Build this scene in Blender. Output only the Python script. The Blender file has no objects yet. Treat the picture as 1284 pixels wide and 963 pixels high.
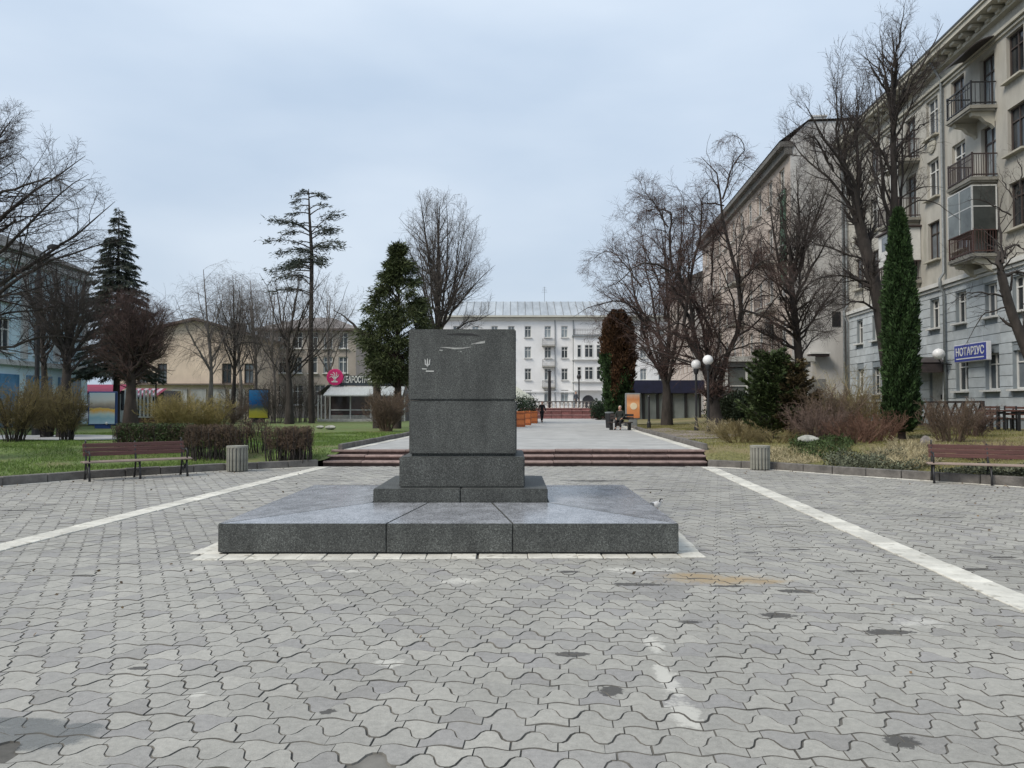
import bpy, bmesh, math, random
import numpy as np
from mathutils import Vector, Matrix
R_ = math.radians
PI = math.pi
SC = bpy.context.scene
COL = SC.collection
random.seed(7)

# ------------------------------------------------------------------ camera
F_PX, CX, CY, HOR, EYE = 950.0, 642.0, 481.5, 508.0, 1.75
PITCH = math.atan((HOR - CY) / F_PX)
cd = bpy.data.cameras.new('camera')
cam = bpy.data.objects.new('camera', cd)
COL.objects.link(cam)
cd.sensor_width = 36
cd.lens = F_PX / 1284 * 36
cd.clip_start, cd.clip_end = 0.1, 3000
cam.location = (0, 0, EYE)
cam.rotation_euler = (PI / 2 + PITCH, 0, 0)
SC.camera = cam

# ------------------------------------------------------------------ sky, sun, exposure
SUN_EL, SUN_AZ = R_(46), R_(236)           # azimuth clockwise from +Y (camera's forward)
w = bpy.data.worlds.new('World')
SC.world = w
w.use_nodes = True
nt = w.node_tree
nt.nodes.clear()
N = nt.nodes.new
sky = N('ShaderNodeTexSky')
sky.sky_type = 'NISHITA'
sky.sun_disc = False
sky.sun_elevation = SUN_EL
sky.sun_rotation = SUN_AZ
sky.air_density, sky.dust_density, sky.ozone_density = 1.2, 3.0, 1.0
b1 = N('ShaderNodeBackground'); b1.inputs[1].default_value = 0.07
nt.links.new(sky.outputs[0], b1.inputs[0])
tc = N('ShaderNodeTexCoord')
mp = N('ShaderNodeMapping'); mp.inputs['Scale'].default_value = (1.2, 1.2, 3.5)
nz = N('ShaderNodeTexNoise'); nz.inputs['Scale'].default_value = 1.6; nz.inputs['Detail'].default_value = 5
nz.inputs['Roughness'].default_value = 0.45
nt.links.new(tc.outputs['Generated'], mp.inputs[0]); nt.links.new(mp.outputs[0], nz.inputs[0])
rp = N('ShaderNodeValToRGB')
rp.color_ramp.elements[0].position = 0.36; rp.color_ramp.elements[0].color = (0.292, 0.354, 0.435, 1)
rp.color_ramp.elements[1].position = 0.66; rp.color_ramp.elements[1].color = (0.39, 0.442, 0.505, 1)
nt.links.new(nz.outputs[0], rp.inputs[0])
b2 = N('ShaderNodeBackground'); b2.inputs[1].default_value = 1.0
# an overcast sky brightens evenly from the horizon to the zenith
sx = N('ShaderNodeSeparateXYZ'); nt.links.new(tc.outputs['Generated'], sx.inputs[0])
zr = N('ShaderNodeMapRange'); zr.inputs[1].default_value = 0.0; zr.inputs[2].default_value = 1.0; zr.inputs[3].default_value = 0.96; zr.inputs[4].default_value = 1.4
nt.links.new(sx.outputs[2], zr.inputs[0])
vs = N('ShaderNodeVectorMath'); vs.operation = 'SCALE'; nt.links.new(rp.outputs[0], vs.inputs[0]); nt.links.new(zr.outputs[0], vs.inputs['Scale'])
nt.links.new(vs.outputs[0], b2.inputs[0])
mx = N('ShaderNodeMixShader'); mx.inputs[0].default_value = 0.86
nt.links.new(b1.outputs[0], mx.inputs[1]); nt.links.new(b2.outputs[0], mx.inputs[2])
wo = N('ShaderNodeOutputWorld'); nt.links.new(mx.outputs[0], wo.inputs[0])

sd = bpy.data.lights.new('sun', 'SUN')
sd.energy = 1.5
sd.angle = R_(22)
sd.color = (1.0, 0.92, 0.8)
sun = bpy.data.objects.new('sun', sd)
COL.objects.link(sun)
_d = Vector((math.sin(SUN_AZ) * math.cos(SUN_EL), math.cos(SUN_AZ) * math.cos(SUN_EL), math.sin(SUN_EL)))
sun.rotation_euler = (-_d).to_track_quat('-Z', 'Y').to_euler()
SC.view_settings.view_transform = 'Standard'
SC.view_settings.look = 'None'
SC.view_settings.exposure = 0.86
SC.view_settings.gamma = 1.0
SC.view_settings.use_curve_mapping = False

# ------------------------------------------------------------------ photo pixel -> place
_cp, _sp = math.cos(PITCH), math.sin(PITCH)
def at(px, py, Y):
    u, v = (px - CX) / F_PX, (CY - py) / F_PX
    k = Y / (_cp - _sp * v)
    return Vector((u * k, Y, EYE + (_sp + _cp * v) * k))
def xat(px, Y): return (px - CX) / F_PX * Y
def ground(px, py, z=0.0):
    u, v = (px - CX) / F_PX, (CY - py) / F_PX
    dz = _sp + _cp * v
    k = (z - EYE) / dz
    return Vector((u * k, (_cp - _sp * v) * k, z))
TH = R_(3.8)
AX = Vector((math.sin(TH), math.cos(TH), 0)); RT = Vector((math.cos(TH), -math.sin(TH), 0))

# ------------------------------------------------------------------ materials
MATS = {}
def _new(name):
    m = bpy.data.materials.new(name); m.use_nodes = True
    t = m.node_tree
    return m, t, t.nodes['Principled BSDF']
def mat(name, col, rough=0.7, var=0.25, scale=6.0, bump=0.0, bscale=None, metal=0.0, detail=5, spots=None, coords='Object', rnd=0.0, spec=0.5, stretch=None):
    """painted / stone / wood surface: base colour broken by two octaves of noise, optional speckle, relief"""
    if name in MATS: return MATS[name]
    m, t, p = _new(name)
    n = t.nodes.new; L = t.links.new
    tc = n('ShaderNodeTexCoord')
    src = tc.outputs['Object']
    if coords == 'World':
        g = n('ShaderNodeNewGeometry'); src = g.outputs['Position']
    if stretch:
        mpn = n('ShaderNodeMapping'); mpn.inputs['Scale'].default_value = stretch
        L(src, mpn.inputs[0]); src = mpn.outputs[0]
    nz = n('ShaderNodeTexNoise'); nz.inputs['Scale'].default_value = scale; nz.inputs['Detail'].default_value = detail
    nz.inputs['Roughness'].default_value = 0.65
    L(src, nz.inputs[0])
    r = n('ShaderNodeValToRGB')
    c = Vector(col)
    lo = c * (1 - var); hi = c * (1 + var)
    r.color_ramp.elements[0].position = 0.3; r.color_ramp.elements[0].color = (*lo, 1)
    r.color_ramp.elements[1].position = 0.7; r.color_ramp.elements[1].color = (*hi, 1)
    L(nz.outputs[0], r.inputs[0])
    out = r.outputs[0]
    if spots:
        sc2, thr, sc = spots
        v = n('ShaderNodeTexNoise'); v.inputs['Scale'].default_value = sc2; v.inputs['Detail'].default_value = 2
        L(src, v.inputs[0])
        mr = n('ShaderNodeMapRange'); mr.inputs[1].default_value = thr; mr.inputs[2].default_value = thr + 0.08
        L(v.outputs[0], mr.inputs[0])
        mix = n('ShaderNodeMix'); mix.data_type = 'RGBA'
        L(mr.outputs[0], mix.inputs[0]); L(out, mix.inputs[6]); mix.inputs[7].default_value = (*sc, 1)
        out = mix.outputs[2]
    if rnd:
        oi = n('ShaderNodeObjectInfo'); gi = n('ShaderNodeNewGeometry')
        ad = n('ShaderNodeMath'); ad.operation = 'ADD'; L(oi.outputs['Random'], ad.inputs[0]); L(gi.outputs['Random Per Island'], ad.inputs[1])
        fr = n('ShaderNodeMath'); fr.operation = 'FRACT'; L(ad.outputs[0], fr.inputs[0])
        mr = n('ShaderNodeMapRange'); mr.inputs[3].default_value = 1 - rnd; mr.inputs[4].default_value = 1 + rnd
        L(fr.outputs[0], mr.inputs[0])
        vm = n('ShaderNodeVectorMath'); vm.operation = 'SCALE'
        L(out, vm.inputs[0]); L(mr.outputs[0], vm.inputs['Scale'])
        out = vm.outputs[0]
    L(out, p.inputs['Base Color'])
    p.inputs['Roughness'].default_value = rough
    p.inputs['Metallic'].default_value = metal
    p.inputs['Specular IOR Level'].default_value = spec
    if bump:
        bn = n('ShaderNodeTexNoise'); bn.inputs['Scale'].default_value = bscale or scale * 4; bn.inputs['Detail'].default_value = 4
        L(src, bn.inputs[0])
        b = n('ShaderNodeBump'); b.inputs['Strength'].default_value = bump; b.inputs['Distance'].default_value = 0.02
        L(bn.outputs[0], b.inputs['Height']); L(b.outputs[0], p.inputs['Normal'])
    MATS[name] = m
    return m
def leafmat(name, col, rnd=0.45, rough=0.65):
    m = mat(name, col, rough, 0.3, 1.3, rnd=rnd, coords='World', spec=0.25)
    return m
def glassmat(name, col=(0.05, 0.06, 0.07), rough=0.08):
    if name in MATS: return MATS[name]
    m = mat(name, col, rough, 0.5, 0.6, coords='World', rnd=0.8)
    return m
def flat(name, col, rough=0.6): return mat(name, col, rough, 0.06, 8)

# ------------------------------------------------------------------ mesh building
class MB:
    def __init__(s): s.v = []; s.f = []; s.sm = []
    def quadv(s, *p):
        i = len(s.v); s.v += [tuple(q) for q in p]; s.f.append(tuple(range(i, i + len(p)))); return s
    def box(s, cx, cy, cz, sx, sy, sz, rz=0.0, taper=1.0):
        i = len(s.v); c, n = math.cos(rz), math.sin(rz)
        for dz in (-.5, .5):
            k = taper if dz > 0 else 1.0
            for dx, dy in ((-.5, -.5), (.5, -.5), (.5, .5), (-.5, .5)):
                x, y = dx * sx * k, dy * sy * k
                s.v.append((cx + x * c - y * n, cy + x * n + y * c, cz + dz * sz))
        for q in ((3, 2, 1, 0), (4, 5, 6, 7), (0, 1, 5, 4), (1, 2, 6, 5), (2, 3, 7, 6), (3, 0, 4, 7)):
            s.f.append(tuple(i + a for a in q))
        return s
    def bar(s, a, b, wd, th=None):
        a, b = Vector(a), Vector(b); d = (b - a).normalized()
        up = Vector((0, 0, 1)) if abs(d.z) < .9 else Vector((0, 1, 0))
        e = d.cross(up).normalized() * wd / 2; g = e.normalized().cross(d) * (th or wd) / 2
        i = len(s.v)
        for o in (a, b):
            for q in (-e - g, e - g, e + g, -e + g): s.v.append(tuple(o + q))
        for q in ((3, 2, 1, 0), (4, 5, 6, 7), (0, 1, 5, 4), (1, 2, 6, 5), (2, 3, 7, 6), (3, 0, 4, 7)):
            s.f.append(tuple(i + a for a in q))
        return s
    def tube(s, pts, rad, n=8, cap=True):
        pts = [Vector(p) for p in pts]
        if not hasattr(rad, '__len__'): rad = [rad] * len(pts)
        i0 = len(s.v)
        for k, p in enumerate(pts):
            d = (pts[min(k + 1, len(pts) - 1)] - pts[max(k - 1, 0)]).normalized()
            ref = Vector((0, 0, 1)) if abs(d.z) < .9 else Vector((1, 0, 0))
            a = d.cross(ref).normalized(); b = d.cross(a)
            for j in range(n):
                q = p + (a * math.cos(2 * PI * j / n) + b * math.sin(2 * PI * j / n)) * rad[k]
                s.v.append(tuple(q))
        for k in range(len(pts) - 1):
            for j in range(n):
                j2 = (j + 1) % n
                s.f.append((i0 + k * n + j2, i0 + k * n + j, i0 + (k + 1) * n + j, i0 + (k + 1) * n + j2))
        if cap:
            s.f.append(tuple(i0 + j for j in range(n)))
            s.f.append(tuple(i0 + (len(pts) - 1) * n + j for j in reversed(range(n))))
        return s
    def lathe(s, prof, n=16, c=(0, 0, 0)):
        i0 = len(s.v)
        for r, z in prof:
            for j in range(n):
                s.v.append((c[0] + r * math.cos(2 * PI * j / n), c[1] + r * math.sin(2 * PI * j / n), c[2] + z))
        for k in range(len(prof) - 1):
            for j in range(n):
                j2 = (j + 1) % n
                s.f.append((i0 + k * n + j, i0 + k * n + j2, i0 + (k + 1) * n + j2, i0 + (k + 1) * n + j))
        s.f.append(tuple(i0 + j for j in reversed(range(n))))
        s.f.append(tuple(i0 + (len(prof) - 1) * n + j for j in range(n)))
        return s
    def prism(s, poly, z0, z1):
        """poly: list of (x, y) counter-clockwise"""
        n = len(poly); i = len(s.v)
        s.v += [(x, y, z0) for x, y in poly] + [(x, y, z1) for x, y in poly]
        s.f.append(tuple(i + k for k in reversed(range(n)))); s.f.append(tuple(i + n + k for k in range(n)))
        for k in range(n):
            k2 = (k + 1) % n
            s.f.append((i + k, i + k2, i + n + k2, i + n + k))
        return s
    def mesh(s, name, m=None, bevel=0, smooth=False, seg=1):
        me = bpy.data.meshes.new(name); me.from_pydata(s.v, [], s.f)
        if bevel:
            bm = bmesh.new(); bm.from_mesh(me)
            bmesh.ops.bevel(bm, geom=[e for e in bm.edges if e.calc_face_angle(0) > 0.5], offset=bevel, segments=seg, affect='EDGES', clamp_overlap=True)
            bm.to_mesh(me); bm.free()
        if smooth:
            me.shade_smooth()
        if m:
            me.materials.append(m)
        return me
    def build(s, name, m=None, parent=None, loc=(0, 0, 0), rot=(0, 0, 0), bevel=0, smooth=False, seg=1):
        return link(s.mesh(name, m, bevel, smooth, seg), name, parent, loc, rot)
def link(me, name, parent=None, loc=(0, 0, 0), rot=(0, 0, 0)):
    o = bpy.data.objects.new(name, me); COL.objects.link(o)
    if parent: o.parent = parent
    o.location = loc; o.rotation_euler = rot
    return o
def thing(name, label, cat, loc=(0, 0, 0), rz=0.0, group=None):
    o = bpy.data.objects.new(name, None); COL.objects.link(o)
    o.empty_display_size = 0.2
    o.location = loc; o.rotation_euler = (0, 0, rz)
    return tag(o, label, cat, group)
def tag(o, label=None, cat=None, group=None, kind=None):
    if label: o['label'] = label
    if cat: o['category'] = cat
    if group: o['group'] = group
    if kind: o['kind'] = kind
    return o
def copy_tree(o, parent=None):
    c = o.copy(); COL.objects.link(c)
    if parent: c.parent = parent
    for ch in list(o.children): copy_tree(ch, c)
    return c
def fastmesh(name, V, Fc, m=None, smooth=False):
    """V (n,3); Fc list of (k,m) index arrays"""
    me = bpy.data.meshes.new(name)
    V = np.asarray(V, np.float32)
    me.vertices.add(len(V)); me.vertices.foreach_set('co', V.ravel())
    Fc = [np.asarray(f, np.int32) for f in Fc if len(f)]
    nl = sum(f.size for f in Fc); npoly = sum(len(f) for f in Fc)
    me.loops.add(nl); me.polygons.add(npoly)
    me.loops.foreach_set('vertex_index', np.concatenate([f.ravel() for f in Fc]))
    st = []; b = 0
    for f in Fc:
        st.append(b + np.arange(len(f), dtype=np.int32) * f.shape[1]); b += f.size
    me.polygons.foreach_set('loop_start', np.concatenate(st).astype(np.int32))
    me.update(calc_edges=True)
    if smooth: me.shade_smooth()
    else: me.shade_flat()
    if m: me.materials.append(m)
    return me

# ------------------------------------------------------------------ tube clouds (branches, twigs)
def tubes(P, Rr, n):
    """P (B,k,3), Rr (B,k) -> verts, quads"""
    B, k, _ = P.shape
    T = np.empty_like(P); T[:, 1:-1] = P[:, 2:] - P[:, :-2]; T[:, 0] = P[:, 1] - P[:, 0]; T[:, -1] = P[:, -1] - P[:, -2]
    T /= np.linalg.norm(T, axis=2, keepdims=True) + 1e-9
    ref = np.where(np.abs(T[..., 2:3]) > .9, np.array([1., 0, 0]), np.array([0, 0, 1.]))
    A = np.cross(T, ref); A /= np.linalg.norm(A, axis=2, keepdims=True) + 1e-9
    Bv = np.cross(T, A)
    an = 2 * PI * np.arange(n) / n
    V = P[:, :, None, :] + Rr[:, :, None, None] * (np.cos(an)[None, None, :, None] * A[:, :, None, :] + np.sin(an)[None, None, :, None] * Bv[:, :, None, :])
    idx = np.arange(B * k * n).reshape(B, k, n)
    a = idx[:, :-1, :]; b = idx[:, 1:, :]
    q = np.stack([np.roll(a, -1, 2), a, b, np.roll(b, -1, 2)], -1).reshape(-1, 4)
    return V.reshape(-1, 3), q
def ribbons(P, Rr, rng_seed=1):
    # the finest twigs: narrow tapering blades, each turned its own way
    B, k, _ = P.shape
    T = unit(P[:, -1] - P[:, 0]); S = unit(np.cross(T, np.random.default_rng(B).normal(size=T.shape)))[:, None, :]
    V = np.stack([P - S * Rr[..., None], P + S * Rr[..., None]], 2).reshape(-1, 3)
    idx = np.arange(B * k * 2).reshape(B, k, 2)
    q = np.stack([idx[:, :-1, 0], idx[:, :-1, 1], idx[:, 1:, 1], idx[:, 1:, 0]], -1).reshape(-1, 4)
    return V, q
def join_tubes(name, groups, m):
    V = []; Q = []; o = 0
    for P, Rr, n in groups:
        if len(P) == 0: continue
        v, q = tubes(P, Rr, n) if n > 1 else ribbons(P, Rr); V.append(v); Q.append(q + o); o += len(v)
    return fastmesh(name, np.concatenate(V), [np.concatenate(Q)], m, True)
def resample(pts, rad, k):
    pts = np.asarray(pts, float); rad = np.asarray(rad, float)
    # Catmull-Rom through the points, then even spacing
    n = len(pts)
    if n > 2:
        e = np.concatenate([[2 * pts[0] - pts[1]], pts, [2 * pts[-1] - pts[-2]]])
        out = []; rr = []
        for i in range(n - 1):
            for t in np.linspace(0, 1, 8, endpoint=False):
                p0, p1, p2, p3 = e[i:i + 4]
                out.append(.5 * (2 * p1 + (p2 - p0) * t + (2 * p0 - 5 * p1 + 4 * p2 - p3) * t * t + (3 * p1 - p0 - 3 * p2 + p3) * t ** 3))
                rr.append(rad[i] * (1 - t) + rad[i + 1] * t)
        out.append(pts[-1]); rr.append(rad[-1])
        pts = np.array(out); rad = np.array(rr)
    s = np.concatenate([[0], np.cumsum(np.linalg.norm(np.diff(pts, axis=0), axis=1))])
    q = np.linspace(0, s[-1], k)
    return np.stack([np.interp(q, s, pts[:, j]) for j in range(3)], 1), np.interp(q, s, rad)
def unit(a): return a / (np.linalg.norm(a, axis=-1, keepdims=True) + 1e-9)
def sprout(rng, P, Rr, k, t0, lr, ang, npt, trop, wob, rfac, rmin, lmax=9e9, lmin=0.0, shape=0.55, env=None, rtip=0.35):
    """children of every parent curve: P (B,n,3) -> (B*k,npt,3)"""
    B, n, _ = P.shape
    if B == 0: return np.zeros((0, npt, 3)), np.zeros((0, npt))
    Lp = np.linalg.norm(np.diff(P, axis=1), axis=2).sum(1)
    t = t0 + (1 - t0) * (np.arange(k)[None, :] + rng.random((B, k))) / k
    x = np.clip(t * (n - 1), 0, n - 1.001); i = x.astype(int); f = (x - i)[..., None]
    bi = np.arange(B)[:, None]
    p = P[bi, i] * (1 - f) + P[bi, i + 1] * f
    d = unit(P[bi, i + 1] - P[bi, i])
    r = Rr[bi, i] * (1 - f[..., 0]) + Rr[bi, i + 1] * f[..., 0]
    rv = unit(np.cross(d, unit(rng.normal(size=d.shape))))
    a = (ang[0] + (ang[1] - ang[0]) * rng.random((B, k)))[..., None]
    d = unit(d * np.cos(a) + rv * np.sin(a))
    L = np.clip(lr * Lp[:, None] * (1 - shape * t) * (.65 + .7 * rng.random((B, k))), lmin, lmax)
    p = p.reshape(-1, 3); d = d.reshape(-1, 3); L = L.reshape(-1); r = r.reshape(-1)
    if env is not None:
        tip = p + d * L[:, None]
        keep = env(tip) | (rng.random(len(p)) < .06)
        p, d, L, r = p[keep], d[keep], L[keep], r[keep]
    out = np.empty((len(p), npt, 3)); out[:, 0] = p
    st = (L / (npt - 1))[:, None]
    for j in range(1, npt):
        d = unit(d + rng.normal(size=d.shape) * wob + np.array([0, 0, trop]))
        out[:, j] = out[:, j - 1] + d * st
    r0 = np.maximum(r * rfac, rmin)
    rad = r0[:, None] * np.linspace(1, rtip, npt)[None, :]
    return out, np.maximum(rad, rmin * .6)

def bare_tree(name, label, base, Y, trunk, limbs, levels, bark, twig, seed, rt=(.2, .1), rl=.09, clones=0, fill=1.0, dspread=.5, env=None, group=None, rmin=.006, cat='tree', up=0.0, lsc=1.0):
    """trunk, limbs: lists of photo points read at depth Y; limbs spread in depth by their own random slope.
    clones: extra limbs, copies of given ones turned about the trunk so the crown is round"""
    rng = np.random.default_rng(seed); rmin = rmin * .62
    root = thing(name, label, cat, base, 0, group)
    b = np.array(base)
    tp = np.array([at(x, y, Y) for x, y in trunk]); tp[0] = b + np.array([0, 0, -.15])
    off = np.zeros(3)
    tr = np.linspace(rt[0], rt[1], len(tp)); tr[0] *= 1.35
    TP, TR = resample(tp, tr, 14)
    LP, LR = [], []
    axis = TP[:, :2]
    for l in limbs:
        rr = rl
        if isinstance(l, tuple): l, rr = l
        rr *= lsc
        q = np.array([at(x, y, Y) for x, y in l])
        s = rng.uniform(-1, 1) * dspread
        run = np.concatenate([[0], np.cumsum(np.linalg.norm(np.diff(q, axis=0), axis=1))])
        q[:, 1] += s * run
        a, c = resample(q, np.linspace(rr, max(rr * .08, rmin * 1.3), len(q)), 12)
        LP.append(a); LR.append(c)
    n0 = len(LP)
    for c in range(clones):
        a = LP[c % n0].copy(); r = LR[c % n0] * .85
        an = rng.uniform(.7, 2 * PI - .7); k = rng.uniform(.75, 1.0)
        # turn about the trunk axis at the limb's root
        j = np.argmin(np.linalg.norm(TP - a[0], axis=1)); o = TP[j].copy()
        dx = (a - o); ca, sa = math.cos(an), math.sin(an)
        a = np.stack([o[0] + (dx[:, 0] * ca - dx[:, 1] * sa) * k, o[1] + (dx[:, 0] * sa + dx[:, 1] * ca) * k, o[2] + dx[:, 2] * rng.uniform(.85, 1.02)], 1)
        LP.append(a); LR.append(r)
    LP = np.array(LP); LR = np.array(LR)
    LP[:, 1:-1] += rng.normal(0, 1, LP[:, 1:-1].shape) * (LR[:, 1:-1, None] * .35 + .012)
    gr = [(TP[None] - b, TR[None], 10), (LP - b, LR, 6)]
    link(join_tubes('trunk', gr, bark), 'trunk', root)
    up_, ur_ = resample(TP[6:], TR[6:], 12)
    P, Rr = np.concatenate([LP, up_[None]]), np.concatenate([LR, ur_[None]])
    out = []
    for li, lv in enumerate(levels):
        P, Rr = sprout(rng, P, Rr, max(1, int(round(lv['k'] * fill * (.8, .75, .68)[li]))), lv.get('t0', .15), lv['lr'], lv.get('ang', (.5, 1.1)), (6, 4, 3)[li] if 'hang' not in lv else lv['n'], lv.get('trop', .05), lv.get('wob', .18), lv.get('rf', .6) * .85, rmin, lv.get('lmax', 9e9), lv.get('lmin', 0), lv.get('shape', .5), env, )
        out.append((P - b, Rr, (4, 3, 1)[li]))
    if out: link(join_tubes('branches', out[:1], bark), 'branches', root)
    if len(out) > 1: link(join_tubes('twigs', out[1:], twig), 'twigs', root)
    return root

# ------------------------------------------------------------------ leaf clouds
def leaves(P, D, ln, wd, rng, jit=.5, tri=False):
    """P (n,3) points, D (n,3) directions: small pointed faces"""
    n = len(P)
    D = unit(D + rng.normal(size=D.shape) * jit)
    S = unit(np.cross(D, rng.normal(size=D.shape)))
    L = ln * rng.uniform(.6, 1.3, (n, 1)); W = wd * rng.uniform(.6, 1.3, (n, 1))
    a = P; c = P + D * L
    m1 = P + D * L * .45 + S * W * .5; m2 = P + D * L * .45 - S * W * .5
    if tri:
        V = np.stack([a - S * W * .5, a + S * W * .5, c], 1).reshape(-1, 3)
        return V, np.arange(n * 3).reshape(-1, 3)
    V = np.stack([a, m1, c, m2], 1).reshape(-1, 3)
    return V, np.arange(n * 4).reshape(-1, 4)
# ================================================================== palette
M_kerb = mat('kerb_stone', (.13, .12, .11), .85, .45, 3, .5, 30, coords='World')
M_white = mat('white_paving', (.55, .53, .47), .85, .22, 3, .4, 60, coords='World', rnd=.14, detail=9, spots=(7, .60, (.36, .34, .29)))
M_joint = mat('joint_sand', (.125, .118, .105), .95, .6, 2.2, coords='World', detail=8)
M_bark = mat('bark_dark', (.04, .033, .029), .95, .45, 5, .8, 25, coords='World', stretch=(1, 1, .35))
M_barkbrown = mat('bark_brown', (.05, .037, .031), .95, .4, 5, .8, 25, coords='World', stretch=(1, 1, .35))
M_barkpale = mat('bark_pale', (.17, .15, .135), .95, .4, 4, .6, 25, coords='World', stretch=(1, 1, .35))
M_twig = mat('twig_dark', (.055, .043, .039), .9, .3, 2, coords='World')
M_twigred = mat('twig_reddish', (.085, .052, .044), .9, .3, 2, coords='World')
M_twiggrey = mat('twig_grey', (.11, .092, .08), .9, .3, 2, coords='World')
M_iron = mat('black_iron', (.018, .018, .02), .5, .3, 12)
M_wood_red = mat('bench_wood', (.105, .045, .038), .5, .35, 5, .25, 40, stretch=(.6, 8, 8), rnd=.12)
M_seatwood = mat('bench_seat_wood', (.27, .205, .17), .5, .3, 5, .25, 40, stretch=(.6, 8, 8), rnd=.12)
M_conc = mat('bin_concrete', (.235, .23, .195), .9, .3, 5, .5, 40)

# ================================================================== plaza outline
LEFTB = [(-14.6, -6), (-13.4, 2), (-12.9, 8), (-12.3, 12.5), (-11.75, 15), (-11.1, 16.5), (-10.1, 18.07), (-7.7, 20.3), (-5.55, 21.66), (-5.40, 21.75), (-5.05, 22.6), (-4.41, 33), (-2.9, 57), (-1.4, 80)]
RIGHTB = [(14.4, -6), (13.4, 2), (12.9, 7), (12.3, 12), (11.9, 14.2), (11.0, 16.3), (8.17, 19.3), (7.2, 20.6), (5.60, 21.66), (5.58, 21.75), (5.72, 22.7), (6.5, 38), (7.9, 57), (9.6, 80)]
def bx(side, Y):
    B = LEFTB if side < 0 else RIGHTB
    return np.interp(Y, [p[1] for p in B], [p[0] for p in B])
def sstep(x, a, b):
    t = np.clip((np.asarray(x, float) - a) / (b - a), 0, 1); return t * t * (3 - 2 * t)
def dseg(X, Y, B):
    d = np.full(np.shape(X), 1e9)
    for (x0, y0), (x1, y1) in zip(B[:-1], B[1:]):
        vx, vy = x1 - x0, y1 - y0
        t = np.clip(((X - x0) * vx + (Y - y0) * vy) / (vx * vx + vy * vy), 0, 1)
        d = np.minimum(d, np.hypot(X - x0 - t * vx, Y - y0 - t * vy))
    return d
def terrain(X, Y):
    X = np.asarray(X, float); Y = np.asarray(Y, float)
    side = np.where(X < .5, -1, 1)
    d = np.where(side < 0, dseg(X, Y, LEFTB), dseg(X, Y, RIGHTB))
    zb = .13 + .33 * sstep(Y, 21.3, 23.2)
    far = np.where(side < 0, .42, .80)
    z = zb + (far - zb) * sstep(d, 0, np.where(side < 0, 14, 13))
    z = z + .03 * np.sin(X * 1.3 + Y * .7) * np.sin(Y * .9 - X * .4) * sstep(d, .3, 2)
    return z
def gz(X, Y): return float(terrain(X, Y))
def gp(px, Y, dz=0.0):
    X = xat(px, Y); return (X, Y, gz(X, Y) + dz)

# ---- far ground: one sheet to the horizon, below everything else
far_ground = MB().quadv((-900, -900, -.06), (900, -900, -.06), (900, 1500, -.06), (-900, 1500, -.06)).build('ground', mat('far_ground', (.13, .13, .11), .95, .3, .2, coords='World'))
tag(far_ground, kind='structure')

# ---- lawns (terrain left and right of the plaza)
def lawn_mat(name, g1, g2, dry, amt):
    m, t, p = _new(name); n = t.nodes.new; L = t.links.new
    g = n('ShaderNodeNewGeometry')
    a = n('ShaderNodeTexNoise'); a.inputs['Scale'].default_value = .55; a.inputs['Detail'].default_value = 6; a.inputs['Roughness'].default_value = .7
    L(g.outputs['Position'], a.inputs[0])
    b = n('ShaderNodeTexNoise'); b.inputs['Scale'].default_value = 14; b.inputs['Detail'].default_value = 4
    L(g.outputs['Position'], b.inputs[0])
    r = n('ShaderNodeValToRGB'); r.color_ramp.elements[0].position = .35; r.color_ramp.elements[1].position = .65
    r.color_ramp.elements[0].color = (*g1, 1); r.color_ramp.elements[1].color = (*g2, 1)
    L(b.outputs[0], r.inputs[0])
    mr = n('ShaderNodeMapRange'); mr.inputs[1].default_value = .5 - amt; mr.inputs[2].default_value = .68 - amt
    L(a.outputs[0], mr.inputs[0])
    mix = n('ShaderNodeMix'); mix.data_type = 'RGBA'
    L(mr.outputs[0], mix.inputs[0]); L(r.outputs[0], mix.inputs[6]); mix.inputs[7].default_value = (*dry, 1)
    L(mix.outputs[2], p.inputs['Base Color']); p.inputs['Roughness'].default_value = .95
    return m
M_lawnL = lawn_mat('lawn_green', (.065, .10, .024), (.14, .19, .048), (.15, .135, .055), .02)
M_lawnR = lawn_mat('lawn_olive', (.09, .09, .03), (.19, .175, .065), (.21, .165, .085), .06)
for side, mm in ((-1, M_lawnL), (1, M_lawnR)):
    ys = np.unique(np.concatenate([np.linspace(-6, 16, 30), np.linspace(16, 24, 60), np.linspace(24, 80, 100)]))
    us = np.concatenate([np.linspace(0, 14, 50), np.geomspace(14.5, 150, 22)])
    XX = bx(side, ys)[:, None] + side * us[None, :]
    YY = np.repeat(ys[:, None], len(us), 1)
    ZZ = terrain(XX, YY)
    V = np.stack([XX, YY, ZZ], -1).reshape(-1, 3)
    idx = np.arange(len(V)).reshape(len(ys), len(us))
    q = np.stack([idx[:-1, :-1], idx[:-1, 1:], idx[1:, 1:], idx[1:, :-1]], -1).reshape(-1, 4)
    if side < 0: q = q[:, ::-1]
    o = link(fastmesh('lawn', V, [q], mm, True), 'lawn'); tag(o, kind='structure')

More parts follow.
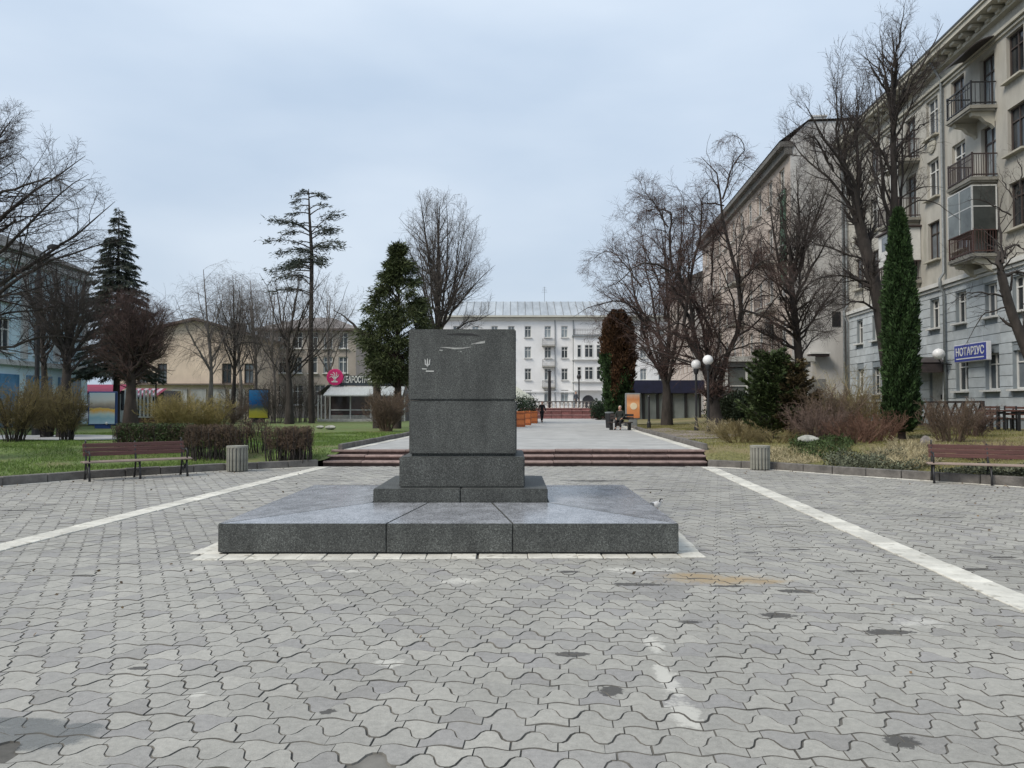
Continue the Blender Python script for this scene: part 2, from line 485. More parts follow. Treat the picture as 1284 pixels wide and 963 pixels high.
# ---- grass blades on the lawns
def grass(side, m, n, y0, y1, umax, ln, name, label, seed, dens=None):
    rng = np.random.default_rng(seed)
    Y = y0 + (y1 - y0) * rng.random(n * 3) ** 1.25
    U = .12 + umax * rng.random(n * 3)
    X = bx(side, Y) + side * U
    d = dseg(X, Y, LEFTB if side < 0 else RIGHTB)
    ok = (d > .12) & (np.abs(X / Y) < .78) & ~((side < 0) & (Y > 28.3 + (X + 16) * .06) & (Y < 33.4 + (X + 16) * .06) & (X < -12.5))
    cl = np.sin(X * 1.7 + 2 * np.sin(Y * 1.1)) + np.sin(Y * 2.3 + 1.5 * np.sin(X * .9))
    ok &= (rng.random(n * 3) < .55 + .3 * cl)
    X, Y, cl = X[ok][:n], Y[ok][:n], cl[ok][:n]
    P = np.stack([X, Y, terrain(X, Y) - .01], 1)
    D = np.tile([0., 0, 1], (len(P), 1))
    V, F = leaves(P, D, ln, .016, rng, .45, True)
    o = link(fastmesh(name, V, [F], m), name)
    tag(o, label, 'grass', kind='stuff')
grass(-1, leafmat('grass_blade_green', (.125, .19, .042), .4), 95000, 14, 36, 17, .085, 'grass', 'short lush green grass of the left lawn', 3)
grass(1, leafmat('grass_blade_olive', (.185, .175, .062), .4), 80000, 15, 50, 12, .08, 'grass', 'thin yellowish spring grass of the right garden', 4)

# ================================================================== plaza floor: wave pavers
W_T, H_T, SHIFT = .24, .30, .26
def wave(x): return H_T * (.5 + .215 * math.tanh(2.0 * math.cos(2 * PI * x / W_T)) / math.tanh(2.0))
def edge_b(x): return .017 * math.cos(2 * PI * x / W_T)
def tile_outline(up, n):
    if up:
        xs = np.linspace(-W_T / 2, W_T / 2, n)
        bot = [(x, edge_b(x)) for x in xs]; top = [(x, wave(x)) for x in xs[::-1]]
    else:
        xs = np.linspace(0, W_T, n)
        bot = [(x, wave(x)) for x in xs]; top = [(x, H_T + edge_b(x - SHIFT * W_T)) for x in xs[::-1]]
    p = np.array(bot + top)
    # inset along normals for the joint
    def inset(p, g):
        a = np.roll(p, 1, 0); c = np.roll(p, -1, 0)
        t1 = unit(p - a); t2 = unit(c - p)
        nrm = unit(np.stack([-t1[:, 1], t1[:, 0]], 1) + np.stack([-t2[:, 1], t2[:, 0]], 1))
        return p + nrm * g
    return inset(p, .0012), inset(p, .0056)
def tile_geo(up, n):
    o, i = tile_outline(up, n)
    k = len(o)
    c = (o.min(0) + o.max(0)) / 2
    V = np.concatenate([np.c_[i - c, np.zeros(k)], np.c_[o - c, np.full(k, -.011)]])
    j = np.arange(k); j2 = (j + 1) % k
    q = np.stack([k + j, k + j2, j2, j], 1)
    return V, q, np.arange(k)[None, :], c
def dirty_joints(me, nring):
    me.materials.append(M_joint)
    mi = np.zeros(len(me.polygons), np.int32); mi[:nring] = 1
    me.polygons.foreach_set('material_index', mi)
    return me
def stain_material():
    m, t, p = _new('paver_concrete'); n = t.nodes.new; L = t.links.new
    def math_(op, a, b=None, clamp=False):
        x = n('ShaderNodeMath'); x.operation = op; x.use_clamp = clamp
        for i, q in enumerate((a, b)):
            if q is None: continue
            if isinstance(q, (int, float)): x.inputs[i].default_value = q
            else: L(q, x.inputs[i])
        return x.outputs[0]
    g = n('ShaderNodeNewGeometry'); pos = g.outputs['Position']
    oi = n('ShaderNodeObjectInfo')
    rnd = math_('FRACT', math_('ADD', oi.outputs['Random'], g.outputs['Random Per Island']))
    def noise(sc, det=4, ro=.6):
        z = n('ShaderNodeTexNoise'); z.inputs['Scale'].default_value = sc; z.inputs['Detail'].default_value = det; z.inputs['Roughness'].default_value = ro
        L(pos, z.inputs[0]); return z
    n1, n2, n3 = noise(.45, 6, .7), noise(22, 5, .75), noise(150, 3, .7)
    r = n('ShaderNodeValToRGB'); e = r.color_ramp.elements
    e[0].position = 0; e[0].color = (.242, .231, .212, 1); e[1].position = 1; e[1].color = (.342, .328, .292, 1)
    for ps, c in ((.1, (.262, .251, .238)), (.3, (.288, .277, .250)), (.8, (.312, .30, .267))):
        q = e.new(ps); q.color = (*c, 1)
    L(rnd, r.inputs[0])
    k = math_('ADD', math_('MULTIPLY', n1.outputs[0], .55), math_('ADD', math_('MULTIPLY', n2.outputs[0], .5), math_('MULTIPLY', n3.outputs[0], .42)))
    k = math_('ADD', math_('MULTIPLY', math_('SUBTRACT', k, .735), 1.7), 1.0)
    sc = n('ShaderNodeVectorMath'); sc.operation = 'SCALE'; L(r.outputs[0], sc.inputs[0]); L(k, sc.inputs['Scale'])
    col = sc.outputs[0]
    nd = noise(3.2, 5, .7); ndv = n('ShaderNodeVectorMath'); ndv.operation = 'SUBTRACT'
    L(nd.outputs['Color'], ndv.inputs[0]); ndv.inputs[1].default_value = (.5, .5, .5)
    nd2 = noise(19, 4, .75); ndv2 = n('ShaderNodeVectorMath'); ndv2.operation = 'SUBTRACT'
    L(nd2.outputs['Color'], ndv2.inputs[0]); ndv2.inputs[1].default_value = (.5, .5, .5)
    def blob(px, py, rx, ry, warp=.55, soft=.35):
        c = ground(px, py, 0)
        wv = n('ShaderNodeVectorMath'); wv.operation = 'MULTIPLY_ADD'
        L(ndv.outputs[0], wv.inputs[0]); wv.inputs[1].default_value = (warp * rx * 2.2, warp * ry * 2.2, 0); L(pos, wv.inputs[2])
        w2 = n('ShaderNodeVectorMath'); w2.operation = 'MULTIPLY_ADD'
        L(ndv2.outputs[0], w2.inputs[0]); w2.inputs[1].default_value = (warp * rx * 2.2, warp * ry * 2.2, 0); L(wv.outputs[0], w2.inputs[2])
        s = n('ShaderNodeVectorMath'); s.operation = 'SUBTRACT'; L(w2.outputs[0], s.inputs[0]); s.inputs[1].default_value = (c.x, c.y, 0)
        mu = n('ShaderNodeVectorMath'); mu.operation = 'MULTIPLY'; L(s.outputs[0], mu.inputs[0]); mu.inputs[1].default_value = (1 / rx, 1 / ry, 0)
        ln = n('ShaderNodeVectorMath'); ln.operation = 'LENGTH'; L(mu.outputs[0], ln.inputs[0])
        mr = n('ShaderNodeMapRange'); mr.interpolation_type = 'SMOOTHSTEP'
        mr.inputs[1].default_value = 1.0; mr.inputs[2].default_value = 1 - soft; L(ln.outputs['Value'], mr.inputs[0])
        return mr.outputs[0]
    def union(bs):
        o = bs[0]
        for b in bs[1:]: o = math_('MAXIMUM', o, b)
        return o
    def paint(col, mask, c, amt):
        x = n('ShaderNodeMix'); x.data_type = 'RGBA'
        L(math_('MULTIPLY', mask, amt), x.inputs[0]); L(col, x.inputs[6]); x.inputs[7].default_value = (*c, 1); return x.outputs[2]
    tan = union([blob(905, 727, .78, .26, .6, .8), blob(870, 722, .45, .2, .6, .8), blob(960, 729, .3, .14, .6, .8)])
    col = paint(col, tan, (.33, .235, .12), .8)
    chalk = union([blob(858, 895, .09, .30, .95, .5), blob(835, 850, .07, .3, .95, .5), blob(578, 729, .22, .16, 1.1, .6), blob(820, 806, .08, .25, .95, .5), blob(430, 716, .3, .1, 1.1, .6), blob(800, 715, .5, .12, 1.1, .6), blob(1160, 780, .35, .2, .9, .95), blob(490, 830, .1, .1, 1.1, .6), blob(250, 870, .06, .05, 1.1, .6)])
    col = paint(col, chalk, (.60, .58, .52), .55)
    wet = union([blob(36, 922, .42, .20, .3, .3), blob(100, 911, .15, .055, .3, .3), blob(20, 905, .3, .07, .3, .3)])
    col = paint(col, wet, (.13, .132, .125), .85)
    mud = blob(8, 938, .09, .07, .6, .4)
    S = [(800, 733, .28, .07), (915, 735, .2, .06), (998, 741, .2, .07), (977, 772, .17, .085), (1115, 793, .2, .075), (866, 780, .10, .045), (767, 866, .10, .085), (1133, 930, .105, .075),
         (713, 717, .12, .05), (1000, 689, .16, .05), (1073, 716, .15, .05), (1016, 637, .30, .07), (1222, 714, .24, .07), (1256, 699, .18, .06), (817, 614, .5, .09), (745, 603, .75, .2), (860, 616, .5, .05),
         (715, 820, .15, .055), (410, 893, .05, .045), (385, 615, .4, .06), (405, 603, .8, .06), (1190, 649, .3, .05), (1150, 647, .4, .04), (990, 660, .2, .04), (905, 642, .2, .04), (940, 693, .1, .04), (1150, 751, .12, .04), (105, 722, .16, .04), (20, 640, .35, .07), (60, 632, .3, .04), (255, 622, .5, .04), (300, 628, .4, .05), (175, 838, .07, .04), (985, 620, .15, .05), (1110, 665, .1, .04), (880, 690, .16, .03), (640, 700, 1.6, .04), (440, 608, .5, .05), (735, 603, .5, .1)]
    dark = union([blob(*s, .75, .22) for s in S])
    col = paint(col, dark, (.04, .036, .032), .86)
    col = paint(col, mud, (.03, .027, .022), .9)
    L(col, p.inputs['Base Color'])
    ro = math_('SUBTRACT', math_('SUBTRACT', .78, math_('MULTIPLY', wet, .45)), math_('MULTIPLY', n1.outputs[0], .2))
    L(ro, p.inputs['Roughness'])
    bmp = n('ShaderNodeBump'); bmp.inputs['Strength'].default_value = .35; bmp.inputs['Distance'].default_value = .004
    L(n3.outputs[0], bmp.inputs['Height'])
    b2_ = n('ShaderNodeBump'); b2_.inputs['Strength'].default_value = .35; b2_.inputs['Distance'].default_value = .012
    L(n2.outputs[0], b2_.inputs['Height']); L(bmp.outputs[0], b2_.inputs['Normal'])
    L(b2_.outputs[0], p.inputs['Normal'])
    return m
M_paver = stain_material()
pl = MB()
B_ = [(-25, -6)] + LEFTB[:10]; C_ = RIGHTB[:10]
ys = np.unique(np.concatenate([np.linspace(-6, 21.75, 40), [p[1] for p in LEFTB[:10]], [p[1] for p in RIGHTB[:10]]]))
pv = []; pf = []
for y in ys:
    pv += [(bx(-1, y) - .05, y, -.0095), (bx(1, y) + .05, y, -.0095)]
for k in range(len(ys) - 1): pf.append((2 * k, 2 * k + 1, 2 * k + 3, 2 * k + 2))
pl.v, pl.f = pv, pf
plaza = pl.build('plaza', M_joint); tag(plaza, kind='structure')

# zones the pavers leave free
SLAB = dict(x0=xat(275, 8.9), x1=xat(850, 8.9), y0=8.9, y1=13.2)
def in_strip(X, Y):
    l = np.abs(X - (-6.28 + (Y - 9.29) * .0783)) < .06
    r = np.abs(X - (4.51 + (Y - 6.68) * .0684)) < .06
    return l | r
U0, U1 = -16, 16
rng = np.random.default_rng(11)
tl = []
ks = np.arange(int(-2 / H_T), int(24 / H_T))
for k in ks:
    n0 = int((U0 - k * SHIFT * W_T) / W_T) - 1; n1 = int((U1 - k * SHIFT * W_T) / W_T) + 1
    j = np.arange(n0, n1)
    for up in (0, 1):
        u = j * W_T + (k * SHIFT * W_T) % W_T + (0 if up else W_T / 2)
        v = np.full(len(j), k * H_T)
        tl.append(np.stack([u, v, np.full(len(j), up)], 1))
tl = np.concatenate(tl)
geoU = {n: (tile_geo(True, n), tile_geo(False, n)) for n in (5, 7, 11)}
cU, cD = geoU[11][0][3], geoU[11][1][3]
# centre of each tile in plaza frame -> world
cu = tl[:, 0] + np.where(tl[:, 2] > 0, cU[0], cD[0] - W_T / 2)
cv = tl[:, 1] + np.where(tl[:, 2] > 0, cU[1], cD[1])
X = cu * RT.x + cv * AX.x; Y = cu * RT.y + cv * AX.y
ok = (Y > 1.5) & (Y < 21.72) & (X > bx(-1, Y) - .02) & (X < bx(1, Y) + .02) & (np.abs(X) < .69 * Y + 2.2) & ~in_strip(X, Y)
ok &= ~((X > SLAB['x0'] - .12) & (X < SLAB['x1'] + .12) & (Y > SLAB['y0'] - .15) & (Y < SLAB['y1'] + .2))
# a few stones are gone
for px, py in ((1133, 930), (12, 940), (470, 958)):
    g = ground(px, py); ok &= ~(np.hypot(X - g.x, Y - g.y) < .085)
tl, X, Y = tl[ok], X[ok], Y[ok]
vis = (np.abs(X) < .672 * Y) & (Y > 3.66)
order = np.argsort(np.where(vis, Y, 1e9))
near = order[:299]
isnear = np.zeros(len(tl), bool); isnear[near] = True
rz = math.atan2(RT.y, RT.x)
X = X + rng.normal(0, .0016, len(tl)); Y = Y + rng.normal(0, .0016, len(tl))
hz = rng.normal(0, .0016, len(tl)); tx = rng.normal(0, .008, (len(tl), 2))
tm = []
for up in (0, 1):
    V, q, top, c = geoU[11][0 if up else 1]
    me = dirty_joints(fastmesh('paving_tile', V, [q, top], M_paver), len(q)); tm.append(me)
for i in near:
    up = int(tl[i, 2])
    o = link(tm[up], 'paving_tile', plaza, (X[i], Y[i], hz[i]), (tx[i, 0], tx[i, 1], rz))
Vs, Q, T = [], [], {}
off = 0
for lod, lo, hi in ((11, 0, 6.5), (7, 6.5, 11.5), (5, 11.5, 99)):
    for up in (0, 1):
        s = (~isnear) & (tl[:, 2] == up) & (Y >= lo) & (Y < hi)
        V, q, top, c = geoU[lod][0 if up else 1]
        n = int(s.sum())
        if not n: continue
        v = np.repeat(V[None], n, 0)
        v[..., 2] += v[..., 0] * tx[s, 1:2] * -1 + v[..., 1] * tx[s, 0:1]
        cx_, sx_ = math.cos(rz), math.sin(rz)
        w_ = np.stack([v[..., 0] * cx_ - v[..., 1] * sx_ + X[s][:, None], v[..., 0] * sx_ + v[..., 1] * cx_ + Y[s][:, None], v[..., 2] + hz[s][:, None]], -1)
        k = len(V); o_ = (off + np.arange(n) * k)[:, None, None]
        Q.append((q[None] + o_).reshape(-1, 4)); T.setdefault(top.shape[1], []).append((top[None] + o_).reshape(-1, top.shape[1]))
        Vs.append(w_.reshape(-1, 3)); off += n * k
QQ = np.concatenate(Q)
o = link(dirty_joints(fastmesh('paving_tiles', np.concatenate(Vs), [QQ] + [np.concatenate(x) for x in T.values()], M_paver), len(QQ)), 'paving_tiles', plaza)
tag(o, kind='stuff')

# ---- white stone lines
def white_line(x0, y0, slope, ya, yb, wd=.35, lz=.008):
    n = int((yb - ya) / .42); st = (yb - ya) / n
    me = MB().box(0, 0, -.02, wd - .008, st - .008, .05).mesh('white_stone', M_white, .006)
    for k in range(n):
        y = ya + (k + .5) * st
        link(me, 'white_stone', plaza, (x0 + (y - y0) * slope + rng.normal(0, .006), y, lz + rng.normal(0, .0015)), (rng.normal(0, .004), rng.normal(0, .004), -math.atan(slope) + rng.normal(0, .01)))
white_line(-6.28, 9.29, .0783, 2, 21.5)
white_line(4.51, 6.68, .0684, 2, 21.5)
# ---- white border round the monument
bme = {}
def border(x0, y0, x1, y1, n, wd):
    L = math.hypot(x1 - x0, y1 - y0); a = math.atan2(y1 - y0, x1 - x0)
    for k in range(n):
        t = (k + .5) / n
        key = (round(L / n, 3), wd)
        if key not in bme: bme[key] = MB().box(0, 0, -.02, L / n - .01, wd - .01, .05).mesh('white_stone', M_white, .006)
        link(bme[key], 'white_stone', plaza, (x0 + (x1 - x0) * t + rng.normal(0, .008), y0 + (y1 - y0) * t + rng.normal(0, .008), .006 + rng.normal(0, .002)), (0, 0, a + rng.normal(0, .008)))
fx0, fy0, fx1, fy1 = -3.62, 8.60, 2.22, 8.78
border(fx0, fy0 + .16, fx1, fy1 + .12, 20, .33)
border(fx0 + .02, fy0 + .05 + .31, fx0 + .14, 13.3, 14, .36)
border(fx1 - .14, fy1 + .36, fx1 - .02, 13.3, 14, .36)
border(fx0 + .14, 13.42, fx1, 13.42, 18, .3)
# thin pale edging in front of the kerb
for B in (LEFTB[2:9], RIGHTB[2:9]):
    s = -1 if B[0][0] > 0 else 1
    for (x0, y0), (x1, y1) in zip(B[:-1], B[1:]):
        L = math.hypot(x1 - x0, y1 - y0); n = max(1, round(L / .8)); a = math.atan2(y1 - y0, x1 - x0)
        me = MB().box(0, 0, -.02, L / n - .01, .1, .05).mesh('edging_stone', M_white, .005)
        mk = MB().box(0, 0, .06, L / n - .012, .16, .28).mesh('kerb_stone', M_kerb, .015)
        for k in range(n):
            t = (k + .5) / n; nx, ny = -math.sin(a), math.cos(a)
            cxp, cyp = x0 + (x1 - x0) * t, y0 + (y1 - y0) * t
            link(mk, 'kerb_stone', plaza, (cxp, cyp, rng.normal(0, .006)), (0, 0, a + rng.normal(0, .006)))
            sg = 1 if B is not LEFTB and s < 0 else -1
            link(me, 'edging_stone', plaza, (cxp + nx * .135 * sg, cyp + ny * .135 * sg, .004), (0, 0, a))

# ---- steps and upper walk
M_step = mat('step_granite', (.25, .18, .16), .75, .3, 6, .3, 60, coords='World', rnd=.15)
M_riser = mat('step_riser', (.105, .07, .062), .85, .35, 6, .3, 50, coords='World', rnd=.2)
stair = tag(link(None, 'steps'), kind='structure')
zs = [.145, .29, .43]
for i in range(3):
    y = 21.75 + i * .36
    xl, xr = -5.42 + .03 * i, 5.60 + .06 * i
    n = 10; st = (xr - xl) / n
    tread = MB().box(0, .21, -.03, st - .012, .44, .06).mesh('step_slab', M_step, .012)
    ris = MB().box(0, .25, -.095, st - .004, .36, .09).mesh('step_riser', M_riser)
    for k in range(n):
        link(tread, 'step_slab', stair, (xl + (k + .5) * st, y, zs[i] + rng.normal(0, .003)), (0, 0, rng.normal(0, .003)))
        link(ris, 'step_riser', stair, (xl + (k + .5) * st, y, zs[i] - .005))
walkm = mat('walk_paving', (.36, .355, .34), .8, .22, 1.2, .25, 40, coords='World', detail=9)
ys = np.array([22.75, 28, 33, 38, 48, 57, 66, 80, 100, 170])
wv = MB()
for y in ys:
    e = 60 if y > 81 else 0
    wv.v += [(bx(-1, y) + .02 - e, y, .43), (bx(1, y) - .02 + e, y, .43)]
for k in range(len(ys) - 1): wv.f.append((2 * k, 2 * k + 1, 2 * k + 3, 2 * k + 2))
# far part widens into a street
walk = wv.build('walk', walkm); tag(walk, kind='structure')
street = MB().quadv((-200, 79.5, .415), (200, 79.5, .415), (200, 400, .415), (-200, 400, .415)).build('street', mat('street_asphalt', (.16, .16, .16), .9, .2, .5, coords='World')); tag(street, kind='structure')
for sx, B in ((-1, LEFTB[10:]), (1, RIGHTB[10:])):
    for (x0, y0), (x1, y1) in zip(B[:-1], B[1:]):
        y1 = min(y1, 70)
        n = max(1, round((y1 - y0) / 1.0))
        x1 = float(bx(sx, y1)); a = math.atan2(y1 - y0, x1 - x0); L = math.hypot(x1 - x0, y1 - y0)
        me = MB().box(0, 0, 0, L / n - .012, .3, .06).mesh('white_stone', M_white)
        mk = MB().box(0, 0, .03, L / n - .012, .14, .24).mesh('kerb_stone', M_kerb, .012)
        for k in range(n):
            t = (k + .5) / n
            link(me, 'white_stone', walk, (x0 + (x1 - x0) * t - sx * .2, y0 + (y1 - y0) * t, .41 + rng.normal(0, .002)), (0, 0, a + rng.normal(0, .004)))
            link(mk, 'kerb_stone', walk, (x0 + (x1 - x0) * t + sx * .06, y0 + (y1 - y0) * t, .44 + rng.normal(0, .006)), (0, 0, a))

# ---- side paths draped on the terrain
def drape(name, poly_rows, m, lift=.012):
    V = []; k = len(poly_rows[0])
    rows = np.array(poly_rows, float)
    Z = terrain(rows[..., 0], rows[..., 1]) + lift
    V = np.concatenate([rows, Z[..., None]], -1).reshape(-1, 3)
    idx = np.arange(len(V)).reshape(len(rows), k)
    q = np.stack([idx[:-1, :-1], idx[:-1, 1:], idx[1:, 1:], idx[1:, :-1]], -1).reshape(-1, 4)
    o = link(fastmesh(name, V, [q], m), name); tag(o, kind='structure'); return o
M_path = mat('path_asphalt', (.33, .33, .325), .9, .2, 1.5, .2, 40, coords='World')
drape('path', [[(x, 28.6 + t * 4.6 + (x + 16) * .06) for t in np.linspace(0, 1, 9)] for x in np.linspace(-70, -13, 60)], M_path, .03)
drape('dirt_path', [[(bx(1, y) + .1 + t * (1.6 + 3.2 * math.exp(-((y - 33) / 3.0) ** 2)), y) for t in np.linspace(0, 1, 10)] for y in np.linspace(28.5, 41, 40)], mat('dirt_path', (.22, .185, .16), .95, .25, 3, .3, 30, coords='World'), .02)

# ================================================================== monument
def granite(name, base, rough, fleck, spec=.5):
    m, t, p = _new(name); n = t.nodes.new; L = t.links.new
    tc = n('ShaderNodeNewGeometry'); src = tc.outputs['Position']
    a = n('ShaderNodeTexNoise'); a.inputs['Scale'].default_value = 85; a.inputs['Detail'].default_value = 3; a.inputs['Roughness'].default_value = .8
    b = n('ShaderNodeTexNoise'); b.inputs['Scale'].default_value = 2.2; b.inputs['Detail'].default_value = 6; b.inputs['Roughness'].default_value = .7
    c = n('ShaderNodeTexVoronoi'); c.inputs['Scale'].default_value = 110
    for x in (a, c): L(src, x.inputs[0])
    mpn = n('ShaderNodeMapping'); mpn.inputs['Scale'].default_value = (1.6, 1.6, .55); L(src, mpn.inputs[0]); L(mpn.outputs[0], b.inputs[0])
    r = n('ShaderNodeValToRGB'); e = r.color_ramp.elements
    e[0].position = .34; e[0].color = (*(Vector(base) * .35), 1); e[1].position = .68; e[1].color = (*(Vector(base) * fleck), 1)
    q = e.new(.5); q.color = (*base, 1)
    L(a.outputs[0], r.inputs[0])
    mr = n('ShaderNodeMapRange'); mr.inputs[1].default_value = .3; mr.inputs[2].default_value = .7; mr.inputs[3].default_value = .62; mr.inputs[4].default_value = 1.38
    L(b.outputs[0], mr.inputs[0])
    hs = n('ShaderNodeSeparateColor'); L(c.outputs['Color'], hs.inputs[0])
    m2 = n('ShaderNodeMapRange'); m2.inputs[3].default_value = .55; m2.inputs[4].default_value = 1.45; L(hs.outputs[0], m2.inputs[0])
    mu = n('ShaderNodeMath'); mu.operation = 'MULTIPLY'; L(mr.outputs[0], mu.inputs[0]); L(m2.outputs[0], mu.inputs[1])
    s = n('ShaderNodeVectorMath'); s.operation = 'SCALE'; L(r.outputs[0], s.inputs[0]); L(mu.outputs[0], s.inputs['Scale'])
    L(s.outputs[0], p.inputs['Base Color'])
    rr = n('ShaderNodeMapRange'); rr.inputs[3].default_value = rough - .08; rr.inputs[4].default_value = rough + .1; L(b.outputs[0], rr.inputs[0])
    L(rr.outputs[0], p.inputs['Roughness']); p.inputs['Specular IOR Level'].default_value = spec
    bp = n('ShaderNodeBump'); bp.inputs['Strength'].default_value = .25 if rough > .3 else .03; bp.inputs['Distance'].default_value = .006
    L(a.outputs[0], bp.inputs['Height']); L(bp.outputs[0], p.inputs['Normal'])
    return m
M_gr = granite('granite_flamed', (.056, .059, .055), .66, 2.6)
M_gr_sheen = granite('granite_polished_sky_sheen', (.25, .255, .27), .26, 1.5, 1.0)  # polished slab top: base colour lightened to imitate the sky reflected in it
cxm = (SLAB['x0'] + SLAB['x1']) / 2
mon = thing('monument_plinth', 'dark speckled granite plinth with an empty top on a wide sloping slab', 'monument', (cxm, 11.05, 0))
hw = (SLAB['x1'] - SLAB['x0']) / 2; y0m, y1m = 8.9 - 11.05, 13.2 - 11.05
zt = .365; zc = .455
pxc = xat(578.5, 10.3) - cxm           # plinth axis relative to the slab centre
# slab: three front stones with hipped tops, plus side and back stones
iw = 1.165; iy0, iy1 = 10.12 - 11.05, 12.05 - 11.05
ix0, ix1 = pxc - iw - .01, pxc + iw + .01
jx0, jx1 = xat(485, 8.9) - cxm, xat(643, 8.9) - cxm
kx0, kx1 = pxc - .42, pxc + .42
def stone(top, z0=0.03, name='slab_stone', m=M_gr, mt=M_gr_sheen):
    """top polygon (x,y,z) ccw -> closed block; top face takes the polished finish, its colour lightened for reflected sky"""
    n = len(top); b = MB()
    b.v = [(x, y, z0) for x, y, z in top] + [tuple(p) for p in top]
    b.f = [tuple(reversed(range(n))), tuple(n + k for k in range(n))] + [(k, (k + 1) % n, n + (k + 1) % n, n + k) for k in range(n)]
    me = b.mesh(name, m); me.materials.append(mt)
    bm = bmesh.new(); bm.from_mesh(me)
    bmesh.ops.bevel(bm, geom=list(bm.edges), offset=.007, segments=2, affect='EDGES')
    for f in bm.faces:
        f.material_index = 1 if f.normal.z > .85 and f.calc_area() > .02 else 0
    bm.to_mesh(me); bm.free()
    return link(me, name, mon)
g_ = .004
tz = zc
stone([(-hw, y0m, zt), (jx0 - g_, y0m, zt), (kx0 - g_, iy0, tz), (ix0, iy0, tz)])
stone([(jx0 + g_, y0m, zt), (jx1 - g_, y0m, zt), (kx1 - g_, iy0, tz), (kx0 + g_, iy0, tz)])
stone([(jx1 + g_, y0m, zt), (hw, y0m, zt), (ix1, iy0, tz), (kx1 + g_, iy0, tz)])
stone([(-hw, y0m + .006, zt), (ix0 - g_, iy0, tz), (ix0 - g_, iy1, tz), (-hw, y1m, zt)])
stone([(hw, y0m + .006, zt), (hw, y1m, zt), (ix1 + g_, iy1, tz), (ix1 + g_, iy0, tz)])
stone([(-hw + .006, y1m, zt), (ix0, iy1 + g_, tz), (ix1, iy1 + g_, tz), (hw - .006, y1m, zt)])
MB().box(0, 0, .02, 2 * hw - .08, y1m - y0m - .08, .05).build('footing', mat('footing', (.05, .05, .05), .95), mon)
# lower wide step, two stones
zA, zB, zC, zD, zE = .44, .633, 1.045, 1.075, 1.816
ytop = 2.795
py = .05
MB().box(pxc - iw / 2 - .002, py, (zA - .1 + zB) / 2, iw - .004, 1.9, zB - zA + .1).build('step_stone', M_gr, mon, bevel=.01, seg=2)
MB().box(pxc + iw / 2 + .002, py, (zA - .1 + zB) / 2, iw - .004, 1.9, zB - zA + .1).build('step_stone', M_gr, mon, bevel=.01, seg=2)
MB().box(pxc + .01, py, (zB + zC) / 2 + .002, 1.70, 1.6, zC - zB).build('base_stone', M_gr, mon, bevel=.014, seg=2)
MB().box(pxc + .01, py, (zC + zD) / 2, 1.40, 1.30, zD - zC + .02).build('shadow_course', M_gr, mon)
MB().box(pxc + .015, py, (zD + zE - .004) / 2 + .002, 1.475, 1.40, zE - zD - .006).build('lower_block', M_gr, mon, bevel=.016, seg=2)
MB().box(pxc + .005, py, (zE + ytop) / 2 + .003, 1.475, 1.40, ytop - zE - .004).build('upper_block', M_gr, mon, bevel=.016, seg=2)
yf = py - .70
def onface(px, pyy): # photo point on the front face of the block
    p = at(px, pyy, 11.05 + yf); return p.x - cxm, p.z
# scratches and the small white trident
M_wp = flat('white_paint', (.72, .72, .68))
M_sc = mat('scratch', (.34, .34, .32), .9, .4, 30)
def strip(pts, wds, m, name, d=.003):
    b = MB()
    for (p0, p1, w0, w1) in zip(pts[:-1], pts[1:], wds[:-1], wds[1:]):
        a0, a1 = onface(*p0), onface(*p1)
        b.quadv((a0[0], yf - d, a0[1] - w0), (a1[0], yf - d, a1[1] - w1), (a1[0], yf - d, a1[1] + w1), (a0[0], yf - d, a0[1] + w0))
        b.quadv((a0[0], yf + .001, a0[1] + w0), (a1[0], yf + .001, a1[1] + w1), (a1[0], yf - d, a1[1] + w1), (a0[0], yf - d, a0[1] + w0))
    return b.build(name, m, mon)
strip([(552, 435.5), (562, 436), (570, 437), (580, 436.6), (591, 435)], [.002, .008, .012, .009, .003], M_sc, 'scratch')
strip([(591, 431.5), (600, 430), (608, 428.8)], [.004, .013, .016], M_sc, 'scratch')
strip([(551, 439), (555, 439.5)], [.008, .006], M_sc, 'scratch')
strip([(560, 419.5), (575, 419), (592, 419.4), (602, 421.5)], [.006, .016, .014, .004], mat('dark_mark', (.03, .03, .03), .9), 'dark_mark')
strip([(577, 441), (579, 441)], [.006, .004], M_sc, 'scratch')
em = MB(); ex, ez = onface(536, 455)
ES = .66
def eb(x, z, sx, sz): em.box(ex + x, yf - .004, ez + z, sx, .008, sz)
def poly(pts):
    i = len(em.v); n = len(pts)
    em.v += [(ex + x * ES, yf - .006, ez + z * ES) for x, z in pts] + [(ex + x * ES, yf + .002, ez + z * ES) for x, z in pts]
    em.f += [tuple(i + k for k in range(n))] + [(i + (k + 1) % n, i + k, i + n + k, i + n + (k + 1) % n) for k in range(n)]
for s in (-1, 1):
    q = [(s * .058, .085), (s * .052, -.04), (s * .02, -.05), (s * .016, -.03), (s * .036, -.022), (s * .036, .05)]
    poly(q if s < 0 else q[::-1])
    q = [(s * .03, -.045), (s * .004, -.085), (s * .001, -.05), (s * .012, -.035)]
    poly(q if s < 0 else q[::-1])
poly([(-.006, .09), (-.018, -.03), (0, -.06), (.018, -.03), (.006, .09)])
em.build('emblem', mat('emblem_white', (.5, .5, .48), .8), mon)
strip([(529, 462.5), (535, 462.7)], [.004, .004], M_wp, 'emblem_line')
strip([(534, 465.3), (544, 465.4)], [.005, .005], M_wp, 'emblem_line')
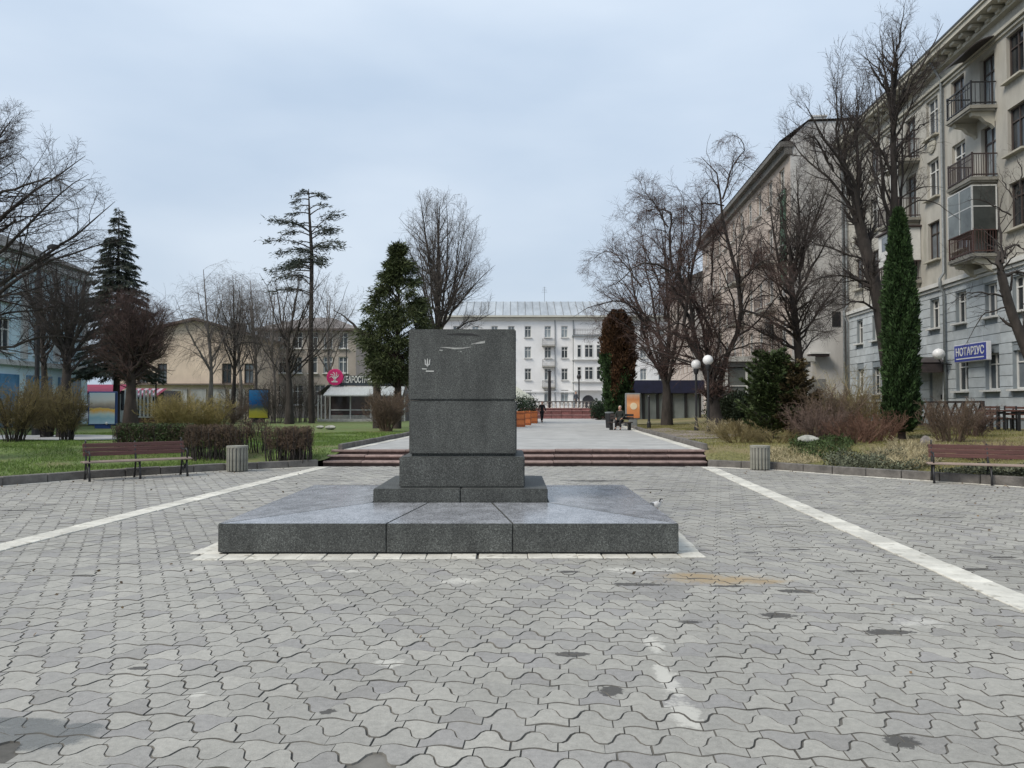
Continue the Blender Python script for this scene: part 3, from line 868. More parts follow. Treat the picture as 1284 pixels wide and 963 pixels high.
# ================================================================== buildings
M_glass = glassmat('window_glass', (.075, .085, .095), .12)
M_glassl = glassmat('window_glass_pale_reflection', (.16, .18, .19), .15)  # pale base colour stands in for bright reflections in the panes
M_wframe = flat('window_frame_white', (.62, .62, .6))
M_wframeb = flat('window_frame_brown', (.06, .045, .04))
M_zinc = mat('zinc_pipe', (.22, .24, .25), .5, .25, 6, metal=.3)
M_iron2 = mat('balcony_iron', (.055, .038, .036), .6, .3, 9)

def wall_grid(x0, x1, z0, z1, holes, depth, y=0.0):
    """wall front at local y, openings (x, z, w, h) given by centre x and sill z, with reveals"""
    b = MB()
    xs = sorted({x0, x1, *[max(x0, min(x1, h[0] - h[2] / 2)) for h in holes], *[max(x0, min(x1, h[0] + h[2] / 2)) for h in holes]})
    zs = sorted({z0, z1, *[h[1] for h in holes], *[h[1] + h[3] for h in holes]})
    zs = [z for z in zs if z0 <= z <= z1]
    def inside(x, z): return any(abs(x - h[0]) < h[2] / 2 and h[1] < z < h[1] + h[3] for h in holes)
    for za, zb in zip(zs[:-1], zs[1:]):
        run = None
        for xa, xb in zip(xs[:-1], xs[1:]):
            if inside((xa + xb) / 2, (za + zb) / 2):
                if run is not None: b.quadv((run, y, za), (xa, y, za), (xa, y, zb), (run, y, zb)); run = None
            elif run is None: run = xa
        if run is not None: b.quadv((run, y, za), (x1, y, za), (x1, y, zb), (run, y, zb))
    for hx, hz_, hw_, hh in holes:
        a, c, d, e = hx - hw_ / 2, hx + hw_ / 2, hz_, hz_ + hh
        b.quadv((a, y, d), (a, y, e), (a, y + depth, e), (a, y + depth, d))
        b.quadv((c, y, e), (c, y, d), (c, y + depth, d), (c, y + depth, e))
        b.quadv((a, y, e), (c, y, e), (c, y + depth, e), (a, y + depth, e))
        b.quadv((c, y, d), (a, y, d), (a, y + depth, d), (c, y + depth, d))
    return b
_wc = {}
def window_mesh(w_, h_, fr, mull=1, trans=.68, mf=None, th=.07):
    key = (round(w_, 2), round(h_, 2), mull, trans, mf.name, th)
    if key not in _wc:
        b = MB()
        b.box(-w_ / 2 + th / 2, 0, h_ / 2, th, .07, h_); b.box(w_ / 2 - th / 2, 0, h_ / 2, th, .07, h_)
        b.box(0, 0, th / 2, w_ - 2 * th, .068, th); b.box(0, 0, h_ - th / 2, w_ - 2 * th, .068, th)
        for i in range(mull):
            x = -w_ / 2 + w_ * (i + 1) / (mull + 1)
            b.box(x, -.004, h_ / 2, th * .8, .06, h_ - 2 * th)
        if trans: b.box(0, -.008, h_ * trans, w_ - 2 * th, .055, th * .8)
        g = MB().box(0, .02, h_ / 2, w_ - .02, .01, h_ - .02)
        s = MB().box(0, -.10, -.045, w_ + .22, .26, .08)
        _wc[key] = (b.mesh('window', mf), g.mesh('pane', None), s.mesh('sill', None))
    return _wc[key]
def window(root, x, z, w_, h_, y=.14, mull=1, trans=.68, mf=None, glass=None, sill=None, th=.07, name='window'):
    mf = mf or M_wframe
    a, g, s = window_mesh(w_, h_, .07, mull, trans, mf, th)
    key = ('g', g.name, (glass or M_glass).name)
    if key not in _wc:
        g2 = g.copy(); g2.materials.clear(); g2.materials.append(glass or M_glass); _wc[key] = g2
    o = link(a, name, root, (x, y, z))
    link(_wc[key], 'pane', o)
    if sill:
        ks = ('s', s.name, sill.name)
        if ks not in _wc:
            s2 = s.copy(); s2.materials.clear(); s2.materials.append(sill); _wc[ks] = s2
        link(_wc[ks], 'sill', o, (0, -y, 0))
    return o

# ---------------- near apartment house on the right
AM = 41.0
RZ = math.atan2(-AX.y, -AX.x)
def rloc(a, lat, z): v = AX * a + RT * lat; return (v.x, v.y, z)
M_plas = mat('plaster_ochre', (.405, .39, .35), .92, .24, .8, .3, 12, coords='World', detail=10, stretch=(1, 1, .3), spots=(1.1, .62, (.33, .32, .28)))
M_plasd = mat('plaster_trim', (.42, .40, .34), .9, .2, 1.5, .2, 20, coords='World', detail=8)
M_base = mat('base_wall', (.22, .25, .27), .9, .2, 1, coords='World')
M_block = mat('base_stone_blue', (.42, .455, .475), .88, .16, 1.8, .3, 25, coords='World', detail=8, rnd=.10)
M_bandw = mat('trim_white', (.55, .55, .53), .85, .15, 2, coords='World')
near_b = thing('apartment_house', 'ochre apartment house with pale blue stone base and iron balconies', 'building', rloc(AM, 18.7, .9), RZ)
BZ = .9
def lx(a): return AM - a
cols = [25.6, 27.8, 30.0, 32.25, 34.3, 36.8, 39.3, 41.7, 44.1, 46.5, 48.9]
doors = (4, 7)
holes_up, holes_lo = [], []
fl = [(9.05, 1.95), (12.2, 1.95), (15.3, 1.95)]
for i, a in enumerate(cols):
    for k, (z, h) in enumerate(fl):
        if i in doors: holes_up.append((lx(a), z - .8 - BZ, 1.15, 2.65))
        else: holes_up.append((lx(a), z - BZ, 1.2, h))
    holes_lo.append((lx(a), 5.62 - BZ, .95, 1.45))
    if i != 6: holes_lo.append((lx(a), 2.42 - BZ, 1.1, 1.6))
holes_lo.append((lx(39.3), 1.05 - BZ, 1.3, 2.5))
XA, XB = lx(50.75), lx(23.5)
wl = wall_grid(XA, XB, 7.7 - BZ, 18.3 - BZ, holes_up, .2).build('wall', M_plas, near_b)
bl = wall_grid(XA, XB, -.6, 7.7 - BZ, holes_lo, .2, .02).build('base_wall', M_base, near_b)
# block courses
bx_cache = {}
nb = 0
for c in range(14):
    z0 = 1.15 + c * .46; z1 = z0 + .46
    if z1 > 7.62: continue
    segs = [(XA + .02, XB if c < 0 else lx(27.0))]
    for h in holes_lo:
        hz0, hz1 = h[1] + BZ, h[1] + h[3] + BZ
        if hz1 > z0 + .03 and hz0 < z1 - .03:
            ns = []
            for s in segs:
                a, b_ = h[0] - h[2] / 2 - .02, h[0] + h[2] / 2 + .02
                if a > s[0] and b_ < s[1]: ns += [(s[0], a), (b_, s[1])]
                else: ns.append(s)
            segs = ns
    segs = [s for s in segs if s[1] - s[0] > .1]
    for s in segs:
        n = max(1, round((s[1] - s[0]) / 1.3)); L = (s[1] - s[0]) / n
        key = round(L, 2)
        if key not in bx_cache: bx_cache[key] = MB().box(0, 0, 0, L - .022, .06, .46 - .022).mesh('stone_block', M_block, .012)
        if nb < 296:
            for k in range(n):
                link(bx_cache[key], 'stone_block', near_b, (s[0] + (k + .5) * L, .0, z0 + .23 - BZ), (0, 0, 0)); nb += 1
for (hx, hz_, hw_, hh) in holes_up:
    if hh > 2: window(near_b, hx, hz_, hw_, hh, .2, 1, .72, M_wframeb, M_glassl, th=.09, name='balcony_door')
    else: window(near_b, hx, hz_, hw_, hh, .18, 1, .7, M_wframeb if random.random() < .55 else M_wframe, sill=M_plasd)
for (hx, hz_, hw_, hh) in holes_lo:
    if hh > 2:
        b = MB().box(0, 0, hh / 2, hw_, .06, hh); d = b.build('entrance_door', mat('door_pale', (.42, .42, .4), .6), near_b, (hx, .16, hz_))
        MB().box(.3, -.06, 1.1, .04, .06, .25).build('handle', M_iron, d)
    else: window(near_b, hx, hz_, hw_, hh, .2, 1, .7, M_wframe, sill=M_bandw)
# window surrounds of the upper floors
for (hx, hz_, hw_, hh) in holes_up:
    pass
MB().box((XA + XB) / 2, -.07, 7.70 - BZ, XB - XA, .34, .2).build('base_cornice', M_bandw, near_b)
MB().box((XA + XB) / 2, -.03, 7.50 - BZ, XB - XA, .2, .12).build('base_moulding', M_bandw, near_b)
cor = MB()
for z, h, pr in ((17.45, .1, .1), (17.62, .14, .2), (18.28, .16, .28), (18.70, .24, .86), (18.86, .10, .94)):
    cor.box((XA + XB) / 2, -pr / 2 + .05, z - BZ, XB - XA + .02 * h, pr + .1, h)
cor.build('cornice', M_plasd, near_b)
md = MB(); md.v = []; md.box(0, -.38, 0, .34, .62, .16); md.box(0, -.22, -.14, .3, .34, .14); mdm = md.mesh('bracket', M_plasd, .02)
na = 0
a = 25
while a < 50.6:
    link(mdm, 'bracket', near_b, (lx(a), 0, 18.49 - BZ)); a += .78
MB().box((XA + XB) / 2, -.47, 18.955 - BZ, XB - XA, 1.0, .09).build('gutter', mat('gutter_dark', (.06, .062, .065), .6), near_b)
rf = MB()
rf.quadv((XA, -.95, 19.0 - BZ), (XB, -.95, 19.0 - BZ), (XB, 6, 21.6 - BZ), (XA, 6, 21.6 - BZ)).quadv((XA, 6, 21.6 - BZ), (XB, 6, 21.6 - BZ), (XB, 13, 19 - BZ), (XA, 13, 19 - BZ))
rf.build('roof', mat('roof_metal', (.13, .135, .14), .6, .3, 1.2, coords='World'), near_b)
bk = MB().quadv((XA, 0.02, -.6), (XA, 13, -.6), (XA, 13, 19 - BZ), (XA, 6, 21.6 - BZ), (XA, .02, 18.9 - BZ)).quadv((XB, 13, -.6), (XB, 0.02, -.6), (XB, .02, 18.9 - BZ), (XB, 6, 21.6 - BZ), (XB, 13, 19 - BZ)).quadv((XA, 13, -.6), (XB, 13, -.6), (XB, 13, 19 - BZ), (XA, 13, 19 - BZ))
bk.build('gable_wall', M_plas, near_b)
dm = MB().box(lx(33.4), .5, 19.9 - BZ, 1.5, 1.8, 1.9).build('dormer', mat('dormer_metal', (.2, .21, .22), .6, .3, 2), near_b)
MB().box(lx(33.4), .5, 20.92 - BZ, 1.8, 2.1, .12).build('dormer_roof', M_iron, dm)
# balconies
def railing(wd, dp, h, step, m, name, parent, loc):
    b = MB()
    for z in (h, .1): b.box(0, -dp, z, wd, .05, .05)
    b.box(0, -dp, h * .78, wd - .06, .03, .03)
    for s in (-1, 1):
        for z in (h, .1): b.box(s * (wd / 2 - .025), -dp / 2 + .0, z + .003, .05, dp - .05, .05)
        b.box(s * (wd / 2 - .02), -dp + .02, h / 2 + .05, .06, .06, h + .06)
        for k in range(1, int(dp / step)): b.box(s * (wd / 2 - .025), -dp + k * step, h / 2, .022, .022, h - .08)
    for k in range(1, int(wd / step)): b.box(-wd / 2 + k * step, -dp, h / 2, .022, .022, h - .08)
    return b.build(name, m, parent, loc)
M_balc = mat('balcony_concrete', (.25, .24, .21), .9, .25, 2, .2, 20, coords='World')
def balcony(root, x, z, wd, dp, step=.14, m=None, console=True, hr=1.0):
    s = MB().box(0, -dp / 2, .0, wd, dp, .14); s.box(0, -dp / 2, -.11, wd - .16, dp - .1, .08)
    o = s.build('balcony', M_balc, root, (x, 0, z))
    railing(wd - .06, dp - .06, hr, step, m or M_iron2, 'railing', o, (0, 0, .08))
    if console:
        for sx in (-1, 1):
            c = MB(); q = [(0, -.15), (-dp * .85, -.15), (-dp * .8, -.3), (-dp * .5, -.36), (-dp * .35, -.55), (-.12, -.7), (0, -.85)]
            n = len(q); xx = sx * (wd / 2 - .35)
            c.v = [(xx - .12, y, zz) for y, zz in q] + [(xx + .12, y, zz) for y, zz in q]
            c.f = [tuple(range(n)), tuple(n + k for k in reversed(range(n)))] + [((k + 1) % n, k, n + k, n + (k + 1) % n) for k in range(n)]
            c.build('console', M_plasd, o)
    return o
zb = [8.2 - BZ, 11.5 - BZ, 14.62 - BZ]
b0 = balcony(near_b, lx(34.6), zb[0], 2.1, 1.15, .12, mat('balcony_wood', (.085, .045, .038), .7, .3, 6))
balcony(near_b, lx(34.6), zb[1], 2.1, 1.15, .10)
b5 = balcony(near_b, lx(34.6), zb[2], 2.1, 1.15, .2, M_iron)
# glazed frame above the lowest balcony
lg = MB()
for x in (-1.0, .0, 1.0): lg.box(x, -1.1, 2.05, .06, .06, 1.95)
for y in (-.1,): 
    for x in (-1.0, 1.0): lg.box(x, y, 2.05, .06, .06, 1.95)
for z in (2.1, 3.0):
    lg.box(0, -1.1, z, 2.0, .05, .05)
    for x in (-1.0, 1.0): lg.box(x, -.58, z, .05, 1.0, .05)
o = lg.build('loggia_frame', M_wframe, b0)
gl = MB().box(0, -1.11, 2.05, 1.96, .012, 1.9)
for x in (-1.0, 1.0): gl.box(x * 1.005, -.6, 2.05, .012, .96, 1.9)
gl.build('loggia_glass', glassmat('loggia_glass', (.10, .11, .105), .22), b0)
# arched awning over the top balcony
aw = MB(); nA = 10
for k in range(nA + 1):
    t = k / nA; y = -1.45 * t; z = 2.95 - .75 * t * t
    aw.v += [(-1.25, y, z), (1.25, y, z), (-1.25, y, z + .05), (1.25, y, z + .05)]
for k in range(nA):
    i = 4 * k
    aw.f += [(i, i + 4, i + 5, i + 1), (i + 2, i + 3, i + 7, i + 6), (i, i + 2, i + 6, i + 4), (i + 1, i + 5, i + 7, i + 3)]
aw.f.append((0, 1, 3, 2)); aw.f.append((4 * nA, 4 * nA + 2, 4 * nA + 3, 4 * nA + 1))
aw.build('awning', mat('awning_dark', (.035, .028, .026), .6, .3, 3), near_b, (lx(34.6), -.02, zb[2]))
# second balcony stack, boarded white
for k in range(3):
    bb = balcony(near_b, lx(41.9), zb[k], 2.6, 1.2, .14, M_iron2, k != 2)
    if k == 0:
        p = MB().box(0, -1.12, 1.98, 2.5, .05, 1.7)
        for s in (-1, 1): p.box(s * 1.24, -.56, 1.98, .05, 1.05, 1.7)
        p.build('loggia_boards', mat('board_white', (.6, .6, .58), .7, .12, 3, coords='World'), bb)
        MB().box(0, -.6, 2.9, 2.75, 1.35, .08).build('loggia_roof', M_iron2, bb)
        MB().box(-.3, -1.15, 2.32, 1.0, .02, .75).build('loggia_glass', M_glass, bb)
    if k == 1:
        p = MB()
        for x in (-1.2, -.4, .4, 1.2): p.box(x, -1.12, 2.0, .06, .06, 1.9)
        p.box(0, -1.12, 2.95, 2.5, .06, .06); p.build('loggia_frame', M_wframe, bb)
# drain pipes
for a_ in (38.05, 50.6):
    t = MB(); x = lx(a_)
    t.tube([(x, -.75, 18.9 - BZ), (x, -.5, 18.3 - BZ), (x, -.14, 17.7 - BZ), (x, -.14, 8.2 - BZ), (x, -.34, 7.9 - BZ), (x, -.34, 7.5 - BZ), (x, -.16, 7.2 - BZ), (x, -.16, .0)], .07, 8)
    t.build('drain_pipe', M_zinc, near_b, smooth=True)
# arched ornament relief between the top windows
for a_ in (38.1,):
    MB().lathe([(.42, 0), (.42, .05), (.3, .09), (0.02, .1)], 20).build('medallion', M_plasd, near_b, (lx(a_ + 1.2), -.02, 14.9 - BZ), (PI / 2, 0, 0))
# entrance canopy with posts
cn = MB(); nA = 10
for k in range(nA + 1):
    t = -1 + 2 * k / nA; x = t * 1.5; z = 3.75 + .35 * (1 - t * t)
    cn.v += [(x, 0, z), (x, -1.5, z), (x, 0, z + .08), (x, -1.5, z + .08)]
for k in range(nA):
    i = 4 * k
    cn.f += [(i, i + 1, i + 5, i + 4), (i + 2, i + 6, i + 7, i + 3), (i + 1, i + 3, i + 7, i + 5)]
cn.box(0, -1.46, 3.55, 3.0, .08, .42); cn.box(-1.46, -.72, 3.55, .08, 1.4, .42); cn.box(1.46, -.72, 3.55, .08, 1.4, .42)
cn.build('entrance_canopy', mat('canopy_brown', (.045, .035, .034), .5, .3, 4), near_b, (lx(39.6), 0, -BZ))
for x in (-1.4, 1.4): MB().tube([(lx(39.6) + x, -1.4, 0), (lx(39.6) + x, -1.4, 2.6)], .06, 8).build('canopy_post', M_iron, near_b)
MB().lathe([(.02, -.27), (.16, -.23), (.26, -.1), (.28, 0), (.25, .12), (.15, .22), (.02, .26)], 18).build('globe_light', mat('lamp_globe', (.8, .8, .8), .35, .03, 3), near_b, (lx(37.7), -.62, 4.22 - BZ), smooth=True)
MB().tube([(lx(37.7), 0, 3.7 - BZ), (lx(37.7), -.5, 3.75 - BZ), (lx(37.7), -.62, 3.97 - BZ)], .03, 6).build('lamp_bracket', M_iron, near_b)

# ---------------- blue sign
def text_mesh(s, size, depth, m, name, font_scale_x=1.0, bold=0.0):
    c = bpy.data.curves.new(name, 'FONT'); c.body = s; c.size = size; c.extrude = depth; c.align_x = 'CENTER'; c.align_y = 'CENTER'; c.offset = bold
    o = bpy.data.objects.new(name, c); COL.objects.link(o)
    dg = bpy.context.evaluated_depsgraph_get(); dg.update()
    me = bpy.data.meshes.new_from_object(o.evaluated_get(dg)); me.name = name
    bpy.data.objects.remove(o); bpy.data.curves.remove(c)
    me.materials.clear(); me.materials.append(m)
    xs = [v.co.x for v in me.vertices]
    for v in me.vertices: v.co.x *= font_scale_x
    return me, (max(xs) - min(xs)) * font_scale_x if xs else 0
sg = thing('shop_sign', 'blue lightbox sign with white letters above the ground floor windows', 'sign', rloc(35.35, 18.7 - .36, 4.12), RZ)
MB().box(0, .07, 0, 2.75, .2, .82).build('case', mat('sign_case', (.66, .66, .68), .5, .05, 3), sg, bevel=.02)
MB().box(0, -.036, 0, 2.64, .014, .74).build('face', mat('sign_blue', (.025, .04, .30), .35, .1, 2), sg)
me, wd = text_mesh('НОТАРІУС', .5, .006, M_wp, 'lettering', bold=.008)
link(me, 'lettering', sg, (0, -.05, .04), (PI / 2, 0, 0)).scale = (2.35 / max(wd, .1), 1, 1)
MB().box(0, -.047, -.25, 2.3, .012, .05).build('underline', M_wp, sg)
for x in (-1.1, 1.1): MB().box(x, .27, 0, .06, .2, .1).build('bracket', M_zinc, sg)

# ---------------- long house further along (pinkish), its blind end wall facing us
M_pink = mat('plaster_pinkish', (.43, .365, .32), .92, .2, .6, .2, 10, coords='World', detail=9, stretch=(1, 1, .35))
M_pinkd = mat('plaster_end', (.49, .48, .465), .92, .22, .7, .3, 8, coords='World', detail=10, stretch=(1, 1, .28), spots=(.8, .6, (.45, .43, .40)))
far_b = thing('long_house', 'long pinkish apartment house with dark eaves running down the right side', 'building', rloc(66, 15.4, .6), RZ)
FX0, FX1 = 66 - 84.0, 66 - 51.9
fh = []
for k in range(5):
    for j in range(10):
        fh.append((FX1 - 2.0 - j * 3.05, 1.6 + 3.55 * k, 1.3, 1.9))
wall_grid(FX0, FX1, -1, 18.6, fh, .2).build('wall', M_pink, far_b)
for i, (hx, hz_, hw_, hh) in enumerate(fh): window(far_b, hx, hz_, hw_, hh, .17, 1, .7, M_wframe, sill=M_bandw)
en = MB().quadv((FX1, 0, -1), (FX1, 12, -1), (FX1, 12, 20.3), (FX1, 1.2, 20.3), (FX1, 0, 19.1)).quadv((FX0, 12, -1), (FX0, 0, -1), (FX0, 0, 19.1), (FX0, 1.2, 20.3), (FX0, 12, 20.3)).quadv((FX0, 12, -1), (FX0, 12, 20.3), (FX1, 12, 20.3), (FX1, 12, -1))
en.build('end_wall', M_pinkd, far_b)
M_roofd = mat('roof_dark', (.085, .085, .08), .8, .35, .8, coords='World')
ev = MB()
ev.box((FX0 + FX1) / 2, -.25, 18.78, FX1 - FX0 + .2, .9, .36)
ev.box((FX0 + FX1) / 2, -.12, 18.35, FX1 - FX0 + .1, .5, .5)
ev.build('eaves', mat('eaves_grey', (.12, .115, .105), .85, .3, 1.5, coords='World'), far_b)
MB().quadv((FX0, -.75, 18.97), (FX1 + .15, -.75, 18.97), (FX1 + .15, 1.2, 20.4), (FX0, 1.2, 20.4)).quadv((FX0, 1.2, 20.4), (FX1 + .15, 1.2, 20.4), (FX1 + .15, 12, 20.6), (FX0, 12, 20.6)).build('roof', M_roofd, far_b)
for j in range(4):
    c = MB().box(0, 0, 0, .7, .9, 1.6); c.box(0, 0, .84, .85, 1.05, .12); c.build('chimney', M_pinkd, far_b, (FX1 - 4 - 7 * j, 3.2, 21.2))
for j in (1, 4, 7):
    for k in (1, 2, 3): balcony(far_b, FX1 - 2.0 - j * 3.05, .9 + 3.55 * k, 2.2, 1.0, .2, M_iron2, False)
# end wall details
def endbox(y, z, sx, sy, sz, name, m): return MB().box(FX1 + sx / 2, y, z, sx, sy, sz).build(name, m, far_b)
endbox(2.9, 6.9, .04, .55, 1.0, 'vent_window', M_iron)
endbox(1.6, 4.6, .8, 1.3, .12, 'door_hood', M_bandw)
endbox(1.6, 4.45, .7, 1.2, .16, 'hood_soffit', M_iron2)
endbox(1.6, 1.6, .05, 1.1, 2.6, 'service_door', mat('door_grey', (.2, .2, .19), .7))
endbox(2.2, .3, .06, 4.6, 2.6, 'plinth_wall', mat('plinth_dark', (.12, .115, .105), .9, .3, 2, coords='World'))
t = MB().tube([(FX1 + .12, 3.35, 20), (FX1 + .12, 3.35, -.5)], .07, 6).build('drain_pipe', M_zinc, far_b)
MB().box(FX1 - 1.6, -.06, 12.8, 1.2, .06, 6.5).build('green_net', mat('net_green', (.08, .15, .10), .9, .3, 3, coords='World'), far_b)

# lower house beyond it
low_b = thing('corner_house', 'lower beige house with dark roof beyond the long pinkish house', 'building', rloc(95, 14.4, .5), RZ)
wall_h = [(-8.5 + 3.1 * j, 1.6 + 3.4 * k, 1.2, 1.8) for j in range(6) for k in range(4)]
wall_grid(-10, 10, -1, 15.5, wall_h, .2).build('wall', M_pink, low_b)
for h in wall_h: window(low_b, *h, .17, 1, .7, M_wframe)
for sx in (-10, 10): MB().quadv((sx, 0, -1), (sx, 12, -1), (sx, 12, 15.5), (sx, 0, 15.5)).build('end_wall', M_pinkd, low_b)
MB().quadv((-10.4, -.6, 15.4), (10.4, -.6, 15.4), (10.4, 6, 18.3), (-10.4, 6, 18.3)).quadv((-10.4, 6, 18.3), (10.4, 6, 18.3), (10.4, 12.6, 15.4), (-10.4, 12.6, 15.4)).quadv((10.4, -.6, 15.4), (10.4, 12.6, 15.4), (10.4, 6, 18.3)).box(0, -.3, 15.3, 20.8, .7, .3).build('roof', M_roofd, low_b)

# ---------------- glazed pavilion with pale flat roof by the long house
pv_b = thing('pavilion', 'low glazed pavilion with a pale flat roof under the trees on the right', 'building', (xat(950, 47), 47.5, .6))
MB().box(0, 0, 3.9, 5.6, 5.0, .3).build('roof', mat('roof_pale', (.5, .5, .48), .8, .15, 1), pv_b)
MB().box(0, 0, 3.6, 5.2, 4.6, .3).build('fascia', mat('fascia_grey', (.2, .2, .2), .8), pv_b)
for i in range(5):
    MB().box(-2.4 + 1.2 * i, -2.2, 1.7, .12, .12, 3.5).build('post', M_wframe, pv_b)
    if i < 4:
        MB().box(-1.8 + 1.2 * i, -2.16, 1.9, 1.07, .03, 2.9).build('pane', glassmat('pavilion_glass', (.14, .15, .14), .15), pv_b)
        MB().box(-1.8 + 1.2 * i, -2.2, 2.3, 1.07, .06, .06).build('transom', M_wframe, pv_b)
MB().box(0, .1, 1.7, 5.0, 4.2, 3.5).build('core', mat('pav_core', (.25, .24, .22), .9), pv_b)

# ---------------- white house closing the square
YE = 115.0
ez_ = .45
M_whiteh = mat('plaster_white', (.72, .72, .72), .9, .10, .35, .1, 8, coords='World', detail=9)
end_b = thing('white_house', 'white four storey house with grey metal roof closing the square', 'building', (0, YE, ez_))
ex0, ex1 = -11.0, 34.0
eh = []
bayx = xat(737.5, YE)
for px in (524, 548, 572, 596, 620, 641, 662, 687, 708, 785, 807, 830, 852, 875, 898):
    x = xat(px, YE)
    for k, py in enumerate((423, 449, 476.5, 503)):
        z = EYE + (HOR - py) * YE / F_PX - ez_
        eh.append((x, z - (.25 if k == 3 else 0), 1.0 if k < 3 else 1.15, 1.75 if k < 3 else 1.95))
wall_grid(ex0, ex1, -1, 14.9, eh, .25).build('wall', M_whiteh, end_b)
for h in eh: window(end_b, *h, .2, 1, .7, M_wframe, sill=M_bandw, th=.1, glass=M_glassl)
for xx in (ex0, ex1): MB().quadv((xx, 0, -1), (xx, 13, -1), (xx, 13, 15), (xx, 0, 15)).build('end_wall', M_whiteh, end_b)
MB().box((ex0 + ex1) / 2, -.3, 14.75, ex1 - ex0 + .8, 1.0, .25).box((ex0 + ex1) / 2, -.15, 14.4, ex1 - ex0 + .4, .5, .35).build('cornice', mat('cornice_cream', (.5, .49, .43), .9, .1, 1), end_b)
MB().box((ex0 + ex1) / 2, -.1, 3.35, ex1 - ex0, .24, .25).build('string_course', M_whiteh, end_b)
rfz = EYE + (HOR - 371) * YE / F_PX - ez_
r = MB().quadv((ex0 - .4, -.75, 14.88), (ex1 + .4, -.75, 14.88), (ex1 - 3, 6, rfz), (ex0 + 3, 6, rfz)).quadv((ex1 + .4, -.75, 14.88), (ex1 + .4, 13, 14.88), (ex1 - 3, 6, rfz)).quadv((ex0 - .4, 13, 14.88), (ex0 - .4, -.75, 14.88), (ex0 + 3, 6, rfz)).quadv((ex1 + .4, 13, 14.88), (ex0 - .4, 13, 14.88), (ex0 + 3, 6, rfz), (ex1 - 3, 6, rfz))
r.build('roof', mat('roof_zinc', (.33, .36, .385), .55, .3, .6, coords='World', detail=8, stretch=(1, .3, .15)), end_b)
sm = MB()
x = ex0 + .4
while x < ex1:
    t0 = 1.0; xt = min(max(x, ex0 + 3.2), ex1 - 3.2)
    sm.bar((x, -.7, 14.93), (xt if abs(xt - x) < .1 else x + (xt - x) * 1.0, 5.9, rfz + .02), .05, .07); x += 1.15
sm.build('roof_seams', mat('roof_seam', (.2, .2, .19), .7), end_b)
for px_ in (672, 703, 745, 640): 
    ch = MB().box(0, 0, 0, .8, .8, 1.0); ch.build('snow_guard', mat('roof_rust', (.2, .16, .14), .8), end_b, (xat(px_, YE), 2, 15.7)).scale = (1, .15, .25)
ant = MB().tube([(xat(685, YE), 6, rfz - .1), (xat(685, YE), 6, rfz + 2.4)], .035, 5)
for k in range(4): ant.box(xat(685, YE), 6, rfz + 1.5 + .25 * k, .9 - .12 * k, .03, .03)
ant.build('aerial', M_zinc, end_b)
# bay with triple windows, arch and balconies
by = MB().box(bayx, -.55, 7.6, 4.4, 1.1, 8.2).build('bay', M_whiteh, end_b)
for py in (449, 476.5):
    z = EYE + (HOR - py) * YE / F_PX - ez_
    window(end_b, bayx, z, 1.35, 2.0, -1.12, 1, .72, M_wframe, glassmat('bay_glass', (.03, .035, .04), .1), th=.12)
    for s in (-1, 1): window(end_b, bayx + s * 1.45, z, .7, 2.0, -1.12, 0, .72, M_wframe, glassmat('bay_glass', (.03, .035, .04), .1), th=.12)
    MB().box(bayx, -.7, z - .3, 4.9, 1.5, .16).build('bay_ledge', M_bandw, end_b)
MB().box(bayx, -.7, 11.75, 4.9, 1.5, .2).build('bay_roof', M_zinc, end_b)
railing(4.4, 1.0, .9, .25, M_iron2, 'railing', end_b, (bayx, -.1, 11.85))
ar = MB(); n = 12
for k in range(n + 1):
    t = PI * k / n
    ar.v += [(bayx + .9 * math.cos(t), -.06, 1.9 + .9 * math.sin(t)), (bayx + .9 * math.cos(t), .02, 1.9 + .9 * math.sin(t))]
ar.v += [(bayx - .9, -.06, -.5), (bayx + .9, -.06, -.5)]
ar.f = [tuple([2 * k for k in range(n + 1)] + [2 * n + 2, 2 * n + 3])[::-1]]
ar.build('archway', mat('arch_dark', (.05, .05, .055), .8), end_b)
for py in (434, 460, 486):
    z = EYE + (HOR - py) * YE / F_PX - ez_
    bb = balcony(end_b, xat(688, YE), z, 2.0, .9, .2, mat('rail_grey', (.2, .2, .2), .7), False, .95)
for px_ in (696, 719):
    MB().tube([(xat(px_, YE), -.12, 14.4), (xat(px_, YE), -.12, 0)], .07, 6).build('drain_pipe', M_zinc, end_b)

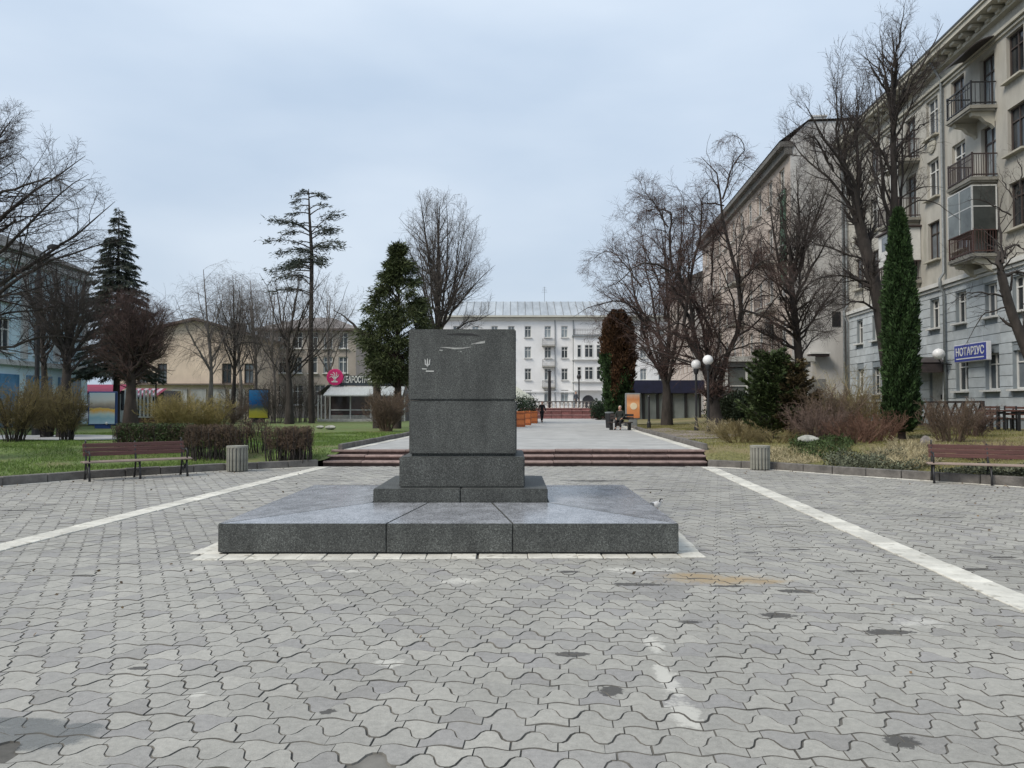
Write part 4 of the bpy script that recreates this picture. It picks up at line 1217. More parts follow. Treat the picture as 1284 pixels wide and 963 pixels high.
# ---------------- left: beige house, grey house, blue house
M_beige = mat('plaster_beige', (.62, .50, .40), .92, .15, .5, .2, 8, coords='World', detail=9)
M_tile_r = mat('roof_brown', (.12, .082, .068), .85, .3, .8, coords='World')
def simple_house(name, label, Y, px0, px1, eave, ridge, m, roofm, wins, gz_=.4, inset=4.0, depth=12):
    x0, x1 = xat(px0, Y), xat(px1, Y); cxh = (x0 + x1) / 2; hw_ = (x1 - x0) / 2
    o = thing(name, label, 'building', (cxh, Y, gz_))
    e = EYE + (HOR - eave) * Y / F_PX - gz_; rd = EYE + (HOR - ridge) * (Y + depth / 2) / F_PX - gz_
    hs = [(xat(px, Y) - cxh, EYE + (HOR - py) * Y / F_PX - gz_, w_, h_) for px, py, w_, h_ in wins]
    wall_grid(-hw_, hw_, -1, e, hs, .2).build('wall', m, o)
    MB().quadv((hw_, 0, -1), (hw_, depth, -1), (hw_, depth, e), (hw_, 0, e)).build('side_wall', m, o); MB().quadv((-hw_, depth, -1), (-hw_, 0, -1), (-hw_, 0, e), (-hw_, depth, e)).build('side_wall', m, o)
    for h in hs: window(o, *h, .16, 1, .68, M_wframe, sill=M_bandw, th=.1)
    f = .5
    MB().quadv((-hw_ - f, -f, e), (hw_ + f, -f, e), (hw_ - inset, depth / 2, rd), (-hw_ + inset, depth / 2, rd)).quadv((hw_ + f, -f, e), (hw_ + f, depth + f, e), (hw_ - inset, depth / 2, rd)).quadv((-hw_ - f, depth + f, e), (-hw_ - f, -f, e), (-hw_ + inset, depth / 2, rd)).quadv((hw_ + f, depth + f, e), (-hw_ - f, depth + f, e), (-hw_ + inset, depth / 2, rd), (hw_ - inset, depth / 2, rd)).build('roof', roofm, o)
    MB().box(0, -.2, e - .12, 2 * hw_ + .7, .8, .22).build('eaves', mat('eaves_brown', (.1, .075, .065), .85), o)
    return o, e, hw_
YG = 75.0
xg0, xg1, xgp = xat(150, YG), xat(322, YG), xat(245, YG); gg = .4
cxg = (xg0 + xg1) / 2; hg = (xg1 - xg0) / 2; pg = xgp - cxg
eg = EYE + (HOR - 423) * YG / F_PX - gg; rg = EYE + (HOR - 402) * YG / F_PX - gg
o = thing('beige_house', 'peach beige gabled house with brown roof behind the birches on the left', 'building', (cxg, YG, gg))
hs = [(xat(px, YG) - cxg, EYE + (HOR - 481) * YG / F_PX - gg, .95, 2.0) for px in (178, 203, 284, 312)]
gw = wall_grid(-hg, hg, -1, eg, hs, .2); gw.quadv((-hg, 0, eg), (hg, 0, eg), (pg, 0, rg)); gw.build('wall', M_beige, o)
for sx in (-1, 1): MB().quadv((sx * hg, 0, -1), (sx * hg, 13, -1), (sx * hg, 13, eg), (sx * hg, 0, eg)).build('side_wall', M_beige, o)
for h in hs: window(o, *h, .16, 1, .68, M_wframeb, sill=M_bandw, th=.1)
gr = MB()
for s_, xe in ((-1, -hg - .5), (1, hg + .5)):
    ze = eg - (rg - eg) * .5 / hg
    gr.v += [(xe, -.6, ze), (pg, -.6, rg + .06), (pg, 13.4, rg + .06), (xe, 13.4, ze), (xe, -.6, ze + .22), (pg, -.6, rg + .3), (pg, 13.4, rg + .3), (xe, 13.4, ze + .22)]
    k = len(gr.v) - 8
    gr.f += [(k, k + 3, k + 2, k + 1), (k + 4, k + 5, k + 6, k + 7), (k, k + 1, k + 5, k + 4), (k + 3, k, k + 4, k + 7)]
gr.build('roof', M_tile_r, o)
MB().box(0, -.25, 3.4, 2 * hg - .4, .5, .16).build('ledge', mat('ledge_dark', (.14, .11, .095), .9), o)
for k in range(4): MB().box(-hg + 6.0 + 1.9 * k, -.12, 1.6, 1.5, .2, 2.6).build('shop_window', glassmat('shop_glass', (.3, .3, .29), .2), o)
MB().box(2.6, 7, rg - .1, .9, .9, 1.3).build('chimney', M_tile_r, o)
wi = [(px, py, 1.0, 1.8) for px in (335, 354, 373, 392, 411, 430) for py in (437, 468)] + [(px, 508, 1.2, 2.2) for px in (345, 373, 401, 425)]
simple_house('grey_house', 'pale grey three storey house with rusty roof behind the tall conifer', 82, 322, 446, 412, 398, mat('plaster_grey', (.36, .315, .275), .92, .15, .5, coords='World', detail=8), mat('roof_grey_brown', (.17, .15, .14), .8, .3, .8, coords='World'), wi)
simple_house('red_house', 'low red roofed house behind the flower kiosk', 96, 430, 545, 480, 458, mat('plaster_tan', (.32, .25, .2), .9, .15, .6, coords='World'), mat('roof_red', (.17, .075, .06), .85, .3, 1, coords='World'), [(px, 500, 1, 1.6) for px in (460, 490, 515)])
M_blue = mat('plaster_blue', (.60, .76, .83), .9, .12, .5, .1, 8, coords='World', detail=8)
# the blue house faces the square: its front runs along the street, away from the camera
XBL = -30.0; yb0, yb1 = 12.0, 53.5
o = thing('blue_house', 'light blue house with white trim at the far left behind bare trees', 'building', (XBL, (yb0 + yb1) / 2, .4), PI / 2)
hw_ = (yb1 - yb0) / 2; e = 10.6
hs = [(hw_ - 2.2 - 3.3 * j, z, 1.15, 2.0) for j in range(12) for z in (4.5, 7.5)]
wall_grid(-hw_, hw_, -1, e, hs, .2).build('wall', M_blue, o)
for h in hs: window(o, *h, .16, 1, .68, M_wframe, sill=M_bandw, th=.1)
for sx in (-1, 1): MB().quadv((sx * hw_, 0, -1), (sx * hw_, 10, -1), (sx * hw_, 10, e), (sx * hw_, 0, e)).build('side_wall', M_blue, o)
MB().quadv((-hw_ - .5, -.5, e), (hw_ + .5, -.5, e), (hw_ - 4, 5, e + 2.6), (-hw_ + 4, 5, e + 2.6)).quadv((hw_ + .5, -.5, e), (hw_ + .5, 10.5, e), (hw_ - 4, 5, e + 2.6)).build('roof', M_roofd, o)
for k in range(13): MB().box(hw_ - .5 - 3.3 * k, -.07, e / 2 + 1.9, .5, .16, e - 4.6).build('pilaster', M_bandw, o)
for z, h in ((3.9, .3), (e - .4, .4)): MB().box(0, -.12, z, 2 * hw_, .3, h).build('trim', M_bandw, o)
for k in range(12): MB().box(hw_ - 2.2 - 3.3 * k, -.05, 1.6, 2.5, .12, 3.2).build('shop_window', glassmat('shop_blue', (.07, .16, .26), .15), o)
# ================================================================== street furniture
def bench(label, p, rz, L=2.3):
    o = thing('park_bench', label, 'bench', p, rz, 'park benches by the kerb')
    for k in range(4):                       # seat slats
        MB().box(0, -.22 + .125 * k, .445 - .012 * abs(k - 1), L, .105, .035).build('seat_slat', M_seatwood, o, bevel=.008)
    for k, z in enumerate((.60, .70, .80)):
        MB().box(0, .24 + .035 * k + .0, z, L - .12, .032, .095).build('back_slat', M_wood_red, o, (0, 0, 0), bevel=.006)
    for x in (-L / 2 + .12, 0.0, L / 2 - .12):
        b = MB()
        b.tube([(x, -.30, 0), (x, -.26, .2), (x, -.20, .42)], [.03, .02, .026], 6)
        b.tube([(x, .32, 0), (x, .24, .22), (x, .19, .42), (x, .26, .66), (x, .345, .88)], [.03, .022, .024, .02, .018], 6)
        b.bar((x, -.24, .41), (x, .21, .41), .035, .04)
        if x != 0:
            b.tube([(x, -.24, .12), (x, -.08, .3), (x, .08, .14), (x, .26, .26)], .014, 5)
            b.tube([(x, -.22, .36), (x, -.05, .18), (x, .12, .36)], .012, 5)
            b.tube([(x, -.25, .45), (x, -.27, .62), (x, -.16, .68), (x, .0, .64), (x, .25, .66)], .018, 6)
            b.tube([(x, .24, .86), (x, .30, .93), (x, .37, .93), (x, .36, .86)], .014, 5)
        else:
            b.bar((x, -.2, .2), (x, .25, .2), .025)
        b.build('iron_frame', M_iron, o, smooth=True)
    return o
pL0, pL1 = ground(110, 604), ground(236, 597)
v = pL1 - pL0; c = (pL0 + pL1) / 2
n_ = Vector((-v.y, v.x, 0)).normalized()
bench('reddish wooden park bench with iron legs in front of the left clipped hedge', tuple(c + n_ * .25), math.atan2(v.y, v.x), v.length + .18)
pR0 = ground(1171, 606); ang = R_(-24)
v = Vector((math.cos(ang), math.sin(ang), 0))
pc = pR0 + v * 1.12
bench('reddish wooden park bench with iron legs cut by the right edge', (pc.x + .10, pc.y + .25, 0), ang, 2.45)

def bin_(label, px, py, r, h):
    g = ground(px, py)
    o = thing('litter_bin', label, 'litter bin', tuple(g + Vector((0, .25, 0))), 0, 'ribbed concrete litter bins')
    MB().lathe([(r * .82, 0), (r * .9, h * .5), (r * .94, h - .05), (r * .8, h - .05), (r * .78, .1)], 20).build('drum', mat('bin_drum', (.14, .135, .12), .9), o)
    rib = MB().box(0, 0, h / 2, .058, .05, h - .02, taper=1.1).mesh('rib', M_conc, .012)
    n = 17
    for k in range(n):
        a = 2 * PI * k / n
        link(rib, 'rib', o, (r * .9 * math.cos(a), r * .9 * math.sin(a), .01), (0, 0, a + PI / 2))
    MB().lathe([(r * .96, h - .04), (r * 1.02, h - .04), (r * 1.02, h + .015), (r * .8, h + .015)], 20).build('rim', M_conc, o)
    return o
bin_('pale ribbed concrete litter bin by the left hedge', 293, 592, .27, .66)
bin_('yellowish ribbed concrete litter bin on the right kerb', 957, 590, .26, .64)

def globe_lamp(label, px, py_base, py_globe, Y, gr=.235):
    p = gp(px, Y); top = at(px, py_globe, Y).z - p[2]
    o = thing('street_lamp', label, 'street lamp', p, 0, 'globe lamps beside the walk')
    MB().lathe([(.11, -.1), (.11, .25), (.075, .3), (.06, .5), (.055, top - gr - .25), (.1, top - gr - .2), (.13, top - gr - .06), (.13, top - gr + .02)], 12).build('pole', M_iron, o, smooth=False)
    MB().lathe([(.02, -gr)] + [(gr * math.cos(t), gr * math.sin(t)) for t in np.linspace(-1.3, 1.3, 11)] + [(.02, gr)], 20).build('globe', mat('lamp_globe', (.8, .8, .8), .35, .03, 3), o, (0, 0, top), smooth=True)
globe_lamp('black lamp post with white globe, left of the pair by the dark kiosk', 873, 541, 457, 36.5)
globe_lamp('black lamp post with white globe, right of the pair by the forked tree', 888, 545, 451.5, 34.8)

def post(name, label, cat, px, Y, h, r, m=None, group=None, extra=None):
    p = gp(px, Y); o = thing(name, label, cat, p, 0, group)
    MB().lathe([(r * 1.7, -.05), (r * 1.7, .3), (r * 1.1, .4), (r, .6), (r * .8, h)], 10).build('pole', m or M_iron, o)
    if extra == 'lamp': MB().lathe([(.03, 0), (.2, .05), (.24, .3), (.18, .45), (.02, .5)], 12).build('lantern', m or M_iron, o, (0, 0, h))
    if extra == 'arm':
        MB().tube([(0, 0, h), (.2, -.2, h + .3), (1.1, -.9, h + .45)], .04, 6).build('arm', m or M_iron, o)
        MB().box(1.2, -1.0, h + .45, .6, .25, .12, -.7).build('lamp_head', m or M_iron, o)
    if extra == 'cap': MB().lathe([(r * 1.2, 0), (r * 1.3, .06), (r * .6, .14)], 10).build('cap', m or M_iron, o, (0, 0, h))
    return o
post('street_pole', 'tall black street pole behind the far left shrubs', 'pole', 46, 33, 7.6, .10, extra='arm')
post('garden_post', 'slim black post on the grass left of the forked trees', 'post', 813.5, 42, 1.7, .065, extra='cap')
post('street_pole', 'thick black pole in front of the white house', 'pole', 689, 78, 4.6, .18, extra='cap')
post('street_pole', 'thin dark pole left of the white house archway', 'pole', 726, 80, 4.0, .09, extra='lamp')
post('street_pole', 'dark slim pole beside the beige house', 'pole', 195.5, 52, 3.6, .06, extra='cap')
post('street_pole', 'thin pole rising above the flower kiosk', 'pole', 434, 68, 6.5, .05, extra='cap')

# ---- advertising lightboxes
def lightbox(label, px0, px1, py0, py1, Y, base_h, body, poster_cols, rz=0.0, leg=True):
    w_ = (px1 - px0) / F_PX * Y; p = gp((px0 + px1) / 2, Y)
    zt = at(0, py0, Y).z - p[2]; zb = at(0, py1, Y).z - p[2]
    o = thing('advert_lightbox', label, 'advertising stand', p, rz)
    MB().box(0, 0, (zt + zb) / 2, w_, .24, zt - zb).build('case', body, o, bevel=.03)
    if leg: MB().box(0, 0, (zb - .1) / 2 + .01, w_ * .55, .2, zb + .1).build('foot', body, o, bevel=.03)
    return o, w_, zt, zb
def poster(name, o, w_, zt, zb, rows, marg=.07, yoff=-.135):
    """printed sheet: stacked colour bands with ragged blotches, flat on the case"""
    m, t, p = _new(name); n = t.nodes.new; L = t.links.new
    tc = n('ShaderNodeTexCoord'); nz = n('ShaderNodeTexNoise'); nz.inputs['Scale'].default_value = 3.5; nz.inputs['Detail'].default_value = 4
    L(tc.outputs['Generated'], nz.inputs[0])
    sp = n('ShaderNodeSeparateXYZ'); L(tc.outputs['Generated'], sp.inputs[0])
    ad = n('ShaderNodeMath'); ad.operation = 'MULTIPLY_ADD'; L(nz.outputs[0], ad.inputs[0]); ad.inputs[1].default_value = .22; 
    sb = n('ShaderNodeMath'); sb.operation = 'SUBTRACT'; L(sp.outputs[2], sb.inputs[0]); sb.inputs[1].default_value = .11
    L(sb.outputs[0], ad.inputs[2])
    r = n('ShaderNodeValToRGB'); e = r.color_ramp.elements
    e[0].position = rows[0][0]; e[0].color = (*rows[0][1], 1); e[1].position = rows[-1][0]; e[1].color = (*rows[-1][1], 1)
    for ps, c in rows[1:-1]: q = e.new(ps); q.color = (*c, 1)
    L(ad.outputs[0], r.inputs[0]); L(r.outputs[0], p.inputs['Base Color']); p.inputs['Roughness'].default_value = .25
    return MB().box(0, yoff, (zt + zb) / 2, w_ - 2 * marg, .012, zt - zb - 2 * marg).build('poster', m, o)
blu = mat('case_blue', (.02, .06, .20), .45, .1, 3)
o, w_, zt, zb = lightbox('blue advertising lightbox with pale poster beside the brown tree', 113, 146, 491, 533, 43, .4, blu, None, R_(8))
poster('poster_pale', o, w_, zt, zb, [(0, (.45, .6, .7)), (.2, (.3, .5, .58)), (.3, (.5, .62, .6)), (.42, (.75, .42, .08)), (.48, (.72, .5, .15)), (.52, (.2, .17, .15)), (.66, (.45, .4, .33)), (.8, (.6, .62, .6)), (1, (.5, .62, .66))])
sph = MB().lathe([(.02, -.08), (.07, -.04), (.08, 0), (.07, .04), (.02, .08)], 10).build('knob', M_wp, o, (.25, -.14, .3))
o, w_, zt, zb = lightbox('black framed lightbox with blue and yellow poster behind the birches', 312, 338, 488, 525, 58, .1, M_iron, None)
poster('poster_blue_yellow', o, w_, zt, zb, [(0, (.62, .55, .05)), (.22, (.55, .5, .08)), (.36, (.1, .14, .12)), (.5, (.02, .12, .35)), (.7, (.03, .2, .5)), (.85, (.05, .25, .55)), (1, (.1, .3, .6))])
o, w_, zt, zb = lightbox('grey lightbox with a round pale mark on an orange poster by the dark kiosk', 784, 803, 493, 525.5, 44, .3, mat('case_grey', (.2, .21, .21), .5), None)
poster('poster_orange', o, w_, zt, zb, [(0, (.62, .22, .08)), (.4, (.7, .3, .12)), (.55, (.8, .42, .2)), (.8, (.62, .25, .1)), (1, (.55, .4, .3))])
MB().lathe([(.2, 0), (.2, .012), (.02, .014)], 20).build('printed_disc', flat('disc_cream', (.8, .66, .45)), o, (0.02, -.142, (zt + zb) / 2), (PI / 2, 0, 0))

# ---- dark kiosk
YK = 66.0
p = gp(833, YK); o = thing('dark_kiosk', 'navy roofed kiosk with grey shutters behind the right trees', 'kiosk', p)
kw = 97 / F_PX * YK; kt = at(0, 477, YK).z - p[2]; kb = at(0, 493, YK).z - p[2]
M_navy = mat('kiosk_navy', (.012, .014, .04), .5, .3, 2)
MB().box(0, 1.5, (kt + kb) / 2, kw, 4.2, kt - kb).build('fascia', M_navy, o)
MB().box(-kw / 2 + .35, -.9, kb - .1, 1.2, .5, .5).build('awning_box', M_navy, o)
pw = (kw - .6) / 5
for k in range(5):
    MB().box(-kw / 2 + .3 + (k + .5) * pw, -.05, kb / 2 - .1, pw - .24, .06, kb + .1).build('shutter_panel', mat('shutter_grey', (.17, .19, .185), .5, .12, 1.2), o)
for k in range(6): MB().box(-kw / 2 + .3 + k * pw, -.1, kb / 2 - .1, .2, .2, kb + .1).build('post', M_iron, o)
MB().box(0, 1.8, kb / 2 - .1, kw - .4, 3.4, kb).build('core', M_iron2, o)

# ---- flower kiosk
YF = 62.0
p = gp(460, YF); o = thing('flower_kiosk', 'glazed kiosk with white letters, striped awning and pink round emblem', 'kiosk', p)
def kz(py): return at(0, py, YF).z - p[2]
def kx(px): return xat(px, YF) - p[0]
zf0, zf1 = kz(483.5), kz(471)
M_fdark = mat('fascia_dark', (.045, .055, .065), .5, .2, 2)
MB().box((kx(424) + kx(508)) / 2, .1, (zf0 + zf1) / 2, kx(508) - kx(424), .4, zf1 - zf0).build('fascia', M_fdark, o)
me, wd = text_mesh('КЕАРОСТАНЦІЯ', .9, .01, M_wp, 'lettering', bold=.02)
link(me, 'lettering', o, ((kx(430) + kx(475)) / 2, -.12, (zf0 + zf1) / 2 + .05), (PI / 2, 0, 0)).scale = ((kx(475) - kx(430)) / max(wd, .1), .8, 1)
lo = MB().lathe([(.68, 0), (.68, .14), (.6, .16), (.02, .16)], 28).build('round_emblem', mat('emblem_pink', (.62, .03, .16), .4, .1, 3), o, (kx(421), -.2, kz(473)), (PI / 2, 0, 0))
st = MB()
for k in range(5):
    a = R_(20 + 35 * k); a2 = R_(35 + 38 * k)
    st.tube([(.05 * k - .1, -.17, -.3), (.30 * math.cos(a), -.17, .25 * math.sin(a)), (.42 * math.cos(a2), -.17, .42 * math.sin(a2))], .035, 5)
st.box(-.02, -.17, -.38, .5, .03, .09)
st.build('flower_drawing', M_wp, lo, (0, 0, 0), (-PI / 2, 0, 0))
awm = MB(); xa, xb = kx(411), kx(508)
awm.v = [(xa, -1.5, kz(495.5)), (xb, -1.5, kz(495.5)), (xb, -.1, kz(484.5)), (xa + .25, -.1, kz(484.5)), (xa, -1.5, kz(497)), (xb, -1.5, kz(497)), (xb, -.1, kz(485.6)), (xa + .25, -.1, kz(485.6))]
awm.f = [(0, 1, 2, 3), (7, 6, 5, 4), (0, 4, 5, 1), (1, 5, 6, 2), (3, 7, 4, 0)]
awm.build('awning', mat('awning_grey', (.45, .47, .46), .8, .14, 2, stretch=(6, 1, 1)), o)
for px in (415, 440.5, 466, 492, 508):
    MB().box(kx(px), -.3, kz(497) / 2, .1, .1, kz(497)).build('post', M_wframe, o)
for a_, b_ in ((415, 440.5), (440.5, 466), (466, 492), (492, 508)):
    x0, x1 = kx(a_) + .06, kx(b_) - .06
    MB().box((x0 + x1) / 2, -.27, kz(497) / 2 + .3, x1 - x0, .02, kz(497) - .6).build('pane', glassmat('kiosk_glass', (.09, .07, .07), .1), o)
    MB().box((x0 + x1) / 2, -.29, kz(514), x1 - x0, .06, .09).build('transom', M_wframe, o)
    MB().box((x0 + x1) / 2, -.28, .28, x1 - x0, .05, .5).build('stall_board', mat('board_grey', (.33, .33, .3), .8), o)
MB().box((kx(412) + kx(508)) / 2, 1.9, kz(490) / 2, kx(508) - kx(412) - .1, 4.0, kz(488)).build('body', mat('kiosk_body', (.12, .115, .12), .8, .5, .9), o)
sh = MB()
for k in range(9): sh.box(kx(418 + 10 * k), -.17, kz(519) + .12 * (k % 3), .42, .06, .4)
sh.build('flower_shelf', mat('flower_pots', (.25, .1, .1), .8, .7, 1.4), o)
MB().box(kx(455), -.7, .1, 6.6, 1.5, .2).build('doorstep', mat('doorstep', (.4, .4, .38), .9), o)
# side awning to the left
MB().quadv((kx(400), -.6, kz(494)), (kx(413), -.6, kz(483)), (kx(413), 2, kz(483)), (kx(400), 2, kz(494))).quadv((kx(400), 2, kz(495)), (kx(413), 2, kz(484)), (kx(413), -.6, kz(484)), (kx(400), -.6, kz(495))).build('side_awning', M_fdark, o)
for px in (401, 405, 410): MB().tube([(kx(px), -.5, 0), (kx(px), -.5, kz(495))], .05, 6).build('post', M_wframe, o)

# ---- pink roofed kiosk on the left
YP = 58.0
p = gp(150, YP); o = thing('pink_kiosk', 'long kiosk with crimson awning and white window bars behind the brown tree', 'kiosk', p)
def kz(py): return at(0, py, YP).z - p[2]
def kx(px): return xat(px, YP) - p[0]
M_crim = mat('awning_crimson', (.33, .010, .055), .6, .2, 2)
r = MB(); r.v = [(kx(100), -1.2, kz(491)), (kx(161), -1.2, kz(491)), (kx(161), .4, kz(482)), (kx(100), .4, kz(482)), (kx(100), -1.2, kz(493)), (kx(161), -1.2, kz(493))]
r.f = [(0, 1, 2, 3), (0, 4, 5, 1)]; r.build('awning', M_crim, o)
for k in range(9):
    x0 = kx(166 + 4.6 * k); x1 = kx(166 + 4.6 * (k + 1))
    q = MB(); q.v = [(x0, -1.2, kz(496)), (x1, -1.2, kz(496)), (x1, .3, kz(487)), (x0, .3, kz(487)), (x0, -1.2, kz(498)), (x1, -1.2, kz(498))]; q.f = [(0, 1, 2, 3), (0, 4, 5, 1)]
    q.build('awning_stripe', M_crim if k % 2 == 0 else flat('stripe_pale', (.6, .45, .5)), o)
for k in range(9): MB().box(kx(168 + 4.6 * k), -1.27, (kz(522) + kz(489)) / 2, .12, .1, kz(489) - kz(522)).build('bar', M_wframe, o)
for k in range(6): MB().box(kx(114 + 9.5 * k), -.2, kz(494) / 2, .16, .12, kz(494)).build('post', M_wframe, o)
MB().box((kx(166) + kx(206)) / 2, -1.27, kz(522) - .04, kx(206) - kx(166), .2, .1).build('sill', M_wframe, o)
MB().box((kx(100) + kx(206)) / 2, 1.4, kz(490) / 2, kx(206) - kx(100), 3.0, kz(489)).build('body', glassmat('kiosk_dark', (.07, .07, .08), .2), o)
MB().box((kx(166) + kx(206)) / 2, -1.25, kz(523) / 2, kx(206) - kx(166), .1, kz(523)).build('stall_board', mat('board_redbrown', (.15, .07, .06), .85, .4, 1.5), o)
MB().box((kx(140) + kx(160)) / 2, -.24, .45, kx(160) - kx(140), .1, .9).build('stall_board', mat('board_white', (.6, .6, .58), .7), o)

# ---- cars parked behind the left shrubs
def car(label, loc, rz, m):
    o = thing('parked_car', label, 'car', loc, rz, 'cars parked along the left street')
    prof = [(-2.05, .32), (-2.08, .62), (-1.95, .86), (-1.35, .93), (-.75, 1.36), (.2, 1.44), (1.05, 1.38), (1.75, .98), (2.05, .92), (2.1, .5), (2.02, .3)]
    b = MB(); n = len(prof)
    def wz(z): return .82 - .22 * max(0, (z - .9) / .54)
    for s in (-1, 1): b.v += [(x, s * wz(z), z) for x, z in prof]
    b.f = [tuple(reversed(range(n))) if False else tuple(range(n)), tuple(n + k for k in reversed(range(n)))] + [((k + 1) % n, k, n + k, n + (k + 1) % n) for k in range(n)]
    b.build('body', m, o, bevel=.05, seg=2, smooth=True)
    g = glassmat('car_glass', (.02, .025, .03), .06)
    for s in (-1, 1):
        y0, y1 = s * (wz(.96) + .012), s * (wz(1.34) + .012)
        for q in ([(-1.12, .97), (-.70, 1.29), (-.1, 1.35), (-.1, .97)], [(0, .97), (0, 1.35), (.85, 1.32), (1.05, .97)]):
            d = MB(); d.v = [(x, (wz(z) + .012) * s, z) for x, z in q] + [(x, (wz(z) - .03) * s, z) for x, z in q]
            d.f = [(0, 1, 2, 3), (7, 6, 5, 4)] + [(k, (k + 1) % 4, 4 + (k + 1) % 4, 4 + k) for k in range(4)]
            d.build('side_window', g, o)
        for x in (-1.3, 1.28):
            w0 = MB().lathe([(.31, -.1), (.33, -.07), (.33, .07), (.31, .1), (.2, .1)], 18).build('wheel', mat('tyre', (.02, .02, .02), .9), o, (x, s * .76, .33), (PI / 2, 0, 0))
            MB().lathe([(.2, 0), (.19, .02), (.05, .03)], 14).build('rim', mat('rim', (.35, .35, .36), .35, .1, 4, metal=.7), w0, (0, 0, .1 if s < 0 else -.13))
        MB().box(-2.02, s * .6, .7, .12, .3, .14).build('headlight', M_wp, o, bevel=.03)
        MB().box(2.05, s * .62, .78, .1, .26, .16).build('tail_light', mat('tail_red', (.3, .01, .01), .3), o, bevel=.02)
    for q, nm in (([(-1.30, .955), (-.78, 1.36)], 'windscreen'), ([(1.68, 1.02), (1.1, 1.37)], 'rear_window')):
        (xa, za), (xb, zb2) = q; sg_ = -.03 if xa < 0 else .03
        d = MB().quadv((xa + sg_, -wz(za) + .1, za + .01), (xa + sg_, wz(za) - .1, za + .01), (xb + sg_, wz(zb2) - .08, zb2), (xb + sg_, -wz(zb2) + .08, zb2)); d.build(nm, g, o)
    return o
car('white parked car half hidden by the left shrubs and lightbox', gp(104, 50), R_(186), mat('car_white', (.7, .7, .7), .25, .03, 2))
car('dark grey parked car glimpsed between the two far left shrubs', gp(44, 49), R_(5), mat('car_grey', (.09, .1, .11), .25, .05, 2))
car('pale silver parked car at the far left edge', gp(-42, 51), R_(5), mat('car_silver', (.45, .46, .47), .25, .05, 2))

# ---- planters and parasol at the left of the walk
M_terra = mat('planter_orange', (.42, .125, .035), .7, .2, 3)
def planter(label, x, Y, w_, h, plant):
    o = thing('planter', label, 'planter', (x, Y, .43), R_(-3.8), 'orange planters beside the walk')
    MB().box(0, 0, h / 2, w_, w_, h).build('box', M_terra, o, bevel=.03)
    for z in (.12, h * .5, h - .12): MB().box(0, 0, z, w_ + .04, w_ + .04, .05).build('band', mat('planter_band', (.25, .07, .025), .7), o)
    rng = np.random.default_rng(int(Y)); n = 900
    P = rng.normal(size=(n, 3)) * np.array([.2, .2, .28]) + np.array([0, 0, h + .35]); P[:, 2] = np.maximum(P[:, 2], h)
    V, F = leaves(P, P - np.array([0, 0, h]), .12, .05, rng, .8)
    link(fastmesh('shrub', V, [F], plant), 'shrub', o)
M_box = leafmat('leaf_box', (.06, .085, .03), .5)
M_conifer = leafmat('needle_dark', (.026, .045, .024), .5)
planter('orange planter with shrub, nearest behind the plinth', xat(651, 46), 46.2, .72, .95, M_conifer)
planter('orange planter with shrub, middle of the row behind the plinth', xat(659, 50), 50, .72, .95, M_conifer)
planter('orange planter with shrub, farthest of the row behind the plinth', xat(668, 55), 55, .7, .9, M_conifer)
YU = 58.0; p = (xat(640, YU), YU, .43)
o = thing('parasol', 'cream cafe parasol half hidden behind the plinth', 'parasol', p)
zt = at(0, 480, YU).z - .43; ze = at(0, 499, YU).z - .43; hw2 = (669 - 640) / F_PX * YU
c = MB(); c.v = [(-hw2, -hw2, ze), (hw2, -hw2, ze), (hw2, hw2, ze), (-hw2, hw2, ze), (0, 0, zt)] + [(-hw2, -hw2, ze - .2), (hw2, -hw2, ze - .2), (hw2, hw2, ze - .2), (-hw2, hw2, ze - .2)]
c.f = [(0, 1, 4), (1, 2, 4), (2, 3, 4), (3, 0, 4), (5, 6, 1, 0), (6, 7, 2, 1), (7, 8, 3, 2), (8, 5, 0, 3)]
c.build('canopy', mat('canvas_cream', (.66, .63, .5), .9, .06, 2), o)
MB().tube([(0, 0, 0), (0, 0, zt - .05)], .035, 8).build('pole', M_wframe, o)
for a in range(4):
    s = [(-1, -1), (1, -1), (1, 1), (-1, 1)][a]; MB().bar((0, 0, zt - .6), (s[0] * hw2 * .8, s[1] * hw2 * .8, ze + .15), .03).build('rib', M_wframe, o)

# ---- red granite terrace in front of the white house
M_redg = mat('granite_red', (.20, .085, .08), .75, .3, 3, .2, 30, coords='World', rnd=.25)
M_redt = mat('granite_pink', (.33, .20, .185), .75, .25, 3, coords='World', rnd=.15)
YT = 74.0
tx0, tx1 = xat(652, YT), xat(770, YT)
o = thing('terrace', 'red granite terrace with low balustrade at the end of the walk', 'terrace', ((tx0 + tx1) / 2, YT, .42))
hw3 = (tx1 - tx0) / 2
for lvl, (y, z0, z1) in enumerate(((0, 0, .4), (.5, .4, .8), (1.0, .8, 1.05))):
    n = 9; L = 2 * hw3 / n
    bm_ = MB().box(0, .3, (z1 - z0) / 2 - .03, L - .03, .6, z1 - z0 - .06).mesh('granite_block', M_redg)
    tm_ = MB().box(0, .28, z1 - z0 - .03, L - .012, .66, .06).mesh('coping', M_redt)
    for k in range(n):
        link(bm_, 'granite_block', o, (-hw3 + (k + .5) * L, y, z0)); link(tm_, 'coping', o, (-hw3 + (k + .5) * L, y, z0))
MB().box(0, 3.2, .5, 2 * hw3, 4.0, 1.02).build('platform', M_redg, o)
bl_ = MB().lathe([(.12, 0), (.12, .06), (.06, .12), (.1, .3), (.06, .5), (.11, .58)], 8).mesh('baluster', flat('baluster_pale', (.5, .48, .45)))
for k in range(22): link(bl_, 'baluster', o, (-hw3 + .3 + k * (2 * hw3 - .6) / 21, 1.4, 1.05))
MB().box(0, 1.4, 1.68, 2 * hw3, .3, .1).build('handrail', mat('rail_stone_dark', (.1, .1, .095), .8), o)

